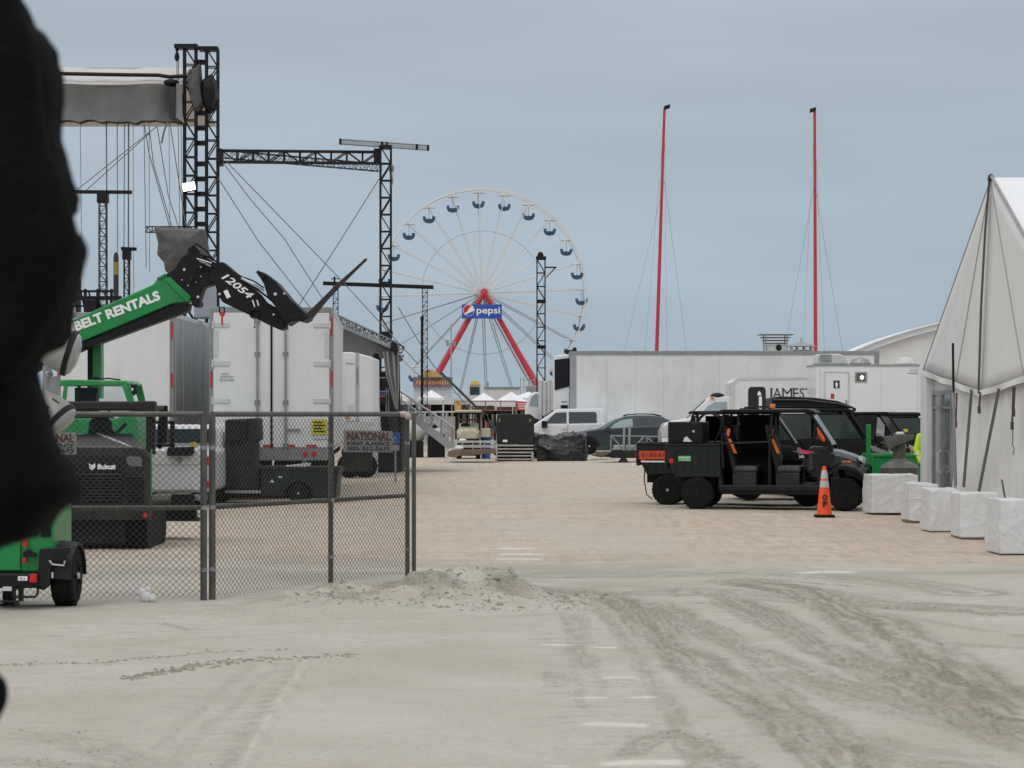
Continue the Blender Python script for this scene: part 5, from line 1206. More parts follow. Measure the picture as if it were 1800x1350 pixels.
# grey truss frames lying by the carts
Y = 80; g0 = gh(0, Y)
tf = root('frame_stack', (gx(1120, Y), Y, g0), 'grey metal truss frame pieces stacked on the sand in front of the dark car', 'frames')
mb = MB()
def tb(a, c, d, e, r0=.025, dy=0): mb.tube(at(a, c, Y + dy), at(d, e, Y + dy), r0, 6)
for dy in (0, .8):
    tb(1073, 766, 1174, 768, dy=dy); tb(1074, 790, 1172, 792, dy=dy)
    for a_ in (1074, 1096, 1105, 1137, 1160): tb(a_, 792, a_, 766, dy=dy)
    tb(1076, 768, 1096, 790, dy=dy); tb(1110, 790, 1134, 766, dy=dy); tb(1136, 766, 1158, 790, dy=dy)
mb.build('truss_panel', GREYM, tf)
mb = MB(); mb.beam(at(1096, 805, Y - .2), at(1097, 751, Y - .2), .07); mb.beam(at(1105, 800, Y - .1), at(1107, 748, Y - .1), .08); mb.beam(at(1158, 800, Y - .1), at(1158, 756, Y - .1), .06); mb.build('upright_post', GREYM, tf)
mb = MB(); mb.prism(pp([(1086, 812), (1096, 800), (1104, 812)], Y), Y - .5, Y); mb.box(gx(1075, Y), gx(1128, Y), Y - .3, Y + .9, gz(805, Y), gz(792, Y)); mb.prism(pp([(1054, 803), (1076, 795), (1080, 804)], Y), Y - .1, Y + .5); mb.build('base_plate', DARKD, tf)
for k in range(4): mb = MB(); mb.box(gx(1080 + k * 22, Y), gx(1098 + k * 22, Y), Y + .2, Y + .7, gz(790, Y), gz(783, Y)); mb.build('clamp_box', PGREY, tf, bevel=.02)

# ------------------------------------------------------------------ utility carts (four-seat side-by-sides)
def utv(name, label, closed=False, box=False, roofz=1.9, belts=True, beacon=None, wheelm=BLACK, tail=False, hoodm=None):
    r_ = root(name, (0, 0, 0), label, 'utility cart', 'dark four seat utility carts parked in a row')
    h = .76
    # cargo bed
    mb = MB(); mb.prism([(-2.0, .98), (-2.02, 1.2), (-1.98, 1.24), (-.95, 1.24), (-.95, .62), (-1.82, .62)], -h + .02, h - .02)
    bed = mb.build('cargo_bed', UGREEN, r_, bevel=.025, seg=3)
    mb = MB(); mb.box(-1.99, -.96, -h + .0, -h + .06, 1.225, 1.262); mb.box(-1.99, -.96, h - .06, h, 1.225, 1.262); mb.box(-2.03, -1.97, -h + .04, h - .04, .8, 1.262); mb.build('bed_rim', DARK, bed, bevel=.01)
    mb = MB()
    for k in range(6): mb.box(-1.85 + k * .15, -1.80 + k * .15, -h + .005, -h + .02, .72, 1.14)
    mb.build('side_rib', UGREEN, bed)
    for s_ in (-1, 1):
        MB().obb((-2.02, s_ * (h - .1), .98), (.018, 0, 0), (0, .05, 0), (0, 0, .09)).build('tail_light', REDL, r_, bevel=.01)
        MB().lathe([(.048, 0), (.044, .012), (.01, .02)], (-1.9, s_ * (h - .02), .93), (0, s_, 0), 16).build('side_reflector', REDL, r_)
    # lower tub, floor, hood
    mb = MB(); mb.prism([(-1.0, .9), (-1.0, .42), (-.85, .3), (.95, .3), (1.02, .44), (.98, .78), (.9, .5), (-.9, .46), (-.95, .9)], -h + .04, h - .04); mb.box(-.98, .95, -h + .05, h - .05, .3, .36)
    mb.build('floor_tub', DARK, r_, bevel=.015)
    for s_ in (-1, 1): MB().box(-.98, .96, min(s_ * h, s_ * (h - .07)), max(s_ * h, s_ * (h - .07)), .36, .48).build('side_sill', DARK, r_, bevel=.02)
    hm = hoodm or mat('satin_dark', (.035, .04, .042), .3, .2, var=.15, coat=.3)
    mb = MB()
    ring = lambda x, zt2, w_, zb2: [(x, -w_, zb2), (x, -w_, zt2 - .1), (x, -w_ * .8, zt2 - .02), (x, 0, zt2 + .02), (x, w_ * .8, zt2 - .02), (x, w_, zt2 - .1), (x, w_, zb2)]
    mb.loft([ring(.72, 1.2, .7, .75), ring(.9, 1.19, .66, .8), ring(1.3, 1.13, .58, .82), ring(1.6, 1.03, .5, .78), ring(1.74, .9, .44, .7), ring(1.76, .78, .42, .66)])
    mb.build('hood', hm, r_, bevel=.02)
    for s_ in (-1, 1):
        mb = MB(); pr = []
        for k in range(9):
            t_ = R(10 + 150 * k / 8); c_, z_ = 1.4 + .43 * math.cos(t_), .4 + .43 * math.sin(t_); pr.append([(c_, s_ * .44, z_ - .01), (c_, s_ * .8, z_ - .03), (c_, s_ * .8, z_ + .03), (c_, s_ * .44, z_ + .14)])
        mb.loft(pr); mb.prism([(.93, .42), (1.04, .42), (1.05, .8), (1.2, .98), (1.2, 1.08), (.8, 1.08), (.85, .7)], s_ * .58, s_ * .76); mb.build('front_fender', DARK, r_)
        MB().obb((1.68, s_ * .36, .97), (.05, .02 * s_, -.03), (0, .1, 0), (0, 0, .04)).build('headlight', LENS, r_, bevel=.01)
        MB().obb((1.42, s_ * .585, .92), (.09, 0, 0), (0, .012, 0), (0, 0, .025)).build('marker_light', AMBER, r_, bevel=.005)
        wheel(r_, (-1.4, s_ * .64, .315), .315, .26, wheelm, side=s_, spokes=6); wheel(r_, (1.4, s_ * .64, .315), .315, .24, wheelm, side=s_, spokes=6)
        for x_ in (1.4, -1.4): mb = MB(); mb.tube((x_, s_ * .5, .35), (x_ * .9, s_ * .32, .83), .035, 8); mb.tube((x_, s_ * .5, .32), (x_ * .86, s_ * .15, .38), .025, 6); mb.build('suspension', BLACK, r_)
    mb = MB(); mb.path([(1.72, -.35, .5), (1.84, -.33, .6), (1.84, -.3, .82), (1.76, -.28, .86)], .025, 6); mb.path([(1.72, .35, .5), (1.84, .33, .6), (1.84, .3, .82), (1.76, .28, .86)], .025, 6); mb.box(1.72, 1.8, -.45, .45, .42, .64); mb.build('front_bumper', BLACK, r_, bevel=.01)
    mb = MB(); mb.box(-1.75, 1.6, -.2, .2, .33, .46); mb.box(-1.85, -1.1, -.35, .35, .45, .62); mb.build('chassis', BLACK, r_)
    # cage and roof
    zr = roofz
    for s_ in (-1, 1):
        y0, y1 = s_ * (h - .04), s_ * (h - .13)
        mb = MB(); mb.path([(-.9, y0, .8), (-.93, y0, 1.25), (-.9, y1, zr - .08), (-.8, y1, zr - .04), (.66, y1, zr - .04), (.76, y1, zr - .1), (1.12, y0, 1.28), (1.16, y0, 1.1)], .028, 8)
        mb.path([(-.02, y0, .4), (-.02, y0, 1.25), (.02, y1, zr - .05)], .03, 8); mb.path([(-.9, y0, 1.27), (-.02, y0, 1.3)], .02, 6)
        mb.build('roll_cage', BLACK, r_)
    mb = MB(); mb.prism([(-.99, zr - .06), (-.97, zr - .01), (-.9, zr + .0), (.7, zr + .01), (.82, zr - .03), (.84, zr - .07), (.7, zr - .045), (-.9, zr - .05)], -h + .06, h - .06)
    mb.build('roof', DARK, r_, bevel=.012)
    mb = MB()   # windshield frame and glass
    mb.add([(1.13, -.64, 1.24), (1.13, .64, 1.24), (.76, .58, zr - .1), (.76, -.58, zr - .1), (1.15, -.64, 1.25), (1.15, .64, 1.25), (.78, .58, zr - .09), (.78, -.58, zr - .09)], [(0, 1, 2, 3), (4, 5, 6, 7), (0, 1, 5, 4), (1, 2, 6, 5), (2, 3, 7, 6), (3, 0, 4, 7)])
    mb.build('windshield', mat('painted_sky_glass', (.5, .54, .56), .3, coat=.5), r_)  # sky reflection put into the pale base colour
    mb = MB(); mb.add([(-.97, -.6, 1.3), (-.97, .6, 1.3), (-.94, .56, zr - .1), (-.94, -.56, zr - .1), (-.96, -.6, 1.3), (-.96, .6, 1.3), (-.93, .56, zr - .1), (-.93, -.56, zr - .1)], [(0, 1, 2, 3), (4, 5, 6, 7), (0, 1, 5, 4), (1, 2, 6, 5), (2, 3, 7, 6), (3, 0, 4, 7)])
    mb.build('rear_panel', GLASS if closed else BLACK, r_)
    # seats, belts, dash, wheel
    for x_ in (-.62, .2):
        mb = MB(); mb.obb((x_ - .16, 0, 1.08), (.05, 0, 0), (0, .62, 0), (-.1, 0, .4)); bk = mb.build('seat_back', DARKD, r_, bevel=.05, seg=3)
        for yy in (-.42, 0, .42): mb = MB(); mb.obb((x_ - .27, yy, 1.54), (.05, 0, 0), (0, .1, 0), (-.015, 0, .08)); mb.build('head_rest', DARKD, bk, bevel=.03)
        mb = MB(); mb.box(x_ - .12, x_ + .36, -.62, .62, .72, .84); mb.build('seat_cushion', mat('worn_seat', (.05, .05, .048), .6, var=.3), r_, bevel=.05, seg=3)
        mb = MB(); mb.box(x_ - .12, x_ + .34, -.6, .6, .36, .72); mb.build('seat_base', mat('dark_green_box', (.01, .016, .014), .6, var=.3), r_, bevel=.02)
        if belts:
            mb = MB(); mb.obb((x_ - .2, -.6, 1.48), (.03, 0, 0), (0, .012, 0), (.01, 0, .07)); mb.obb((x_ - .12, -.62, 1.22), (.03, 0, 0), (0, .01, 0), (-.06, 0, .14)); mb.build('orange_belt', mat('orange_webbing', (.65, .14, .02), .8), r_)
    MB().box(-.74, -.04, h - .12, h - .1, .48, zr - .1).build('added_far_panel', mat('added_panel_black', (.006, .006, .007), .9), r_)  # black panel added to darken the see-through cabin
    MB().box(-.9, .5, .3, .5, .4, .95).build('added_tunnel_block', mat('added_panel_black', (.006, .006, .007), .9), r_)  # added black filler, keeps the space around the seats dark
    MB().box(-.06, .0, -.62, .62, .48, 1.62).build('added_seat_sheet', mat('added_panel_black', (.006, .006, .007), .9), r_)  # added black sheet, closes the bright view between the seat rows
    mb = MB(); mb.prism([(.78, .62), (.6, .95), (.62, 1.12), (.78, 1.2), (1.1, 1.2), (1.1, .62)], -.66, .66); mb.build('dashboard', DARKD, r_, bevel=.03)
    mb = MB(); rg2 = [V((.55, -.3, 1.2)) + V((.06 * math.cos(t_ * 2 * math.pi / 14) * -1, .17 * math.sin(t_ * 2 * math.pi / 14), .15 * math.cos(t_ * 2 * math.pi / 14))) for t_ in range(14)]
    mb.path(rg2, .016, 6, True); mb.tube((.75, -.3, 1.1), (.55, -.3, 1.2), .02, 6); mb.build('steering_wheel', BLACK, r_)
    if closed:
        for s_ in (-1, 1):
            mb = MB(); y0 = s_ * (h - .015); y1 = s_ * (h - .03)
            mb.prism([(-.88, .46), (-.88, 1.28), (-.06, 1.28), (-.06, .46)], y1, y0); mb.prism([(.0, .46), (0, 1.28), (1.1, 1.28), (.95, .9), (.95, .46)], y1, y0); mb.build('door', DARK, r_, bevel=.01)
            mb = MB(); y0, y1 = s_ * (h - .08), s_ * (h - .1); mb.prism([(-.86, 1.3), (-.84, zr - .12), (-.08, zr - .12), (-.08, 1.3)], y1, y0); mb.prism([(.04, 1.3), (.04, zr - .12), (.66, zr - .12), (1.0, 1.3)], y1, y0); mb.build('door_window', mat('green_tint_glass', (.035, .055, .05), .1, coat=.25), r_)
    if box:
        mb = MB(); mb.box(-2.0, -1.32, -.5, .5, 1.264, 1.68); b_ = mb.build('cargo_box', BLACK, r_, bevel=.02)
        MB().obb((-1.5, -.51, 1.5), (.02, 0, 0), (0, .01, 0), (0, 0, .02)).build('latch', PGREY, b_)
        mb = MB()
        for yy, rx, cx_ in ((-.35, .42, -1.28), (-.2, .34, -1.2), (.1, .38, -1.25)): mb.path([(cx_ + rx * math.cos(t_), yy, 1.3 + .56 * math.sin(t_)) for t_ in [math.pi * k / 14 for k in range(15)]], .018, 6)
        mb.path([(-1.1, -.5, 1.28), (-.98, -.55, 1.5), (-.95, -.55, 1.8)], .02, 6); mb.build('hose_loop', BLACK, r_)
    for bx in (beacon or []):
        mb = MB(); mb.box(bx[0] - .05, bx[0] + .05, bx[1] - .05, bx[1] + .05, zr + .012, zr + .012 + bx[2]); mb.build('beacon', AMBER if bx[3] == 'a' else REDL, r_, bevel=.015)
    if tail:
        t_ = MB().box(-2.05, -2.035, -.62, .62, .86, 1.1).build('tailgate_plate', DARK, r_)
        MB().box(-1.97, -1.1, -h - .006, -h + .02, .93, 1.1).build('orange_strip', mat('orange_strip', (.6, .07, .012), .5), r_)
        for k, w_ in enumerate((.09, .03, .1, .07, .08, .03, .09, .06, .1, .05)): MB().box(-1.92 + k * .085, -1.92 + k * .085 + w_ * .6, -h - .012, -h - .007, .98, 1.05).build('strip_mark', mat('dark_red_print', (.25, .02, .02), .6), r_)
        MB().box(-1.93, -1.3, -h - .004, -h + .02, .87, .9).build('white_strip', WHT, r_)
    return r_
def place(r_, px, Y, rz=0):
    x = gx(px, Y); r_.location = (x, Y, gh(x, Y)); r_.rotation_euler.z = rz
ua = utv('utility_cart', 'nearest black utility cart with hose loops and a black box on its bed', box=True, roofz=1.92, beacon=[(.02, -.55, .09, 'a')])
lb = MB().box(-1.76, -1.52, -.758, -.745, .93, 1.03).build('green_label', mat('label_green', (.12, .42, .2), .6), ua)
MB().obb((-1.73, -.762, .99), (.02, 0, 0), (0, .002, 0), (0, 0, .02)).build('yellow_mark', YELLOW, lb); text('Runner', 'label_print', WHT, lb, (-1.70, -.761, .985), X_, Z_, .15, .03, .003, .01); text('rentals', 'label_print', WHT, lb, (-1.68, -.761, .945), X_, Z_, .12, .022, .003, 0)
mb = MB(); mb.box(.52, .72, -.66, -.64, .98, 1.07); mb.build('side_badge', DARKD, ua); text('XD', 'badge_print', WHT, ua, (.53, -.675, 1.0), X_, Z_, .1, .045, .004, .02)
mb = MB(); mb.prism([(.5, 1.2), (.6, 1.08), (.76, 1.06), (.8, 1.12), (.64, 1.14)], -.68, -.66); mb.build('pink_strap', mat('pink_strap', (.6, .03, .12), .6), ua)
MB().box(-1.9, -1.0, -.4, .4, 1.264, 1.29).build('bed_mat', BLACK, ua)
for q_ in ([(-.6, -.6, 1.93), (-.2, -.6, 1.95), (.0, -.6, 1.94)], [(-.6, .2, 1.96), (-.3, .2, 1.98), (.3, .2, 1.97)]): MB().path(q_, .013, 5).build('roof_cable', BLACK, ua)
mb = MB(); mb.prism([(-1.68, 1.3), (-1.66, 1.38), (-1.62, 1.4), (-1.55, 1.33), (-1.52, 1.3)], -.66, -.55); tag(mb.build('rag', WHITE, ua), None)
place(ua, 1361, 43.95, R(-12))
ub = utv('utility_cart', 'black utility cart with an orange strip on its bed, half hidden behind the nearest cart', roofz=1.9, belts=False, tail=True, wheelm=GREYM)
mb = MB(); mb.path([(-1.86, -.7, .87), (-1.87, -.72, .5), (-1.82, -.72, .22), (-1.7, -.7, .12)], .012, 6); mb.build('hanging_strap', BLACK, ub)
place(ub, 1300, 46.2, R(-9))
uc = utv('utility_cart', 'closed cab utility cart with a raised curved roof showing above the nearest cart', closed=True, roofz=1.93, beacon=[(.32, -.4, .1, 'a')])
mb = MB(); pr = [(-.9, 1.94), (-.9, 2.16), (-.7, 2.2), (0, 2.17), (.5, 2.1), (.82, 1.98), (.85, 1.94)]; mb.prism(pr, -.6, .6); mb.build('roof_pod', DARK, uc, bevel=.05, seg=3)
mb = MB(); mb.path([(-.88, -.62, 2.12), (-.2, -.63, 2.12), (.5, -.62, 2.04), (.8, -.6, 1.96)], .02, 6); mb.build('roof_rib', mat('satin_dark', (.035, .04, .042), .3, .2), uc)
MB().obb((.44, -.2, 2.2), (.035, 0, 0), (0, .035, 0), (0, 0, .06)).build('red_beacon', mat('red_beacon', (.7, .06, .02), .4), uc)
place(uc, 1425, 48.8)
ud = utv('utility_cart', 'black utility cart behind the green post, with orange letters on its grey hood', closed=False, roofz=1.88, hoodm=mat('mid_grey_hood', (.18, .19, .18), .5), beacon=None, belts=False)
text('XMO', 'hood_print', mat('orange_print', (.7, .12, .03), .6), ud, (1.0, -.72, 1.03), X_, Z_, .24, .08, .004, .02)
mb = MB(); mb.box(-.02, .05, -.4, -.33, 1.9, 1.98); mb.build('roof_lamp', BLACK, ud)
place(ud, 1496, 51.4)
ue = utv('utility_cart', 'farthest black utility cart in the gap left of the white tent post', closed=True, roofz=1.86, belts=False)
place(ue, 1618, 54.5)
MB().obb((1.5, -.4, 1.2), (.01, 0, 0), (0, .01, 0), (0, 0, .01)).map(lambda x, y, z: (x, y, z)).build('mirror_stub', BLACK, ue)
for px, py, m_ in ((1592, 757, YELLOW), (1592, 790, AMBER), (1534, 787, YELLOW)):
    p = at(px, py, 53.0); loc = V(ue.location)
    MB().obb(p - loc, (.05, 0, 0), (0, .02, 0), (0, 0, .035)).build('work_lamp', m_, ue, bevel=.01)
# orange flag fixed to the second cart, seen through the cage
Y = 46.9
of = root('safety_flag', at(1443, 800, Y), 'folded orange safety flag on a short stick behind the nearest windshield', 'flag')
mb = MB(); mb.loft([[tuple(at(px + dx, py, Y) + V((0, dy, 0))) for dx, dy in ((-w_, -.02), (0, -.05), (w_, -.02), (w_, .03), (-w_, .03))] for px, py, w_ in ((1440, 748, 1.2), (1440, 752, 3.4), (1442, 762, 4.6), (1446, 772, 3.8), (1448, 777, 1))])
mb.build('flag_cloth', mat('bright_orange', (.95, .1, .02), .6), of); MB().tube(at(1448, 777, Y), at(1449, 800, Y), .012, 6).build('stick', BLACK, of)

# ------------------------------------------------------------------ traffic cone
Y = 40.1; x = gx(1449, Y); g0 = gh(x, Y)
cn = root('traffic_cone', (x, Y, g0), 'tall orange traffic cone with two reflective bands on a black base', 'traffic cone')
MB().box(x - .17, x + .17, Y - .17, Y + .17, g0 + .0, g0 + .05).build('base', RUBBER, cn, bevel=.02)
CO = [(.135, .05), (.115, .2), (.1, .38), (.075, .62), (.05, .8), (.03, .9), (.022, .9)]
MB().lathe(CO, (x, Y, g0), n=28).build('cone_body', ORANGE, cn, smooth=False)
def cr_(z):
    for (r1, z1), (r2_2, z2) in zip(CO, CO[1:]):
        if z1 <= z <= z2: return r1 + (r2_2 - r1) * (z - z1) / (z2 - z1)
for a_, c_ in ((.53, .645), (.68, .83)): MB().lathe([(cr_(a_) + .002, a_), (cr_((a_ + c_) / 2) + .003, (a_ + c_) / 2), (cr_(c_) + .002, c_)], (x, Y, g0), n=28).build('reflective_band', REFL, cn)
text('O', 'stencil_letter', BLK, cn, (x - .05, Y - .12, g0 + .31), X_, (0, .13, 1), .085, .1, .012, .04); text('P', 'stencil_letter', BLK, cn, (x - .045, Y - .135, g0 + .19), X_, (0, .13, 1), .08, .1, .012, .04)

# ------------------------------------------------------------------ frame tent on the right
XT = 7.9
def tw(py, Yd): return gz(py, Yd)
ft = root('frame_tent', (XT, 38, 0), 'big white frame tent with peaked end, dark webbing strap and hanging side wall', 'tent')
AP = V((gx(1742, 38.0), 38.0, gz(315, 38.0)))
FE = V((XT, 43.75, gz(653, 43.75))); ME = V((XT - .03, 38.15, gz(690, 38.15))); NE = V((XT, 31.0, 2.62))
def tri(a, b, c, n_, bulge, nrm):
    """sagging triangle of canvas"""
    vs = []; idx = {}
    for i in range(n_ + 1):
        for j in range(n_ + 1 - i):
            u, v_ = i / n_, j / n_; w_ = 1 - u - v_
            idx[i, j] = len(vs); vs.append(a * w_ + b * u + c * v_ + V(nrm) * bulge * (27 * u * v_ * w_ + (4 * u * v_ + 4 * v_ * w_) * .15))
    fs = []
    for i in range(n_):
        for j in range(n_ - i):
            fs.append((idx[i, j], idx[i + 1, j], idx[i, j + 1]))
            if j < n_ - i - 1: fs.append((idx[i + 1, j], idx[i + 1, j + 1], idx[i, j + 1]))
    return vs, fs
def edge0(t_): return FE.lerp(ME, t_ * 2) if t_ < .5 else ME.lerp(NE, t_ * 2 - 1)
mb = MB(); mb.add(*tri(AP, FE, ME, 14, .0, (1, 0, 0))); mb.add(*tri(AP, ME, NE, 14, .0, (1, 0, 0)))
o = mb.build('end_canvas', TENT, ft, smooth=True); k = o.modifiers.new('s', 'SOLIDIFY'); k.thickness = .012
mb = MB(); RE = V((60, 38, AP.z)); mb.add([AP, RE, V((60, 31, NE.z)), NE], [(0, 1, 2, 3)]); mb.add([AP, RE, V((60, 43.75, FE.z)), FE], [(0, 1, 2, 3)]); o = mb.build('roof', TENTW, ft); k = o.modifiers.new('s', 'SOLIDIFY'); k.thickness = .03
mb = MB()
for k in range(1, 12): a = k * 4.5; mb.tube(AP.lerp(RE, a / 52) + V((0, 0, .03)), NE.lerp(V((60, 31, NE.z)), a / 52) + V((0, 0, .03)), .03, 5)
mb.build('roof_seam', PGREY, ft)
mb = MB(); mb.path([AP + V((-.03, -.03, .03)), AP.lerp(ME, .25) + V((-.06, 0, 0)), AP.lerp(ME, .6) + V((-.07, 0, 0)), ME + V((-.05, 0, -.02))], .02, 6); mb.build('webbing_strap', mat('webbing_grey', (.09, .09, .085), .8), ft)
for t_ in (.3, .72):
    MB().path([AP.lerp(edge0(t_), k / 6) + V((-.012, 0, 0)) for k in range(7)], .007, 4).build('canvas_seam', mat('seam_grey', (.3, .3, .29), .8), ft)
mb = MB(); mb.path([AP + V((0, -.02, .02)), FE + V((0, 0, .02))], .012, 6); mb.path([AP + V((0, -.05, .04)), NE + V((0, 0, .02))], .03, 6); mb.build('edge_piping', mat('seam_grey', (.3, .3, .29), .8), ft)
MB().ell(AP, .06, .06, .09).build('peak_fitting', BLACK, ft)
# valance: a strip hanging under the lower edge
def edge(t_):
    return FE.lerp(ME, t_ * 2) if t_ < .5 else ME.lerp(NE, t_ * 2 - 1)
mb = MB(); mb.grid(lambda u, v_: tuple(edge(u) + V((-.035 - .02 * math.sin(u * 40) * v_, 0, .03 - .1 * v_ + .006 * math.sin(u * math.pi * 9)))), 60, 2); o = mb.build('valance', TENT, ft); k = o.modifiers.new('s', 'SOLIDIFY'); k.thickness = .01
# wall
def wall(u, v_):
    y = 41.2 - 10.25 * u; z0 = gh(XT, y); e = edge(np.clip((43.75 - y) / 5.6 / 2, 0, .5) if y > 38.15 else min(1, .5 + (38.15 - y) / 7.15 / 2))
    z = z0 + (e.z + .03 - z0) * v_
    fold = .045 * math.sin(y * 5.2 + 1.3 * math.sin(y * 1.9) + v_ * 2) + .03 * math.sin(y * 11 + v_ * 5 + 2 * math.sin(y * 3))
    return (XT + .06 + fold * (1 - .75 * v_ ** 2) + .04 * math.sin(v_ * 9 + y * 1.3) * (1 - v_), y, z)
mb = MB(); mb.grid(wall, 150, 24); mb.build('side_wall', TENT, ft, smooth=True)
MB().grid(lambda u, v_: (XT + .1 + 52 * u, 31.0 + .05 * math.sin(u * 300), -.05 + 2.7 * v_), 200, 2).build('side_wall', TENT, ft, smooth=True)
MB().box(XT + .4, 60, 43.7, 43.74, -.05, FE.z).build('side_wall', TENT, ft)
mb = MB(); mb.box(XT - .05, XT + .35, 43.2, 43.75, gh(XT, 43), FE.z - .02); mb.build('corner_panel', TENT, ft, bevel=.02)
mb = MB(); mb.prism([(43.75, gh(XT, 43)), (43.75, FE.z), (41.2, 2.42), (41.2, gh(XT, 41)), (41.3, gh(XT, 41)), (41.3, 2.27), (43.15, 2.27), (43.15, gh(XT, 43))], XT + .12, XT + .15, 'x'); mb.build('door_surround', TENT, ft)
mb = MB()
for a_, c_, z0, z1 in ((41.3, 41.36, 0, 2.27), (43.09, 43.15, 0, 2.27), (41.36, 43.09, 2.19, 2.27), (42.18, 42.26, .1, 2.19), (41.36, 43.09, 1.93, 1.97)): mb.box(XT + .06, XT + .13, a_, c_, gh(XT, 42) + z0, gh(XT, 42) + z1)
df = mb.build('door_frame', GREYM, ft)
mb = MB(); mb.box(XT + .09, XT + .1, 41.36, 43.09, gh(XT, 42) + .05, gh(XT, 42) + 2.19); mb.build('door_glass', mat('murky_glass', (.16, .18, .18), .15, coat=.4), df)
mb = MB(); mb.path([(XT + .05, 42.12, .75), (XT - .02, 42.12, .78), (XT - .02, 42.12, 1.12), (XT + .05, 42.12, 1.15)], .015, 6); mb.build('door_handle', PGREY, df)
for k, (pa, ya, pb_, pbb, xb_) in enumerate(((1676, 676, 1681, 853, 7.45), (1708, 685, 1694, 856, 7.25), (1756, 683, 1720, 868, 7.2))):
    yt_, yb_ = FPX * 7.84 / (pa - CX), FPX * xb_ / (pb_ - CX)
    lbl = ['leftmost dark tie-down strap running from tent edge to a white block', 'middle dark tie-down strap running from tent edge to a white block', 'rightmost dark tie-down strap slanting from tent edge to a white block'][k]
    mb = MB(); mb.beam((7.84, yt_, gz(ya, yt_)), (xb_, yb_, gz(pbb, yb_)), .05 if k else .03, .006, up=(0, 1, 0)); tag(mb.build('tie_down_strap', mat('webbing_grey', (.09, .09, .085), .8)), lbl, 'strap', 'tent tie-down straps')
mb = MB(); mb.beam(at(1761, 843, 34.6), at(1768, 884, 33.0), .045, .006, up=(0, 1, 0)); tag(mb.build('tie_down_strap', mat('webbing_grey', (.09, .09, .085), .8)), 'short dark strap end lying between the two nearest white blocks', 'strap', 'tent tie-down straps')
for px, yy, dz in ((1683, 39.9, .55), (1786, 35.4, .6), (1790, 35.3, .4), (1729, 37.9, .3), (1680, 40.1, .35)):
    zt3 = 2.2 if px < 1740 else 2.25; mb = MB(); mb.beam((XT - .1, yy, zt3), (XT - .12, yy, zt3 - dz), .03, .01); mb.obb((XT - .12, yy, zt3 - dz), (.02, 0, 0), (0, .035, 0), (0, 0, .06)); mb.build('ratchet_strap', mat('webbing_brown', (.07, .06, .05), .8), ft)
MB().path([(XT - .12, 35.35, 1.65), (XT - .12, 35.36, 1.35), (XT - .1, 35.33, 1.3), (XT - .11, 35.36, 1.2)], .008, 5).build('strap_tail', mat('webbing_brown', (.07, .06, .05), .8), ft)
pr_ = root('steel_pole', (gx(1675, 39.2), 39.2, 0), 'thin dark steel pole standing close to the tent canvas', 'pole')
MB().tube(at(1675, 603, 36.5), at(1676, 690, 36.5), .02, 8).build('upper_rod', BLACK, pr_); MB().tube(at(1676, 690, 36.5), (gx(1680, 36.5), 36.5, gh(7, 36.5)), .022, 8).build('lower_rod', GREYM, pr_)
# ballast blocks
blocks = [(1529, 1616, 834, 903, 41.2, .95, 'wide white wrapped ballast block farthest back beside the green trailer'), (1598, 1652, 850, 917, 38.2, .8, 'white wrapped ballast block, second from the back, on a dark pallet'),
          (1634, 1690, 860, 935, 35.2, .85, 'white wrapped ballast block with torn film, third from the back'), (1690, 1758, 868, 946, 33.2, .85, 'white wrapped ballast block with a dark strip beneath, next to the nearest one'), (1757, 1850, 880, 975, 29.6, .9, 'tallest white wrapped ballast block at the right edge of the picture')]
for k, (a_, c_, t_, b_, Y, D, lb) in enumerate(blocks):
    x = gx((a_ + c_) / 2, Y); r_ = root('ballast_block', (x, Y + D / 2, gh(x, Y)), lb, 'ballast block', 'white wrapped ballast blocks along the tent')
    crumple('plastic_cover', a_ + 1, c_ - 1, t_ + 1, b_ - 1, Y, D, WRAP, '', '', .05, 20 + k, parent=r_, nseg=34, pinch=.035)
    if k in (0, 1, 3): MB().box(gx(a_ + 4, Y) - (.03 if k != 0 else -.7), gx(c_ - 3, Y), Y + .0, Y + D - .05, gh(x, Y), gh(x, Y) + .05).build('pallet', WOOD, r_)
# green trailer with steel pedestal
Y = 46.5; g0 = 0
gt = root('green_cart', (gx(1575, Y), Y, gh(7, Y)), 'green steel cart with tall upright post beside the tent', 'cart')
mb = MB(); mb.box(gx(1523, Y), gx(1531, Y), Y, Y + .08, .3, gz(746, Y)); mb.build('upright_post', GREEN, gt, bevel=.01)
mb = MB(); mb.box(gx(1531, Y), gx(1640, Y), Y - .02, Y + .02, .35, gz(803, Y)); mb.build('side_panel', GREEN, gt)
mb = MB(); mb.box(gx(1530, Y), gx(1640, Y), Y - .05, Y + .02, gz(803, Y), gz(798, Y)); mb.box(gx(1530, Y), gx(1535, Y), Y - .05, Y - .021, .35, gz(803, Y)); mb.box(gx(1531, Y), gx(1640, Y), Y + 1.2, Y + 1.25, .35, gz(798, Y)); mb.box(gx(1531, Y), gx(1640, Y), Y + .03, Y + 1.2, .33, .38); mb.build('frame_rail', GREEN, gt, bevel=.008)
wheel(gt, (gx(1590, Y), Y - .02, .3), .3, .2); wheel(gt, (gx(1590, Y), Y + 1.3, .3), .3, .2, side=1)
mb = MB(); mb.box(gx(1516, Y), gx(1528, Y), Y + .02, Y + .1, .05, .9); mb.build('hitch_frame', BLACK, gt)
x = gx(1581, 45.2)
pd = root('steel_pedestal', (x, 45.2, gz(826, 45.2)), 'weathered steel pedestal with a dished top in front of the green cart', 'pedestal')
STL = mat('dull_steel', (.13, .13, .12), .6, .4, var=.3, dirt=.2)
def pz(py): return gz(py, 45.2)
MB().lathe([(.38, pz(850)), (.38, pz(822)), (.3, pz(815)), (.16, pz(810)), (.13, pz(806)), (.12, pz(764)), (.11, pz(762)), (.01, pz(761))], (x, 45.2, 0), n=24).build('column', STL, pd)
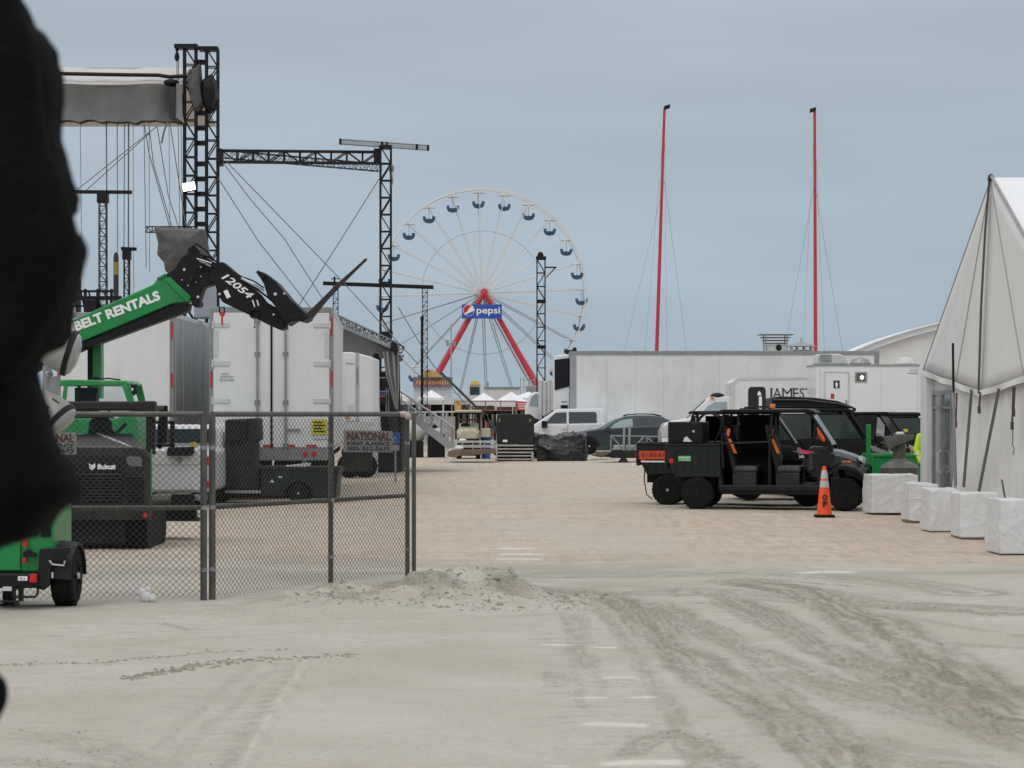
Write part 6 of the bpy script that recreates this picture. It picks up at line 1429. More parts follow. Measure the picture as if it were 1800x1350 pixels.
mb = MB(); mb.prism([(x - .36, pz(767)), (x + .26, pz(765)), (x + .26, pz(772)), (x + .13, pz(776)), (x - .14, pz(786)), (x - .24, pz(790)), (x - .3, pz(780))], 45.02, 45.12); mb.build('dished_wing', STL, pd, bevel=.01)
MB().lathe([(.09, pz(764)), (.09, pz(761)), (.05, pz(759))], (x - .0, 45.15, 0), n=16).build('cap', PGREY, pd)
MB().lathe([(.4, 0.0), (.4, pz(850))], (x, 45.2, 0), n=20).build('foot_drum', STL, pd)

# ------------------------------------------------------------------ chain-link fence
PL0, PL1 = V((gx(-290, 22.0), 22.0, 0)), V((gx(358, 22.4), 22.4, 0))
PR0, PR1 = V((gx(373, 22.5), 22.5, 0)), V((gx(716, 25.75), 25.75, 0))
def pon0(px, Y): return V((gx(px, Y), Y, 0))
def panel(a, b, label, mid=.5, hgt=1.83, d=.064, name='chain_link_fence'):
    Ln = (b - a).length; ux = (b - a).normalized(); nrm = ux.cross(V((0, 0, 1)))
    r_ = root(name, a, label, 'fence panel', 'chain link fence panels')
    mb = MB(); zs = lambda t_: gh(*(a.lerp(b, t_))[:2]) - .03
    for t_ in (0, 1): p = a.lerp(b, t_); mb.tube((p.x, p.y, -.02), (p.x, p.y, hgt), .034 if p.x < -1.5 else .026, 12)
    mb.tube(a + V((0, 0, hgt)), b + V((0, 0, hgt)), .028, 12)
    mb.tube(a + V((0, 0, .91)), b + V((0, 0, .91)), .024, 10)
    if mid: p = a.lerp(b, mid); mb.tube((p.x, p.y, -.02), (p.x, p.y, hgt - .03), .028, 12)
    mb.build('pipe_frame', GALV, r_)
    mb = MB(); k = -hgt; o = nrm * .034
    rr_ = random.Random(6)
    while k < Ln:
        for s_ in (1, -1):
            u0, u1 = max(k, 0), min(k + hgt - .04, Ln)
            if u1 - u0 > .01:
                n_ = max(2, int((u1 - u0) / .35)); pts = []
                for i in range(n_ + 1):
                    u = u0 + (u1 - u0) * i / n_; z = (u - k) if s_ > 0 else hgt - .02 - (u - k)
                    sag = .012 * math.sin(u * 2.3 + z * 1.1)
                    pts.append(a + ux * u + o + V((0, 0, z * .985 + .02)) + nrm * sag)
                mb.path(pts, .0027, 3)
        k += d
    mb.build('chain_link_mesh', WIRE, r_)
    mb = MB()
    for t_ in (0, mid or .5, 1):
        p = a.lerp(b, t_)
        for z in (.3, .91, 1.5): MB().lathe([(.037 if p.x < -1.5 else .03, -.02), (.037 if p.x < -1.5 else .03, .02)], (p.x, p.y, z), n=10).build('band_clamp', GREYM, r_)
    return r_
panel(PL0, PL1, 'left chain link fence panel behind the green generator trailer', mid=.5)
panel(PR0, PR1, 'chain link fence panel with centre post, ending at the sand mound', mid=.575)
E1 = pon0(727.5, 25.9); MB_ = MB(); MB_.tube(E1 + V((0, 0, -.05)), E1 + V((0, 0, 1.83)), .026, 12); MB_.ell(E1 + V((0, 0, 1.83)), .028, .028, .02, 12, 6); tag(MB_.build('gate_post', GALV), 'free standing grey gate post just right of the last fence panel', 'post')
def fsign(p0, p1, z0, z1, label, nrm, tilt=0):
    ux = (p1 - p0).normalized(); r_ = root('fence_sign', p0 + V((0, 0, z0)), label, 'sign', 'fence company signs')
    c = (p0 + p1) / 2 + V((0, 0, (z0 + z1) / 2)) + nrm * .015
    up = V((0, 0, 1)) * math.cos(tilt) + ux * math.sin(tilt); rx = ux * math.cos(tilt) - V((0, 0, 1)) * math.sin(tilt)
    hw, hh = (p1 - p0).length / 2, (z1 - z0) / 2
    pl_ = MB().obb(c, rx * hw, nrm * .003, up * hh).build('sign_plate', SIGNW, r_)
    o = c - rx * hw - up * hh + nrm * .004
    text('NATIONAL', 'sign_lettering', MAROON, pl_, o + rx * hw * .12 + up * hh * 1.08, rx, up, hw * 1.78, hh * .78, .003, .03)
    text('RENT-A-FENCE', 'sign_lettering', BLK, pl_, o + rx * hw * .14 + up * hh * .62, rx, up, hw * 1.74, hh * .34, .003, .02)
    text('800-352-5675', 'sign_lettering', BLK, pl_, o + rx * hw * .14 + up * hh * .14, rx, up, hw * 1.74, hh * .38, .003, .02)
    return r_
def pon(a, b, px):  # point of the fence line seen at photo column px
    k = (px - CX) / FPX; t_ = (k * a.y - a.x) / ((b.x - a.x) - k * (b.y - a.y)); return a.lerp(b, t_)
nR = -(PR1 - PR0).normalized().cross(V((0, 0, 1))); nR = nR if nR.y < 0 else -nR
nL = (PL1 - PL0).normalized().cross(V((0, 0, 1))); nL = nL if nL.y < 0 else -nL
pa, pb_ = pon(PR0, PR1, 602), pon(PR0, PR1, 688); ym = (pa.y + pb_.y) / 2
fsign(pa, pb_, gz(795, ym), gz(757, ym), 'grey metal sign with maroon NATIONAL lettering near the right fence end', -nR if nR.y > 0 else nR, R(1))
pa, pb_ = pon(PL0, PL1, 42), pon(PL0, PL1, 135); ym = 22.2
fsign(pa, pb_, gz(799, ym), gz(760, ym), 'grey metal sign on the left fence panel, mostly hidden by the dark figure', nL, 0)
p = at(709, 728, 25.6); mb = MB(); mb.ell(p, .06, .05, .035, 10, 7); mb.ell(p + V((.05, -.02, -.02)), .04, .03, .04, 8, 6); mb.ell(p + V((-.05, 0, .01)), .05, .03, .02, 8, 6)
tag(mb.build('pink_glove', mat('faded_pink_cloth', (.5, .38, .37), .9, bump=.5)), 'faded pink work glove draped over the fence corner', 'glove')
x, Y = gx(256, 22.0), 22.0; mb = MB(); z0 = gh(x, Y)
for dx, dz, rx_, rz_ in ((0, .05, .06, .06), (.05, .03, .05, .035), (-.03, .09, .04, .05), (.02, .12, .03, .03), (.06, .05, .04, .025)): mb.ell((x + dx, Y + dx * .3, z0 + dz), rx_, rx_ * .8, rz_, 9, 6)
tag(mb.build('plastic_bag', WRAP), 'crumpled white plastic bag lying on the sand by the fence', 'bag')

# ------------------------------------------------------------------ telehandler
Y = 41.5
th = root('telehandler', (gx(150, Y), Y + 1.2, 0), 'green telehandler with raised lettered boom, black jib and two forks', 'telehandler')
D0, D1 = Y, Y + .5
bm = MB().prism(pp([(-60, 640), (60, 588), (120, 566), (262, 503), (270, 499), (277, 488), (290, 482), (335, 523), (331, 531), (304, 533), (150, 598), (40, 646), (-60, 688)], Y), D0, D1).build('green_boom', GREEN, th, bevel=.025, seg=3)
MB().prism(pp([(-50, 690), (40, 650), (150, 600), (304, 535), (332, 533), (330, 546), (150, 612), (40, 662), (-50, 706)], Y), D0 + .04, D1 - .04).build('inner_boom', BLACK, bm, bevel=.015)
dv = V((gx(283, Y) - gx(140, Y), 0, gz(528, Y) - gz(582, Y))); dvn = dv.normalized(); upn = V((0, -1, 0)).cross(dvn); upn = upn if upn.z > 0 else -upn
text('SUNBELT RENTALS', 'boom_lettering', WHT, bm, at(89, 600, Y) - V((0, .008, 0)), dvn, upn, (V((gx(284, Y), 0, gz(528, Y))) - V((gx(89, Y), 0, gz(600, Y)))).length, 17.5 * Y / FPX, .006, .045)
mb = MB(); mb.prism(pp([(275, 489), (291, 480), (295, 483), (281, 491)], Y), D0 - .03, D1 + .03); mb.prism(pp([(298, 486), (336, 522), (331, 532), (325, 528), (292, 494)], Y), D0 - .04, D1 + .04); mb.build('boom_collar', GREEN, bm, bevel=.01)
MB().prism(pp([(292, 481), (306, 472), (318, 452), (333, 441), (343, 452), (352, 456), (357, 448), (372, 459), (384, 463), (390, 474), (384, 492), (372, 500), (357, 505), (352, 520), (349, 530), (340, 536), (334, 524)], Y), D0 + .02, D1 - .02).build('boom_head', BLACK, th, bevel=.02)
mb = MB(); mb.prism(pp([(325, 452), (329, 436), (340, 430), (350, 440), (352, 460), (334, 462)], Y), D0 + .1, D1 - .1); mb.prism(pp([(340, 528), (352, 530), (350, 538), (342, 540), (336, 534)], Y), D0, D1); mb.build('link_bracket', BLACK, th, bevel=.01)
jb = MB().prism(pp([(371, 470), (381, 460), (393, 461), (404, 470), (455, 516), (466, 530), (492, 545), (512, 549), (500, 566), (503, 577), (492, 580), (470, 570), (443, 556), (405, 538), (391, 531), (384, 520), (378, 500), (366, 492)], Y), D0 - .02, D1 + .02).build('jib', BLACK, th, bevel=.02)
dj = V((gx(438, Y) - gx(392, Y), 0, gz(521, Y) - gz(486, Y))).normalized(); uj = V((0, -1, 0)).cross(dj); uj = uj if uj.z > 0 else -uj
text('12054', 'jib_number', WHT, jb, at(389, 489, Y) - V((0, .03, 0)), dj, uj, .66, .135, .006, .02, .3)
cg = MB().prism(pp([(454, 480), (468, 481), (488, 497), (512, 526), (540, 552), (545, 560), (534, 566), (520, 562), (505, 572), (498, 560), (486, 540), (472, 520), (466, 500)], Y), D0 - .25, D1 + .25).build('fork_carriage', BLACK, th, bevel=.02)
mb = MB(); mb.prism(pp([(453, 480), (456, 477), (467, 481), (470, 486), (466, 491), (459, 489)], Y), D0 - .3, D1 + .3); mb.box(gx(505, Y), gx(528, Y), D0 - .28, D0 - .2, gz(566, Y), gz(556, Y)); mb.build('carriage_bar', BLACK, cg, bevel=.01)
for o, pts in ((-.42, [(547, 561), (541, 562), (537, 556), (592, 502), (644, 455), (647, 457), (598, 506)]), (.5, [(541, 560), (535, 560), (531, 553), (584, 497), (637, 451.5), (639.5, 453.5), (589, 500.5)])):
    MB().prism(pp(pts, Y), D0 + .25 + o - .06, D0 + .25 + o + .06).build('fork', mat('worn_fork', (.035, .028, .025), .6, .3), th, bevel=.008)
mb = MB(); mb.tube(at(350, 458, Y - .05), at(371, 468, Y - .05), .025, 8); mb.tube(at(346, 455, Y - .12), at(372, 463, Y - .12), .018, 8); mb.build('chrome_rod', mat('chrome', (.6, .61, .62), .25, .9), th)
mb = MB(); mb.tube(at(424, 489, Y - .05), at(464, 511, Y - .05), .026, 8); mb.build('chrome_rod', mat('chrome', (.6, .61, .62), .25, .9), th)
mb = MB()
for dy in (0, .3): mb.path([at(404, 474, Y + dy), at(424, 486, Y + dy), at(446, 494, Y + dy), at(464, 506, Y + dy)], .014, 5)
mb.path([at(352, 448, Y), at(368, 452, Y), at(384, 462, Y), at(400, 474, Y), at(440, 500, Y), at(470, 522, Y), at(500, 548, Y)], .02, 6); mb.path([at(330, 440, Y - .05), at(345, 428, Y - .05), at(362, 440, Y - .05), at(374, 456, Y - .05)], .02, 6); mb.path([at(334, 500, Y - .06), at(345, 470, Y - .06), at(362, 462, Y - .06), at(380, 470, Y - .06)], .018, 6); mb.build('hydraulic_hose', BLACK, th)
mb = MB()
for px, py, r0 in ((324, 474, .025), (353, 469, .02), (348, 522, .025), (386, 517, .024), (484, 517, .03), (500, 516, .02), (481, 553, .018), (320, 492, .012), (337, 490, .012), (345, 496, .01), (331, 502, .012), (353, 486, .012)): mb.lathe([(r0, 0), (r0, .02), (r0 * .4, .025)], at(px, py, Y - (.26 if px > 478 else .035)), (0, -1, 0), 12)
mb.build('pivot_pin', PGREY, th)
mb = MB(); mb.prism(pp([(393, 512), (400, 509), (406, 522), (399, 525)], Y), D0 - .03, D0 - .022); mb.prism(pp([(443, 528), (445, 527), (449, 539), (447, 540)], Y), D0 - .03, D0 - .022); mb.prism(pp([(451, 528), (453, 527), (456, 537), (454, 538)], Y), D0 - .03, D0 - .022); mb.build('white_decal', WHT, jb)
mb = MB(); mb.path([at(447 + 7.5 * math.cos(k * .5236), 551 + 8 * math.sin(k * .5236), Y - .05) for k in range(12)], .02, 6, True); mb.build('tie_ring', BLACK, jb)
mb = MB(); mb.tube(at(447, 560, Y - .05), at(447.5, 573, Y - .05), .004, 5); mb.ell(at(447.5, 575, Y - .05), .018, .018, .018, 10, 7); mb.build('hanging_pin', BLACK, jb)
hk = root('safety_hook', at(390, 545, Y), 'small red shackle strap hanging under the black jib', 'hook')
mb = MB(); mb.prism(pp([(385, 548), (396, 548), (395, 553), (391.5, 557), (392, 569), (390.5, 574), (388.5, 569), (389, 557), (386, 553)], Y), Y + .0, Y + .05); mb.build('red_strap', RED, hk); MB().path([at(386, 549, Y), at(386, 540, Y), at(394, 540, Y), at(395, 549, Y)], .015, 6).build('shackle', BLACK, hk)
# mast strut, cab, body, wheels
MB().box(gx(152, Y), gx(167, Y), Y + .6, Y + .9, gz(700, Y), gz(570, Y)).build('rear_strut', GREEN, th, bevel=.01)
MB().box(gx(143, Y), gx(152, Y), Y + .6, Y + .9, gz(700, Y), gz(570, Y)).build('rear_strut_dark_plate', BLACK, th)  # black plate along the left of the green strut
Yc = 39.6
MB().prism(pp([(92, 676), (96, 668), (120, 667), (220, 669), (228, 674), (228, 678), (96, 678)], Yc), Yc, Yc + 1.3).build('cab_roof', GREEN, th, bevel=.02)
for yy in (0, 1.24):
    mb = MB(); mb.prism(pp([(214, 678), (228, 673), (237, 712), (240, 735), (228, 735), (226, 715)], Yc), Yc + yy, Yc + yy + .06); mb.prism(pp([(112, 678), (118, 678), (112, 735), (104, 735)], Yc), Yc + yy, Yc + yy + .06); mb.build('cab_pillar', GREEN, th, bevel=.008)
MB().prism(pp([(240, 735), (244, 770), (234, 792), (200, 800), (90, 800), (90, 735), (205, 735), (222, 728)], Yc), Yc, Yc + 1.3).build('cab_side', GREEN, th, bevel=.03)
mb = MB(); mb.prism(pp([(119, 680), (213, 680), (225, 728), (112, 728)], Yc), Yc + .03, Yc + .04); mb.build('cab_glass', CLEAR, th)
mb = MB(); mb.box(gx(108, Yc), gx(150, Yc), Yc + 1.2, Yc + 1.23, gz(735, Yc), gz(680, Yc)); mb.build('added_cab_panel', BLACK, th)  # black panel added to darken the left of the cab interior
mb = MB(); mb.box(gx(150, Yc), gx(160, Yc), Yc + .5, Yc + .8, gz(735, Yc), gz(690, Yc)); mb.box(gx(150, Yc), gx(185, Yc), Yc + .4, Yc + .9, gz(745, Yc), gz(728, Yc)); mb.tube(at(190, 728, Yc + .6), at(196, 712, Yc + .6), .03, 6); mb.build('cab_seat', BLACK, th, bevel=.03)
mb = MB(); mb.path([at(230, 674, Yc), at(234, 680, Yc), at(238, 690, Yc)], .012, 6); mb.obb(at(236, 679, Yc - .02), (.05, 0, 0), (0, .03, 0), (0, 0, .03)); mb.obb(at(237, 689, Yc - .02), (.04, 0, .03), (0, .03, 0), (-.02, 0, .035)); mb.build('mirror_arm', BLACK, th)
mb = MB(); mb.box(gx(158, Yc), gx(168, Yc), Yc + .3, Yc + .5, gz(668, Yc), gz(662, Yc)); mb.path([at(172, 667, Yc + .2), at(190, 665, Yc + .2), at(212, 668, Yc + .2)], .015, 6); mb.build('roof_beacon', BLACK, th)
mb = MB(); mb.box(gx(-120, Y), gx(240, Y), Y - .5, Y + 1.6, .7, 1.25); mb.build('chassis', BLACK, th, bevel=.04)
mb = MB(); mb.prism([(gx(-150, Y), 1.25), (gx(-150, Y), 2.1), (gx(0, Y), 2.2), (gx(70, Y), 1.6), (gx(70, Y), 1.25)], Y + .1, Y + 1.5); mb.build('engine_cover', GREEN, th, bevel=.05)
for px in (-60, 140):
    for yy in (-.35, 1.5): wheel(th, (gx(px, Y), Y + yy, .62), .62, .42, GREYM, n=26, side=-1 if yy < 0 else 1)

# ------------------------------------------------------------------ compact track loader, seen from the rear
Y = 30.6
ld = root('track_loader', (gx(145, Y), Y + 1.4, 0), 'dark grey compact track loader with louvred rear door and white cat head badge', 'track loader')
DG = mat('loader_grey', (.02, .021, .02), .6, .1, var=.25, dirt=.13, spec=.3)
dr = MB().prism(pp([(28, 905), (26, 806), (38, 790), (60, 786), (238, 786), (254, 792), (263, 806), (263, 905)], Y), Y, Y + .25).build('rear_door', DG, ld, bevel=.02)
mb = MB(); mb.prism(pp([(75, 829), (78, 806), (90, 802), (215, 802), (221, 808), (218, 829)], Y), Y - .012, Y - .001); mb.build('badge_panel', BLACK, dr, bevel=.004)
for a_, c_, t_, b_ in ((142, 214, 830, 884), (222, 249, 834, 882), (75, 138, 830, 884)):
    rc = MB().box(gx(a_, Y), gx(c_, Y), Y - .01, Y - .002, gz(b_, Y), gz(t_, Y)).build('grille_recess', BLACK, dr)
    mb = MB(); n_ = 9
    for k in range(n_):
        py = t_ + 3 + (b_ - t_ - 4) * k / n_ + (abs(a_ - 222) < 1) * 0
        mb.obb(at((a_ + c_) / 2, py + 1.4, Y - .028), (gx(c_, Y) / 2 - gx(a_, Y) / 2, 0, 0), (0, .016, .01), (0, .006, -.008))
    mb.build('louvre', DG, rc)
for a_ in (222, 40):
    mb = MB(); mb.prism(pp([(a_, 806), (a_ + 6, 802), (a_ + 24, 803), (a_ + 29, 810), (a_ + 28, 820), (a_ + 10, 820), (a_ + 2, 815)], Y), Y - .03, Y - .002); mb.build('light_cluster', mat('smoked_lens', (.12, .125, .125), .25, coat=.4), dr, bevel=.006)
mb = MB(); mb.prism(pp([(157, 813.5), (159.5, 817), (164.5, 817), (167.5, 813.5), (168, 820), (166, 824), (163.5, 826.5), (160.5, 825.5), (157.5, 822)], Y), Y - .02, Y - .013); mb.build('cat_head_badge', WHT, dr)
mb = MB(); mb.prism(pp([(159, 819), (161.3, 820.2), (159.6, 820.8)], Y), Y - .024, Y - .0205); mb.prism(pp([(163.4, 820.2), (165.8, 819), (165.2, 820.8)], Y), Y - .024, Y - .0205); mb.prism(pp([(161.5, 823), (164, 823), (162.8, 824.6)], Y), Y - .024, Y - .0205); mb.build('badge_detail', BLK, dr)
text('Bobcat', 'badge_lettering', WHT, dr, at(172, 825, Y) - V((0, .02, 0)), X_, Z_, gx(203.5, Y) - gx(172, Y), 9.6 * Y / FPX, .005, .05)
mb = MB(); mb.loft([[at(a_, c_, Y + d_) for a_, c_ in pts] for d_, pts in ((0.02, [(40, 787), (252, 787), (252, 800), (40, 800)]), (.9, [(62, 762), (232, 762), (232, 800), (62, 800)]))]); mb.build('engine_hood', mat('hood_grey', (.09, .092, .09), .6, var=.2, dirt=.15), ld, bevel=.01)
mb = MB(); mb.beam(at(172, 761.5, Y + .85), at(234, 787, Y + .06), .05, .015); mb.beam(at(136, 787, Y + .03), at(232, 787, Y + .03), .02, .02); mb.beam(at(116, 763, Y + .84), at(148, 763, Y + .84), .04, .02); mb.build('pale_hood_strip', PGREY, ld)
for a_, c_ in ((246, 262), (30, 46)):
    for y0_, b_ in ((.5, 800), (1.6, 782)): MB().box(gx(a_, Y), gx(c_, Y), Y + y0_, Y + y0_ + .1, gz(b_, Y), gz(712, Y)).build('cab_post', BLACK, ld, bevel=.015)
mb = MB(); mb.box(gx(28, Y), gx(262, Y), Y + .47, Y + .6, gz(722, Y), gz(705, Y)); mb.box(gx(226, Y), gx(262.5, Y), Y + .45, Y + .7, gz(730, Y), gz(704.5, Y)); mb.build('cab_rear_bar', DG, ld, bevel=.03, seg=3)
mb = MB(); mb.box(gx(32, Y), gx(258, Y), Y + .61, Y + 1.9, gz(722, Y) - .0, gz(712, Y)); mb.build('cab_roof', BLACK, ld, bevel=.03)
MB().box(gx(48, Y), gx(244, Y), Y + .72, Y + .73, gz(770, Y), gz(724, Y)).build('rear_window', CLEAR, ld)
mb = MB(); mb.prism(pp([(128, 775), (132, 740), (138, 735), (166, 735), (172, 742), (176, 775)], Y), Y + 1.0, Y + 1.12); mb.box(gx(130, Y), gx(175, Y), Y + 1.1, Y + 1.55, gz(790, Y), gz(776, Y)); mb.build('cab_seat', BLACK, ld, bevel=.04)
mb = MB(); mb.ell(at(166, 752, Y + .9), .06, .05, .1); mb.path([at(178, 756, Y + .95), at(205, 762, Y + .95), at(222, 745, Y + .95)], .03, 6); mb.build('control_lever', BLACK, ld)
for a_ in (215, 75):
    mb = MB(); mb.prism([(Y + .3, 1.2), (Y + .5, 1.3), (Y + 1.8, 1.1), (Y + 2.3, .55), (Y + 2.3, .35), (Y + 2.1, .35), (Y + 1.6, 1.0), (Y + .5, 1.1)], gx(a_, Y) - .05, gx(a_, Y) + .05, 'x'); mb.build('lift_arm', BLACK, ld, bevel=.02)
mb = MB(); mb.prism([(Y + 2.35, .28), (Y + 2.35, .5), (Y + 2.45, .5), (Y + 2.5, .34), (Y + 2.95, .3), (Y + 2.95, .26)], gx(20, Y), gx(346, 33.0), 'x'); mb.build('front_bucket', BLACK, ld)
for px in (322, 334, 342): MB().path([at(px, 905, 32.9), at(px + 1, 915, 32.9), at(px + 6, 916, 32.9), at(px + 7, 911, 32.9)], .012, 6).build('hook', BLACK, ld)
mb = MB(); mb.box(gx(25, Y), gx(264, Y), Y - .1, Y + .1, gz(914, Y), gz(895, Y)); bp2 = mb.build('rear_bumper', DG, ld, bevel=.015)
mb = MB(); mb.box(gx(25, Y), gx(262, Y), Y - .105, Y - .101, gz(896.5, Y), gz(894.5, Y)); mb.build('worn_edge', PGREY, bp2)
for a_ in (256, 34): MB().lathe([(.035, 0), (.035, .015), (.028, .02)], at(a_, 906, Y - .1), (0, -1, 0), 14).build('reflector', REDL, bp2)
mb = MB(); mb.box(gx(66, Y), gx(218, Y), Y + .12, Y + 1.9, .07, .95); mb.build('belly', BLACK, ld, bevel=.03)
for a_, c_ in ((217, 254), (36, 73)):
    L0, L1 = Y + .2, Y + 1.95; prf = []
    for k in range(9): t_ = math.pi / 2 + math.pi * k / 8; prf.append((L0 + .26 + .26 * math.cos(t_), .27 + .27 * math.sin(t_)))
    for k in range(9): t_ = -math.pi / 2 + math.pi * k / 8; prf.append((L1 - .26 + .26 * math.cos(t_), .27 + .27 * math.sin(t_)))
    mb = MB(); mb.prism(prf, gx(a_, Y), gx(c_, Y), 'x')
    for k in range(26):
        yy = L0 + .3 + (L1 - L0 - .6) * k / 25
        mb.box(gx(a_, Y) + .01, gx(c_, Y) - .01, yy - .02, yy + .02, -.02, .56)
    for k in range(8):
        t_ = math.pi / 2 + math.pi * k / 7; mb.obb(((gx(a_, Y) + gx(c_, Y)) / 2, L0 + .26 + .265 * math.cos(t_), .27 + .265 * math.sin(t_)), (gx(c_, Y) / 2 - gx(a_, Y) / 2 - .01, 0, 0), (0, .02 * math.cos(t_), .02 * math.sin(t_)), (0, -.02 * math.sin(t_), .02 * math.cos(t_)))
    mb.build('rubber_track', RUBBER, ld)
MB().box(gx(263, Y), gx(265, Y), Y + .06, Y + .14, gz(872, Y), gz(790, Y)).build('green_side_plate', GREEN, ld)
# ------------------------------------------------------------------ white pickup seen from the rear, dark green cart
Y = 44.0; g0 = 0
wp_ = root('work_truck', (gx(270, Y), Y + 2, 0), 'white work pickup seen from behind with oval tailgate badge and black rack', 'pickup')
mb = MB(); mb.prism(pp([(172, 866), (170, 800), (176, 789), (358, 789), (366, 796), (368, 800), (368, 862), (362, 866)], Y), Y, Y + 3.0); mb.build('bed', WHITEC, wp_, bevel=.05, seg=3)
tg = MB().prism(pp([(184, 862), (184, 792), (356, 791), (356, 862)], Y), Y - .04, Y - .002).build('tailgate', WHITEC, wp_, bevel=.02)
MB().box(gx(184, Y), gx(356, Y), Y - .046, Y - .0405, gz(817.5, Y), gz(816.5, Y)).build('crease_line', GREYM, tg)
MB().lathe([(.055, 0), (.055, .012), (.05, .016)], at(316, 809, Y - .045), (0, -1, 0), 20).map(lambda x, y, z: (x, y, z)).build('oval_badge', GREYM, tg)
for px in (366.5, 173): 
    MB().box(gx(px - 2.5, Y), gx(px + 2.8, Y), Y - .03, Y + .1, gz(861, Y), gz(802, Y)).build('tail_light', mat('pale_lens', (.5, .5, .5), .3), wp_)
    for a_, c_ in ((803, 818), (846, 858)): MB().box(gx(px - 2.6, Y), gx(px + 3, Y), Y - .035, Y + .08, gz(c_, Y), gz(a_, Y)).build('red_lens', REDL, wp_)
mb = MB(); mb.box(gx(176, Y), gx(364, Y), Y - .12, Y + .1, gz(880, Y), gz(869, Y)); mb.build('bumper', GREYM, wp_, bevel=.02); MB().box(gx(180, Y), gx(360, Y), Y + .1, Y + 3, .42, .75).build('chassis', BLACK, wp_)
for px in (198, 338):
    for yy in (1.0, 4.4): wheel(wp_, (gx(px, Y), Y + yy, .38), .38, .26, axis=(1, 0, 0), side=1 if px > 250 else -1)
MB().box(gx(305, Y), gx(344, Y), Y - .3, Y - .13, gz(894, Y), gz(868, Y)).build('black_flap', BLACK, wp_)
MB().prism(pp([(180, 866), (178, 760), (190, 748), (345, 748), (358, 762), (360, 866)], Y), Y + 3.1, Y + 5.6).build('cab', WHITEC, wp_, bevel=.08)
MB().box(gx(196, Y), gx(340, Y), Y + 3.05, Y + 3.09, gz(782, Y), gz(756, Y)).build('rear_window', GLASS, wp_)
mb = MB(); mb.box(gx(258, Y), gx(302, Y), Y + .2, Y + .26, gz(745, Y), gz(740, Y)); mb.box(gx(274, Y), gx(281, Y), Y + .2, Y + .26, gz(789, Y), gz(745, Y)); mb.box(gx(296, Y), gx(304, Y), Y + .2, Y + .26, gz(789, Y), gz(740, Y)); mb.box(gx(258, Y), gx(302, Y), Y + .2, Y + .26, gz(786, Y), gz(780, Y)); mb.build('load_rack', BLACK, wp_)
mb = MB(); mb.prism(pp([(295, 801), (297, 786), (343, 785), (343, 795), (338, 801)], Y), Y - .2, Y - .045); mb.build('rubber_cover', BLACK, wp_, bevel=.02)
MB().box(gx(336, Y), gx(344, Y), Y - .1, Y, gz(785, Y), gz(777, Y)).build('yellow_lock', mat('lock_yellow', (.65, .45, .02), .5), wp_)

Y = 46.4
ct_ = root('service_cart', (gx(490, Y), Y + .6, 0), 'dark green service cart with black upright box, seen side on under the trailer', 'cart')
mb = MB(); mb.prism(pp([(458, 822), (592, 822), (597, 826), (594, 834), (590, 876), (562, 878), (548, 872), (543, 854), (525, 846), (506, 854), (500, 874), (458, 872)], Y), Y, Y + 1.15); bd = mb.build('bed_body', DGREEN, ct_, bevel=.03)
mb = MB(); mb.prism(pp([(455, 824), (456, 820), (597, 821), (598, 826)], Y), Y - .02, Y + 1.17); mb.build('bed_rim', DARKD, bd)
mb = MB(); mb.path([(gx(524.5, Y) + .27 * math.cos(t_), Y - .02, gz(868, Y) + .28 * math.sin(t_)) for t_ in [math.pi * k / 10 for k in range(11)]], .03, 6); mb.build('wheel_arch', BLACK, bd)
mb = MB(); mb.prism(pp([(474, 848), (478, 842), (483, 848)], Y), Y - .006, Y - .001); mb.box(gx(490, Y), gx(496, Y), Y - .006, Y - .001, gz(840, Y), gz(837, Y)); mb.build('small_decal', PGREY, bd)
MB().prism(pp([(394, 862), (394, 774), (398, 737), (452, 735), (454, 772), (446, 778), (446, 815), (455, 823), (455, 862)], Y), Y + .1, Y + 1.0).build('upright_box', DARKD, ct_, bevel=.03)
MB().box(gx(395, Y), gx(433, Y), Y + .04, Y + .12, gz(776, Y), gz(738, Y)).build('box_lid', DARK, ct_, bevel=.02)
mb = MB(); mb.box(gx(393, Y), gx(458, Y), Y + .0, Y + 1.1, gz(867, Y), gz(862, Y)); mb.build('step_plate', ALU, ct_)
mb = MB(); mb.prism(pp([(366, 868), (370, 830), (380, 815), (394, 812), (394, 868)], Y), Y + .05, Y + 1.1); mb.build('front_cowl', DGREEN, ct_, bevel=.04)
mb = MB(); mb.box(gx(372, Y), gx(590, Y), Y + .2, Y + .95, gz(876, Y), gz(866, Y)); mb.build('chassis', BLACK, ct_)
mb = MB(); mb.obb(at(528, 818, Y + .4), (.2, 0, .02), (0, .2, 0), (0, 0, .03)); mb.ell(at(508, 820, Y + .4), .08, .1, .03, 8, 6); tag(mb.build('loose_parcel', PGREY), 'flat pale parcel lying on the green service cart bed', 'parcel')
for px in (524.5, 378):
    for yy in (.06, 1.08): wheel(ct_, (gx(px, Y), Y + yy, .215), .215, .16, PGREY, side=-1 if yy < .5 else 1, n=22, spokes=0)
MB().tube(at(432, 826, Y + .2), at(420, 850, Y + .2), .03, 6).build('lever', BLACK, ct_)

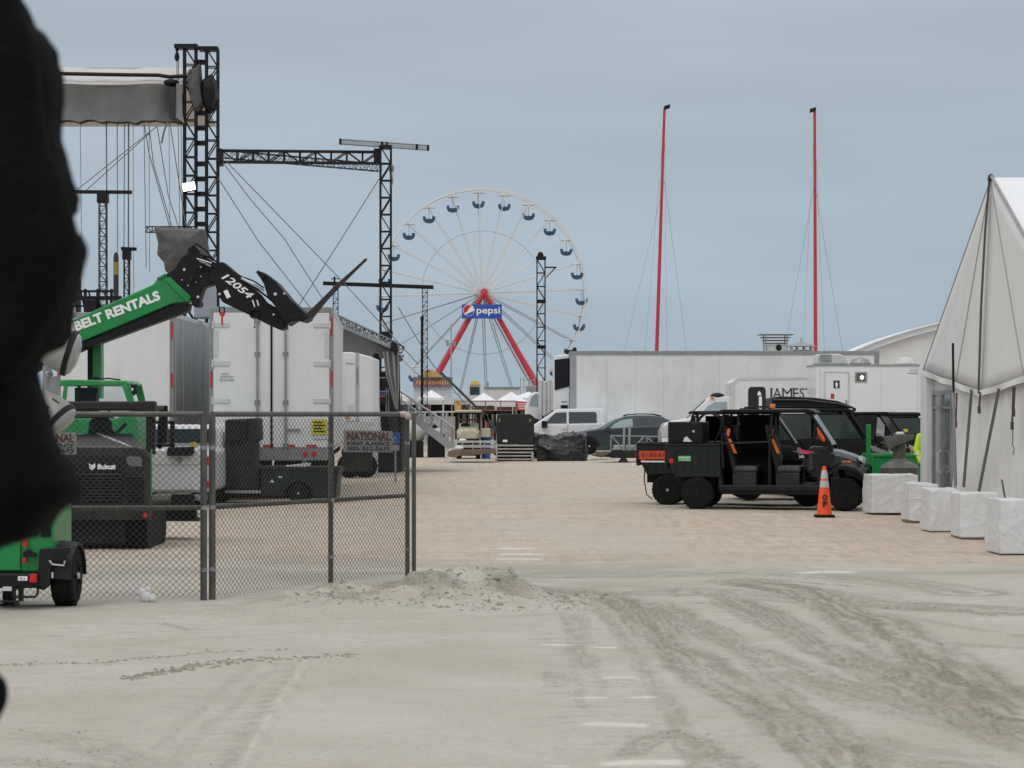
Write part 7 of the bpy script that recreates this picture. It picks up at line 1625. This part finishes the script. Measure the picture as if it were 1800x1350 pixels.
# ------------------------------------------------------------------ green light-tower trailer, lower left
Y = 20.9
lt_ = root('light_tower', (gx(20, Y), Y + .8, gh(gx(20, Y), Y)), 'green towable light tower trailer with two white lamp heads and black mudguard', 'light tower')
g0 = gh(gx(100, Y), Y)
by = MB().prism(pp([(-230, 1008), (-230, 884), (-220, 870), (98, 870), (110, 886), (110, 960), (102, 1006), (98, 1008)], Y), Y + .12, Y + .98).build('body', GREEN, lt_, bevel=.03, seg=3)
MB().box(gx(-225, Y), gx(52, Y), Y + .09, Y + .118, gz(1004, Y), gz(955, Y)).build('rear_panel', GREEN, by, bevel=.008)
mb = MB()
for t_, b_ in ((906, 924), (927, 945)):
    for k in range(8): mb.box(gx(88 + k * 2.3, Y), gx(89.2 + k * 2.3, Y), Y + .105, Y + .119, gz(b_, Y), gz(t_, Y))
mb.build('air_slot', BLACK, by)
mb = MB(); mb.box(gx(-225, Y), gx(88, Y), Y, Y + .3, gz(1034, Y), gz(1008, Y)); cb = mb.build('rear_crossbar', BLACK, lt_, bevel=.015)
for a_, c_, t_, b_ in ((57, 65, 946, 962), (57, 63, 981, 991)): MB().box(gx(a_, Y), gx(c_, Y), Y + .06, Y + .089, gz(b_, Y), gz(t_, Y)).build('red_marker', REDL, lt_, bevel=.006)
MB().box(gx(73, Y), gx(85.5, Y), Y - .03, Y - .001, gz(1023.5, Y), gz(1008.5, Y)).build('tail_light', REDL, cb, bevel=.005)
MB().box(gx(52, Y), gx(68.5, Y), Y - .012, Y - .001, gz(1020.5, Y), gz(1013, Y)).build('white_plate', WHT, cb); text('II J', 'plate_mark', BLK, cb, at(56, 1019, Y) - V((0, .016, 0)), X_, Z_, .04, .02, .003, 0)
MB().box(gx(25, Y), gx(41, Y), Y - .012, Y - .001, gz(1038.5, Y), gz(1031, Y)).build('grey_plate', PGREY, cb)
mb = MB()
mb.path([at(41, 1033, Y), at(42, 1047, Y), at(46, 1049.5, Y), at(82, 1049, Y), at(86, 1044, Y), at(87, 1030, Y)], .012, 8); mb.path([at(20, 1057, Y), at(52, 1057.5, Y), at(57, 1053, Y), at(57, 1036, Y), at(44, 1034, Y)], .01, 8); mb.build('step_hoop', BLACK, lt_)
MB().prism(pp([(58, 972), (66, 966), (80, 974), (82, 980), (58, 980)], Y), Y + .06, Y + .1).build('latch_cover', BLACK, lt_)
# mudguard and tyre (seen from behind)
mb = MB(); pr = []
for k in range(9):
    t_ = math.pi * k / 8; yc_, zc_ = Y + .45, g0 + .3
    pr.append([(gx(88, Y), yc_ - .37 * math.cos(t_), zc_ + .3 * math.sin(t_) - .02), (gx(142, Y), yc_ - .37 * math.cos(t_), zc_ + .3 * math.sin(t_) - .03), (gx(143, Y), yc_ - .39 * math.cos(t_), zc_ + .33 * math.sin(t_) - .03), (gx(87, Y), yc_ - .39 * math.cos(t_), zc_ + .33 * math.sin(t_))])
mb.loft(pr); mb.prism(pp([(84, 1035), (88, 965), (143, 962), (143, 974), (136, 974), (134, 985), (110, 988), (106, 1030), (96, 1038)], Y), Y + .02, Y + .07); mb.build('mudguard', DARK, lt_, bevel=.006)
mb = MB(); mb.path([at(107, 985, Y), at(112, 992, Y), at(132, 994, Y), at(134, 986, Y)], .008, 6); mb.box(gx(111, Y), gx(113.5, Y), Y - .01, Y + .015, gz(1016, Y), gz(1006, Y)); mb.build('safety_chain', PGREY, lt_)
for px, w_ in ((120, .21), (-140, .21)): wheel(lt_, (gx(px, Y), Y + .45, g0 + .285), .285, w_, PGREY, axis=(1, 0, 0), side=1 if px > 0 else -1, n=30, rimr=.6)
mb = MB(); mb.box(gx(9, Y), gx(28, Y), Y + .35, Y + .5, g0 + .02, gz(1034, Y)); mb.box(gx(5, Y), gx(32, Y), Y + .3, Y + .55, g0 - .01, g0 + .03); mb.build('stabiliser_jack', BLACK, lt_, bevel=.008)
# mast and lamp heads
mb = MB(); mb.tube((gx(80, Y), Y + .6, gz(880, Y)), (gx(80, Y), Y + .6, gz(640, Y)), .045, 10); mb.tube((gx(80, Y), Y + .6, gz(700, Y)), at(108, 702, Y + .3), .03, 8); mb.tube((gx(80, Y), Y + .6, gz(655, Y)), at(108, 658, Y + .3), .03, 8); mb.build('mast', GREYM, lt_)
mb = MB(); mb.prism(pp([(101, 662), (117, 660), (114, 706), (100, 706)], Y), Y + .15, Y + .25); mb.tube(at(104, 655, Y + .15), at(106, 664, Y + .15), .02, 8); mb.build('lamp_bracket', GREYM, lt_, bevel=.008)
for c, ax, rr_, lb in ((at(142, 621, Y + .1), V((.95, .1, -.3)), .21, 0), (at(127, 735, Y + .1), V((.7, -.1, -.7)), .16, 1)):
    ax = ax.normalized()
    h_ = MB().lathe([(.02, -.32), (rr_ * .5, -.29), (rr_ * .8, -.19), (rr_ * .97, -.03), (rr_, 0), (rr_ * .9, -.01)], c, ax, 32).build('lamp_head', mat('lamp_shell', (.27, .27, .25), .5, var=.2, dirt=.2), lt_, smooth=True)
    MB().lathe([(rr_ * 1.0, -.025), (rr_ * 1.04, -.02), (rr_ * 1.04, .02), (rr_ * 1.0, .025)], c, ax, 32).build('rim_band', BLACK, h_)
    MB().lathe([(rr_ * .98, .02), (rr_ * .85, .055), (rr_ * .5, .085), (.01, .095)], c, ax, 32).build('lens', mat('dull_lens', (.3, .31, .3), .25, coat=.3), h_, smooth=True)
mb = MB(); mb.path([at(112, 700, Y), at(123, 708, Y), at(124, 718, Y), at(118, 726, Y), at(110, 726, Y)], .006, 6); mb.ell(at(106, 717, Y), .03, .03, .03); mb.build('lamp_cable', BLACK, lt_)

lt_.location.x -= 20 * 20.9 / FPX

# ------------------------------------------------------------------ people
def hand(mb, wrist, d, side, curl=.5, s=1):
    """palm, four unequal bent fingers and a thumb; d points along the hand, side towards the thumb"""
    d = V(d).normalized(); sd = V(side); sd = (sd - d * sd.dot(d)).normalized(); n = d.cross(sd)
    w = V(wrist); mb.caps(w, w + d * .05 * s, .026 * s, .03 * s)
    for k in range(4):
        b = w + d * .085 * s + sd * (.033 - .021 * k) * s; mb.caps(w + d * .02 * s + sd * (.022 - .015 * k) * s, b, .015 * s, .011 * s)
        L_ = [.07, .08, .074, .058][k] * s; a = curl; q = b; dd = d
        for j, f in enumerate((.45, .32, .23)):
            dd = (dd * math.cos(a * .8) + n * math.sin(a * .8)).normalized(); q2 = q + dd * L_ * f; mb.caps(q, q2, (.0095 - .001 * j) * s, (.0085 - .001 * j) * s); q = q2
    b = w + d * .02 * s + sd * .03 * s; q = b + (d * .6 + sd * .7 + n * .3).normalized() * .04 * s; mb.caps(b, q, .013 * s, .011 * s); mb.caps(q, q + (d * .9 + sd * .1 + n * .4).normalized() * .03 * s, .0105 * s, .009 * s)
def head(parent, c, fwd, s=1):
    f = V(fwd).normalized(); up = V((0, 0, 1)); r_ = f.cross(up).normalized()
    c = V(c); mb = MB(); M_ = Matrix((r_, f, up)).transposed()
    mb.ell(c + up * .03 * s, .077 * s, .098 * s, .095 * s, 18, 12, M_); mb.ell(c - up * .045 * s + f * .022 * s, .055 * s, .065 * s, .07 * s, 16, 10, M_)
    mb.caps(c - up * .02 * s - f * .02, c - up * .17 * s - f * .035 * s, .052 * s, .058 * s)
    mb.caps(c + f * .095 * s + up * .02 * s, c + f * .112 * s - up * .022 * s, .009 * s, .015 * s)
    mb.caps(c + f * .08 * s - up * .052 * s - r_ * .018 * s, c + f * .08 * s - up * .052 * s + r_ * .018 * s, .01 * s)
    for q in (-1, 1):
        mb.ell(c + r_ * q * .078 * s + up * .0, .012 * s, .02 * s, .032 * s, 10, 8, M_); mb.caps(c + f * .088 * s + up * .045 * s + r_ * q * .045 * s, c + f * .096 * s + up * .046 * s + r_ * q * .015 * s, .008 * s)
    return mb, f, up, r_, M_
def eyes(parent, c, f, up, r_, s=1):
    for q in (-1, 1):
        e = MB().ell(V(c) + f * .086 * s + up * .022 * s + r_ * q * .032 * s, .012 * s, n=12, m=8).build('eye', WHT, parent, smooth=True)
        MB().ell(V(c) + f * .0965 * s + up * .022 * s + r_ * q * .032 * s, .0045 * s, n=8, m=6).build('iris', BLK, e)

# dark clothed person, close to the camera at the left edge
YP = 3.2; GP = gh(-.9, YP)
pn = root('person', (gx(-215, YP), YP, GP), 'person in baggy black jacket and dark trousers filling the left edge, hand in pocket', 'person')
out_ = [(-12, 30), (0, 38), (25, 50), (40, 54), (55, 70), (85, 87), (115, 97), (150, 102), (190, 103), (225, 98), (250, 105), (285, 115), (320, 127), (345, 135), (365, 133), (378, 120), (386, 116), (393, 124), (410, 139), (430, 147), (455, 143), (480, 136), (520, 130), (560, 125), (590, 120), (606, 105), (625, 72), (645, 62), (665, 66), (700, 76), (740, 87), (790, 103), (830, 126), (850, 136), (865, 138), (880, 128), (892, 108), (910, 92), (935, 76), (950, 58), (962, 20)]
oy = np.array([a for a, _ in out_], float); ox = np.array([b_ for _, b_ in out_], float)
mb = MB(); rings = []
ysl = list(np.arange(-150, 980, 9.0))
for py in ysl:
    if py < -12: xr_ = 30 - (((-12 - py) / 140) ** 1.6) * 190
    else: xr_ = np.interp(py, oy, ox)
    xl_ = -480 + 30 * math.sin(py / 120) + (max(0, -py) / 150) ** 1.6 * 190
    if py > 950: xr_ -= (py - 950) * 1.5
    xm = (xl_ + xr_) / 2; hw = (xr_ - xl_) / 2 * YP / FPX; dp = .15 + .03 * math.sin(py / 150)
    if py < -12: dp *= 1 - .35 * ((-12 - py) / 140)
    ring = []
    for k in range(36):
        t_ = 2 * math.pi * k / 36; c_, s_ = math.cos(t_), math.sin(t_)
        e = .72
        ring.append((gx(xm, YP) + hw * math.copysign(abs(c_) ** e, c_), YP + dp * math.copysign(abs(s_) ** e, s_), gz(py, YP)))
    rings.append(ring)
mb.loft(rings[::-1])
jk = mb.build('jacket', CLOTH, pn, smooth=True)
k = jk.modifiers.new('d', 'DISPLACE'); tx = bpy.data.textures.new('folds', 'CLOUDS'); tx.noise_scale = .06; k.texture = tx; k.strength = .016; k.mid_level = .5
mb = MB()   # near sleeve lying over the jacket side
sl = [(-40, 20, .062), (-18, 110, .07), (-10, 200, .068), (8, 290, .066), (40, 350, .064), (62, 430, .062), (40, 510, .06), (14, 575, .055), (-20, 620, .05)]
for (a_, b_, r1), (c_, d_, r2_) in zip(sl, sl[1:]): mb.caps(at(a_, b_, YP - .1), at(c_, d_, YP - .1), r1, r2_)
for (a_, b_, r1), (c_, d_, r2_) in zip(sl[:6], sl[1:6]): mb.caps(at(-400 - a_ * .4, b_, YP + .02), at(-400 - c_ * .4, d_, YP + .02), r1, r2_)
slv = mb.build('sleeve', CLOTH, jk, remesh=.012)
hc = V((gx(-215, YP), YP - .0, gz(-330, YP)))
mb, f_, u_, r__, M_ = head(pn, hc, (.2, 1, 0))
mb.caps(at(-10, 590, YP - .02), at(-60, 640, YP), .035); hand(mb, at(-40, 640, YP), (-.3, 0, -1), (1, 0, 0), .6); hand(mb, at(-395, 640, YP + .02), (.1, 0, -1), (-1, 0, 0), .5)
mb.caps(hc - V((0, 0, .12)), hc - V((0, 0, .3)), .06, .09); mb.caps(hc - V((0, 0, .3)), hc - V((0, 0, .95)), .1, .12)
mb.build('body', SKIN, pn, remesh=.007); eyes(pn, hc, f_, u_, r__)
mb = MB(); mb.ell(hc + u_ * .05 - f_ * .02, .088, .1, .1, 18, 12, M_); mb.ell(hc + u_ * .0 - f_ * .05, .082, .075, .12, 16, 10, M_); mb.build('hair', HAIR, pn, remesh=.01)
mb = MB(); hp = V((gx(-215, YP), YP, gz(900, YP))); 
mb.caps(hp + V((-.14, 0, .0)), hp + V((.0, 0, .0)), .14)
KN = at(-32, 1219, YP); FT = V((gx(-330, YP), YP + .3, GP + .12))
mb.caps(hp + V((-.04, 0, -.16)), KN, .08, .038); mb.caps(KN, FT, .04, .045); KL = V((gx(-340, YP), YP - .02, GP + .5)); FL = V((gx(-320, YP), YP + .02, GP + .1))
mb.caps(hp + V((-.09, 0, 0)), KL, .095, .06); mb.caps(KL, FL, .058, .048); mb.build('trousers', TROUS, pn, remesh=.012)
for q, fw in ((FT, (0, -1, 0)), (FL, (.2, -1, 0))):
    fw = V(fw).normalized(); mb = MB(); mb.caps(V((q.x, q.y, GP + .06)) - fw * .05, V((q.x, q.y, GP + .045)) + fw * .16, .045, .04); mb.caps(q - V((0, 0, .02)), V((q.x, q.y, GP + .07)), .045, .05); mb.build('shoe', BLACK, pn, remesh=.01)

# person in hi-vis jacket behind the tent corner
YV = 44.6; xc = gx(1634, YV); g0 = gh(xc, YV)
pv = root('person', (xc, YV, g0), 'person in lime hi-vis jacket with grey bands, half hidden behind the tent corner', 'person')
zt2 = gz(735, YV)
hz = 1.62
def J(dx, dy, z): return V((xc + dx, YV + dy, g0 + z))
mb = MB(); mb.caps(J(0, 0, 1.32), J(.02, 0, .88), .17, .17); mb.caps(J(-.17, 0, 1.38), J(.17, 0, 1.38), .075)
mb.caps(J(-.19, 0, 1.38), J(-.26, -.02, 1.12), .075, .065); mb.caps(J(-.26, -.02, 1.12), J(-.2, -.14, .9), .062, .052); mb.caps(J(.19, 0, 1.38), J(.25, -.02, 1.12), .075, .065); mb.caps(J(.25, -.02, 1.12), J(.22, -.12, .9), .062, .05)
mb.caps(J(-.02, -.02, .92), J(.02, 0, .76), .19, .19)
jk2 = mb.build('hi_vis_jacket', HIVIS, pv, remesh=.014)
for z_ in (1.02, .88):
    mb = MB(); mb.path([J(.02 + .2 * math.cos(t_ * .2618), .2 * math.sin(t_ * .2618), z_ + .03 * math.cos(t_ * .2618)) for t_ in range(24)], .022, 6, True); mb.build('grey_band', REFL, jk2)
for q in (-1, 1): mb = MB(); mb.path([J(q * .245 + .068 * math.cos(t_ * .5236), -.06 + .068 * math.sin(t_ * .5236), 1.03 + .012 * q * math.cos(t_ * .5236)) for t_ in range(12)], .016, 6, True); mb.build('sleeve_band', REFL, jk2)
hc = J(0, -.01, 1.6); mb, f_, u_, r__, M_ = head(pv, hc, (.3, -1, 0)); hand(mb, J(-.19, -.16, .87), (.1, -.3, -1), (.6, -.6, 0), .7); hand(mb, J(.22, -.14, .86), (0, -.3, -1), (-.6, -.6, 0), .7)
mb.caps(J(0, 0, 1.45), J(0, 0, 1.0), .06, .1); mb.caps(J(-.1, 0, 1.35), J(-.24, -.02, 1.12), .04); mb.caps(J(-.24, -.02, 1.12), J(-.19, -.16, .87), .035, .03); mb.caps(J(.1, 0, 1.35), J(.24, -.02, 1.12), .04); mb.caps(J(.24, -.02, 1.12), J(.22, -.14, .86), .035, .03)
mb.build('body', SKIN, pv, remesh=.008); eyes(pv, hc, f_, u_, r__)
mb = MB(); mb.ell(hc + u_ * .055 - f_ * .015, .086, .1, .09, 18, 12, M_); mb.build('hair', HAIR, pv, remesh=.012)
mb = MB(); mb.caps(J(-.08, 0, .85), J(.08, 0, .85), .13)
for q in (-1, 1): mb.caps(J(q * .09, 0, .84), J(q * .1, -.02, .46), .09, .06); mb.caps(J(q * .1, -.02, .46), J(q * .1, .02, .08), .06, .045)
mb.build('trousers', TROUS, pv, remesh=.014)
for q in (-1, 1): mb = MB(); mb.caps(J(q * .1, .03, .05), J(q * .11, -.14, .045), .045, .04); mb.caps(J(q * .1, .02, .12), J(q * .1, .02, .06), .05); mb.build('boot', BLACK, pv, remesh=.012)
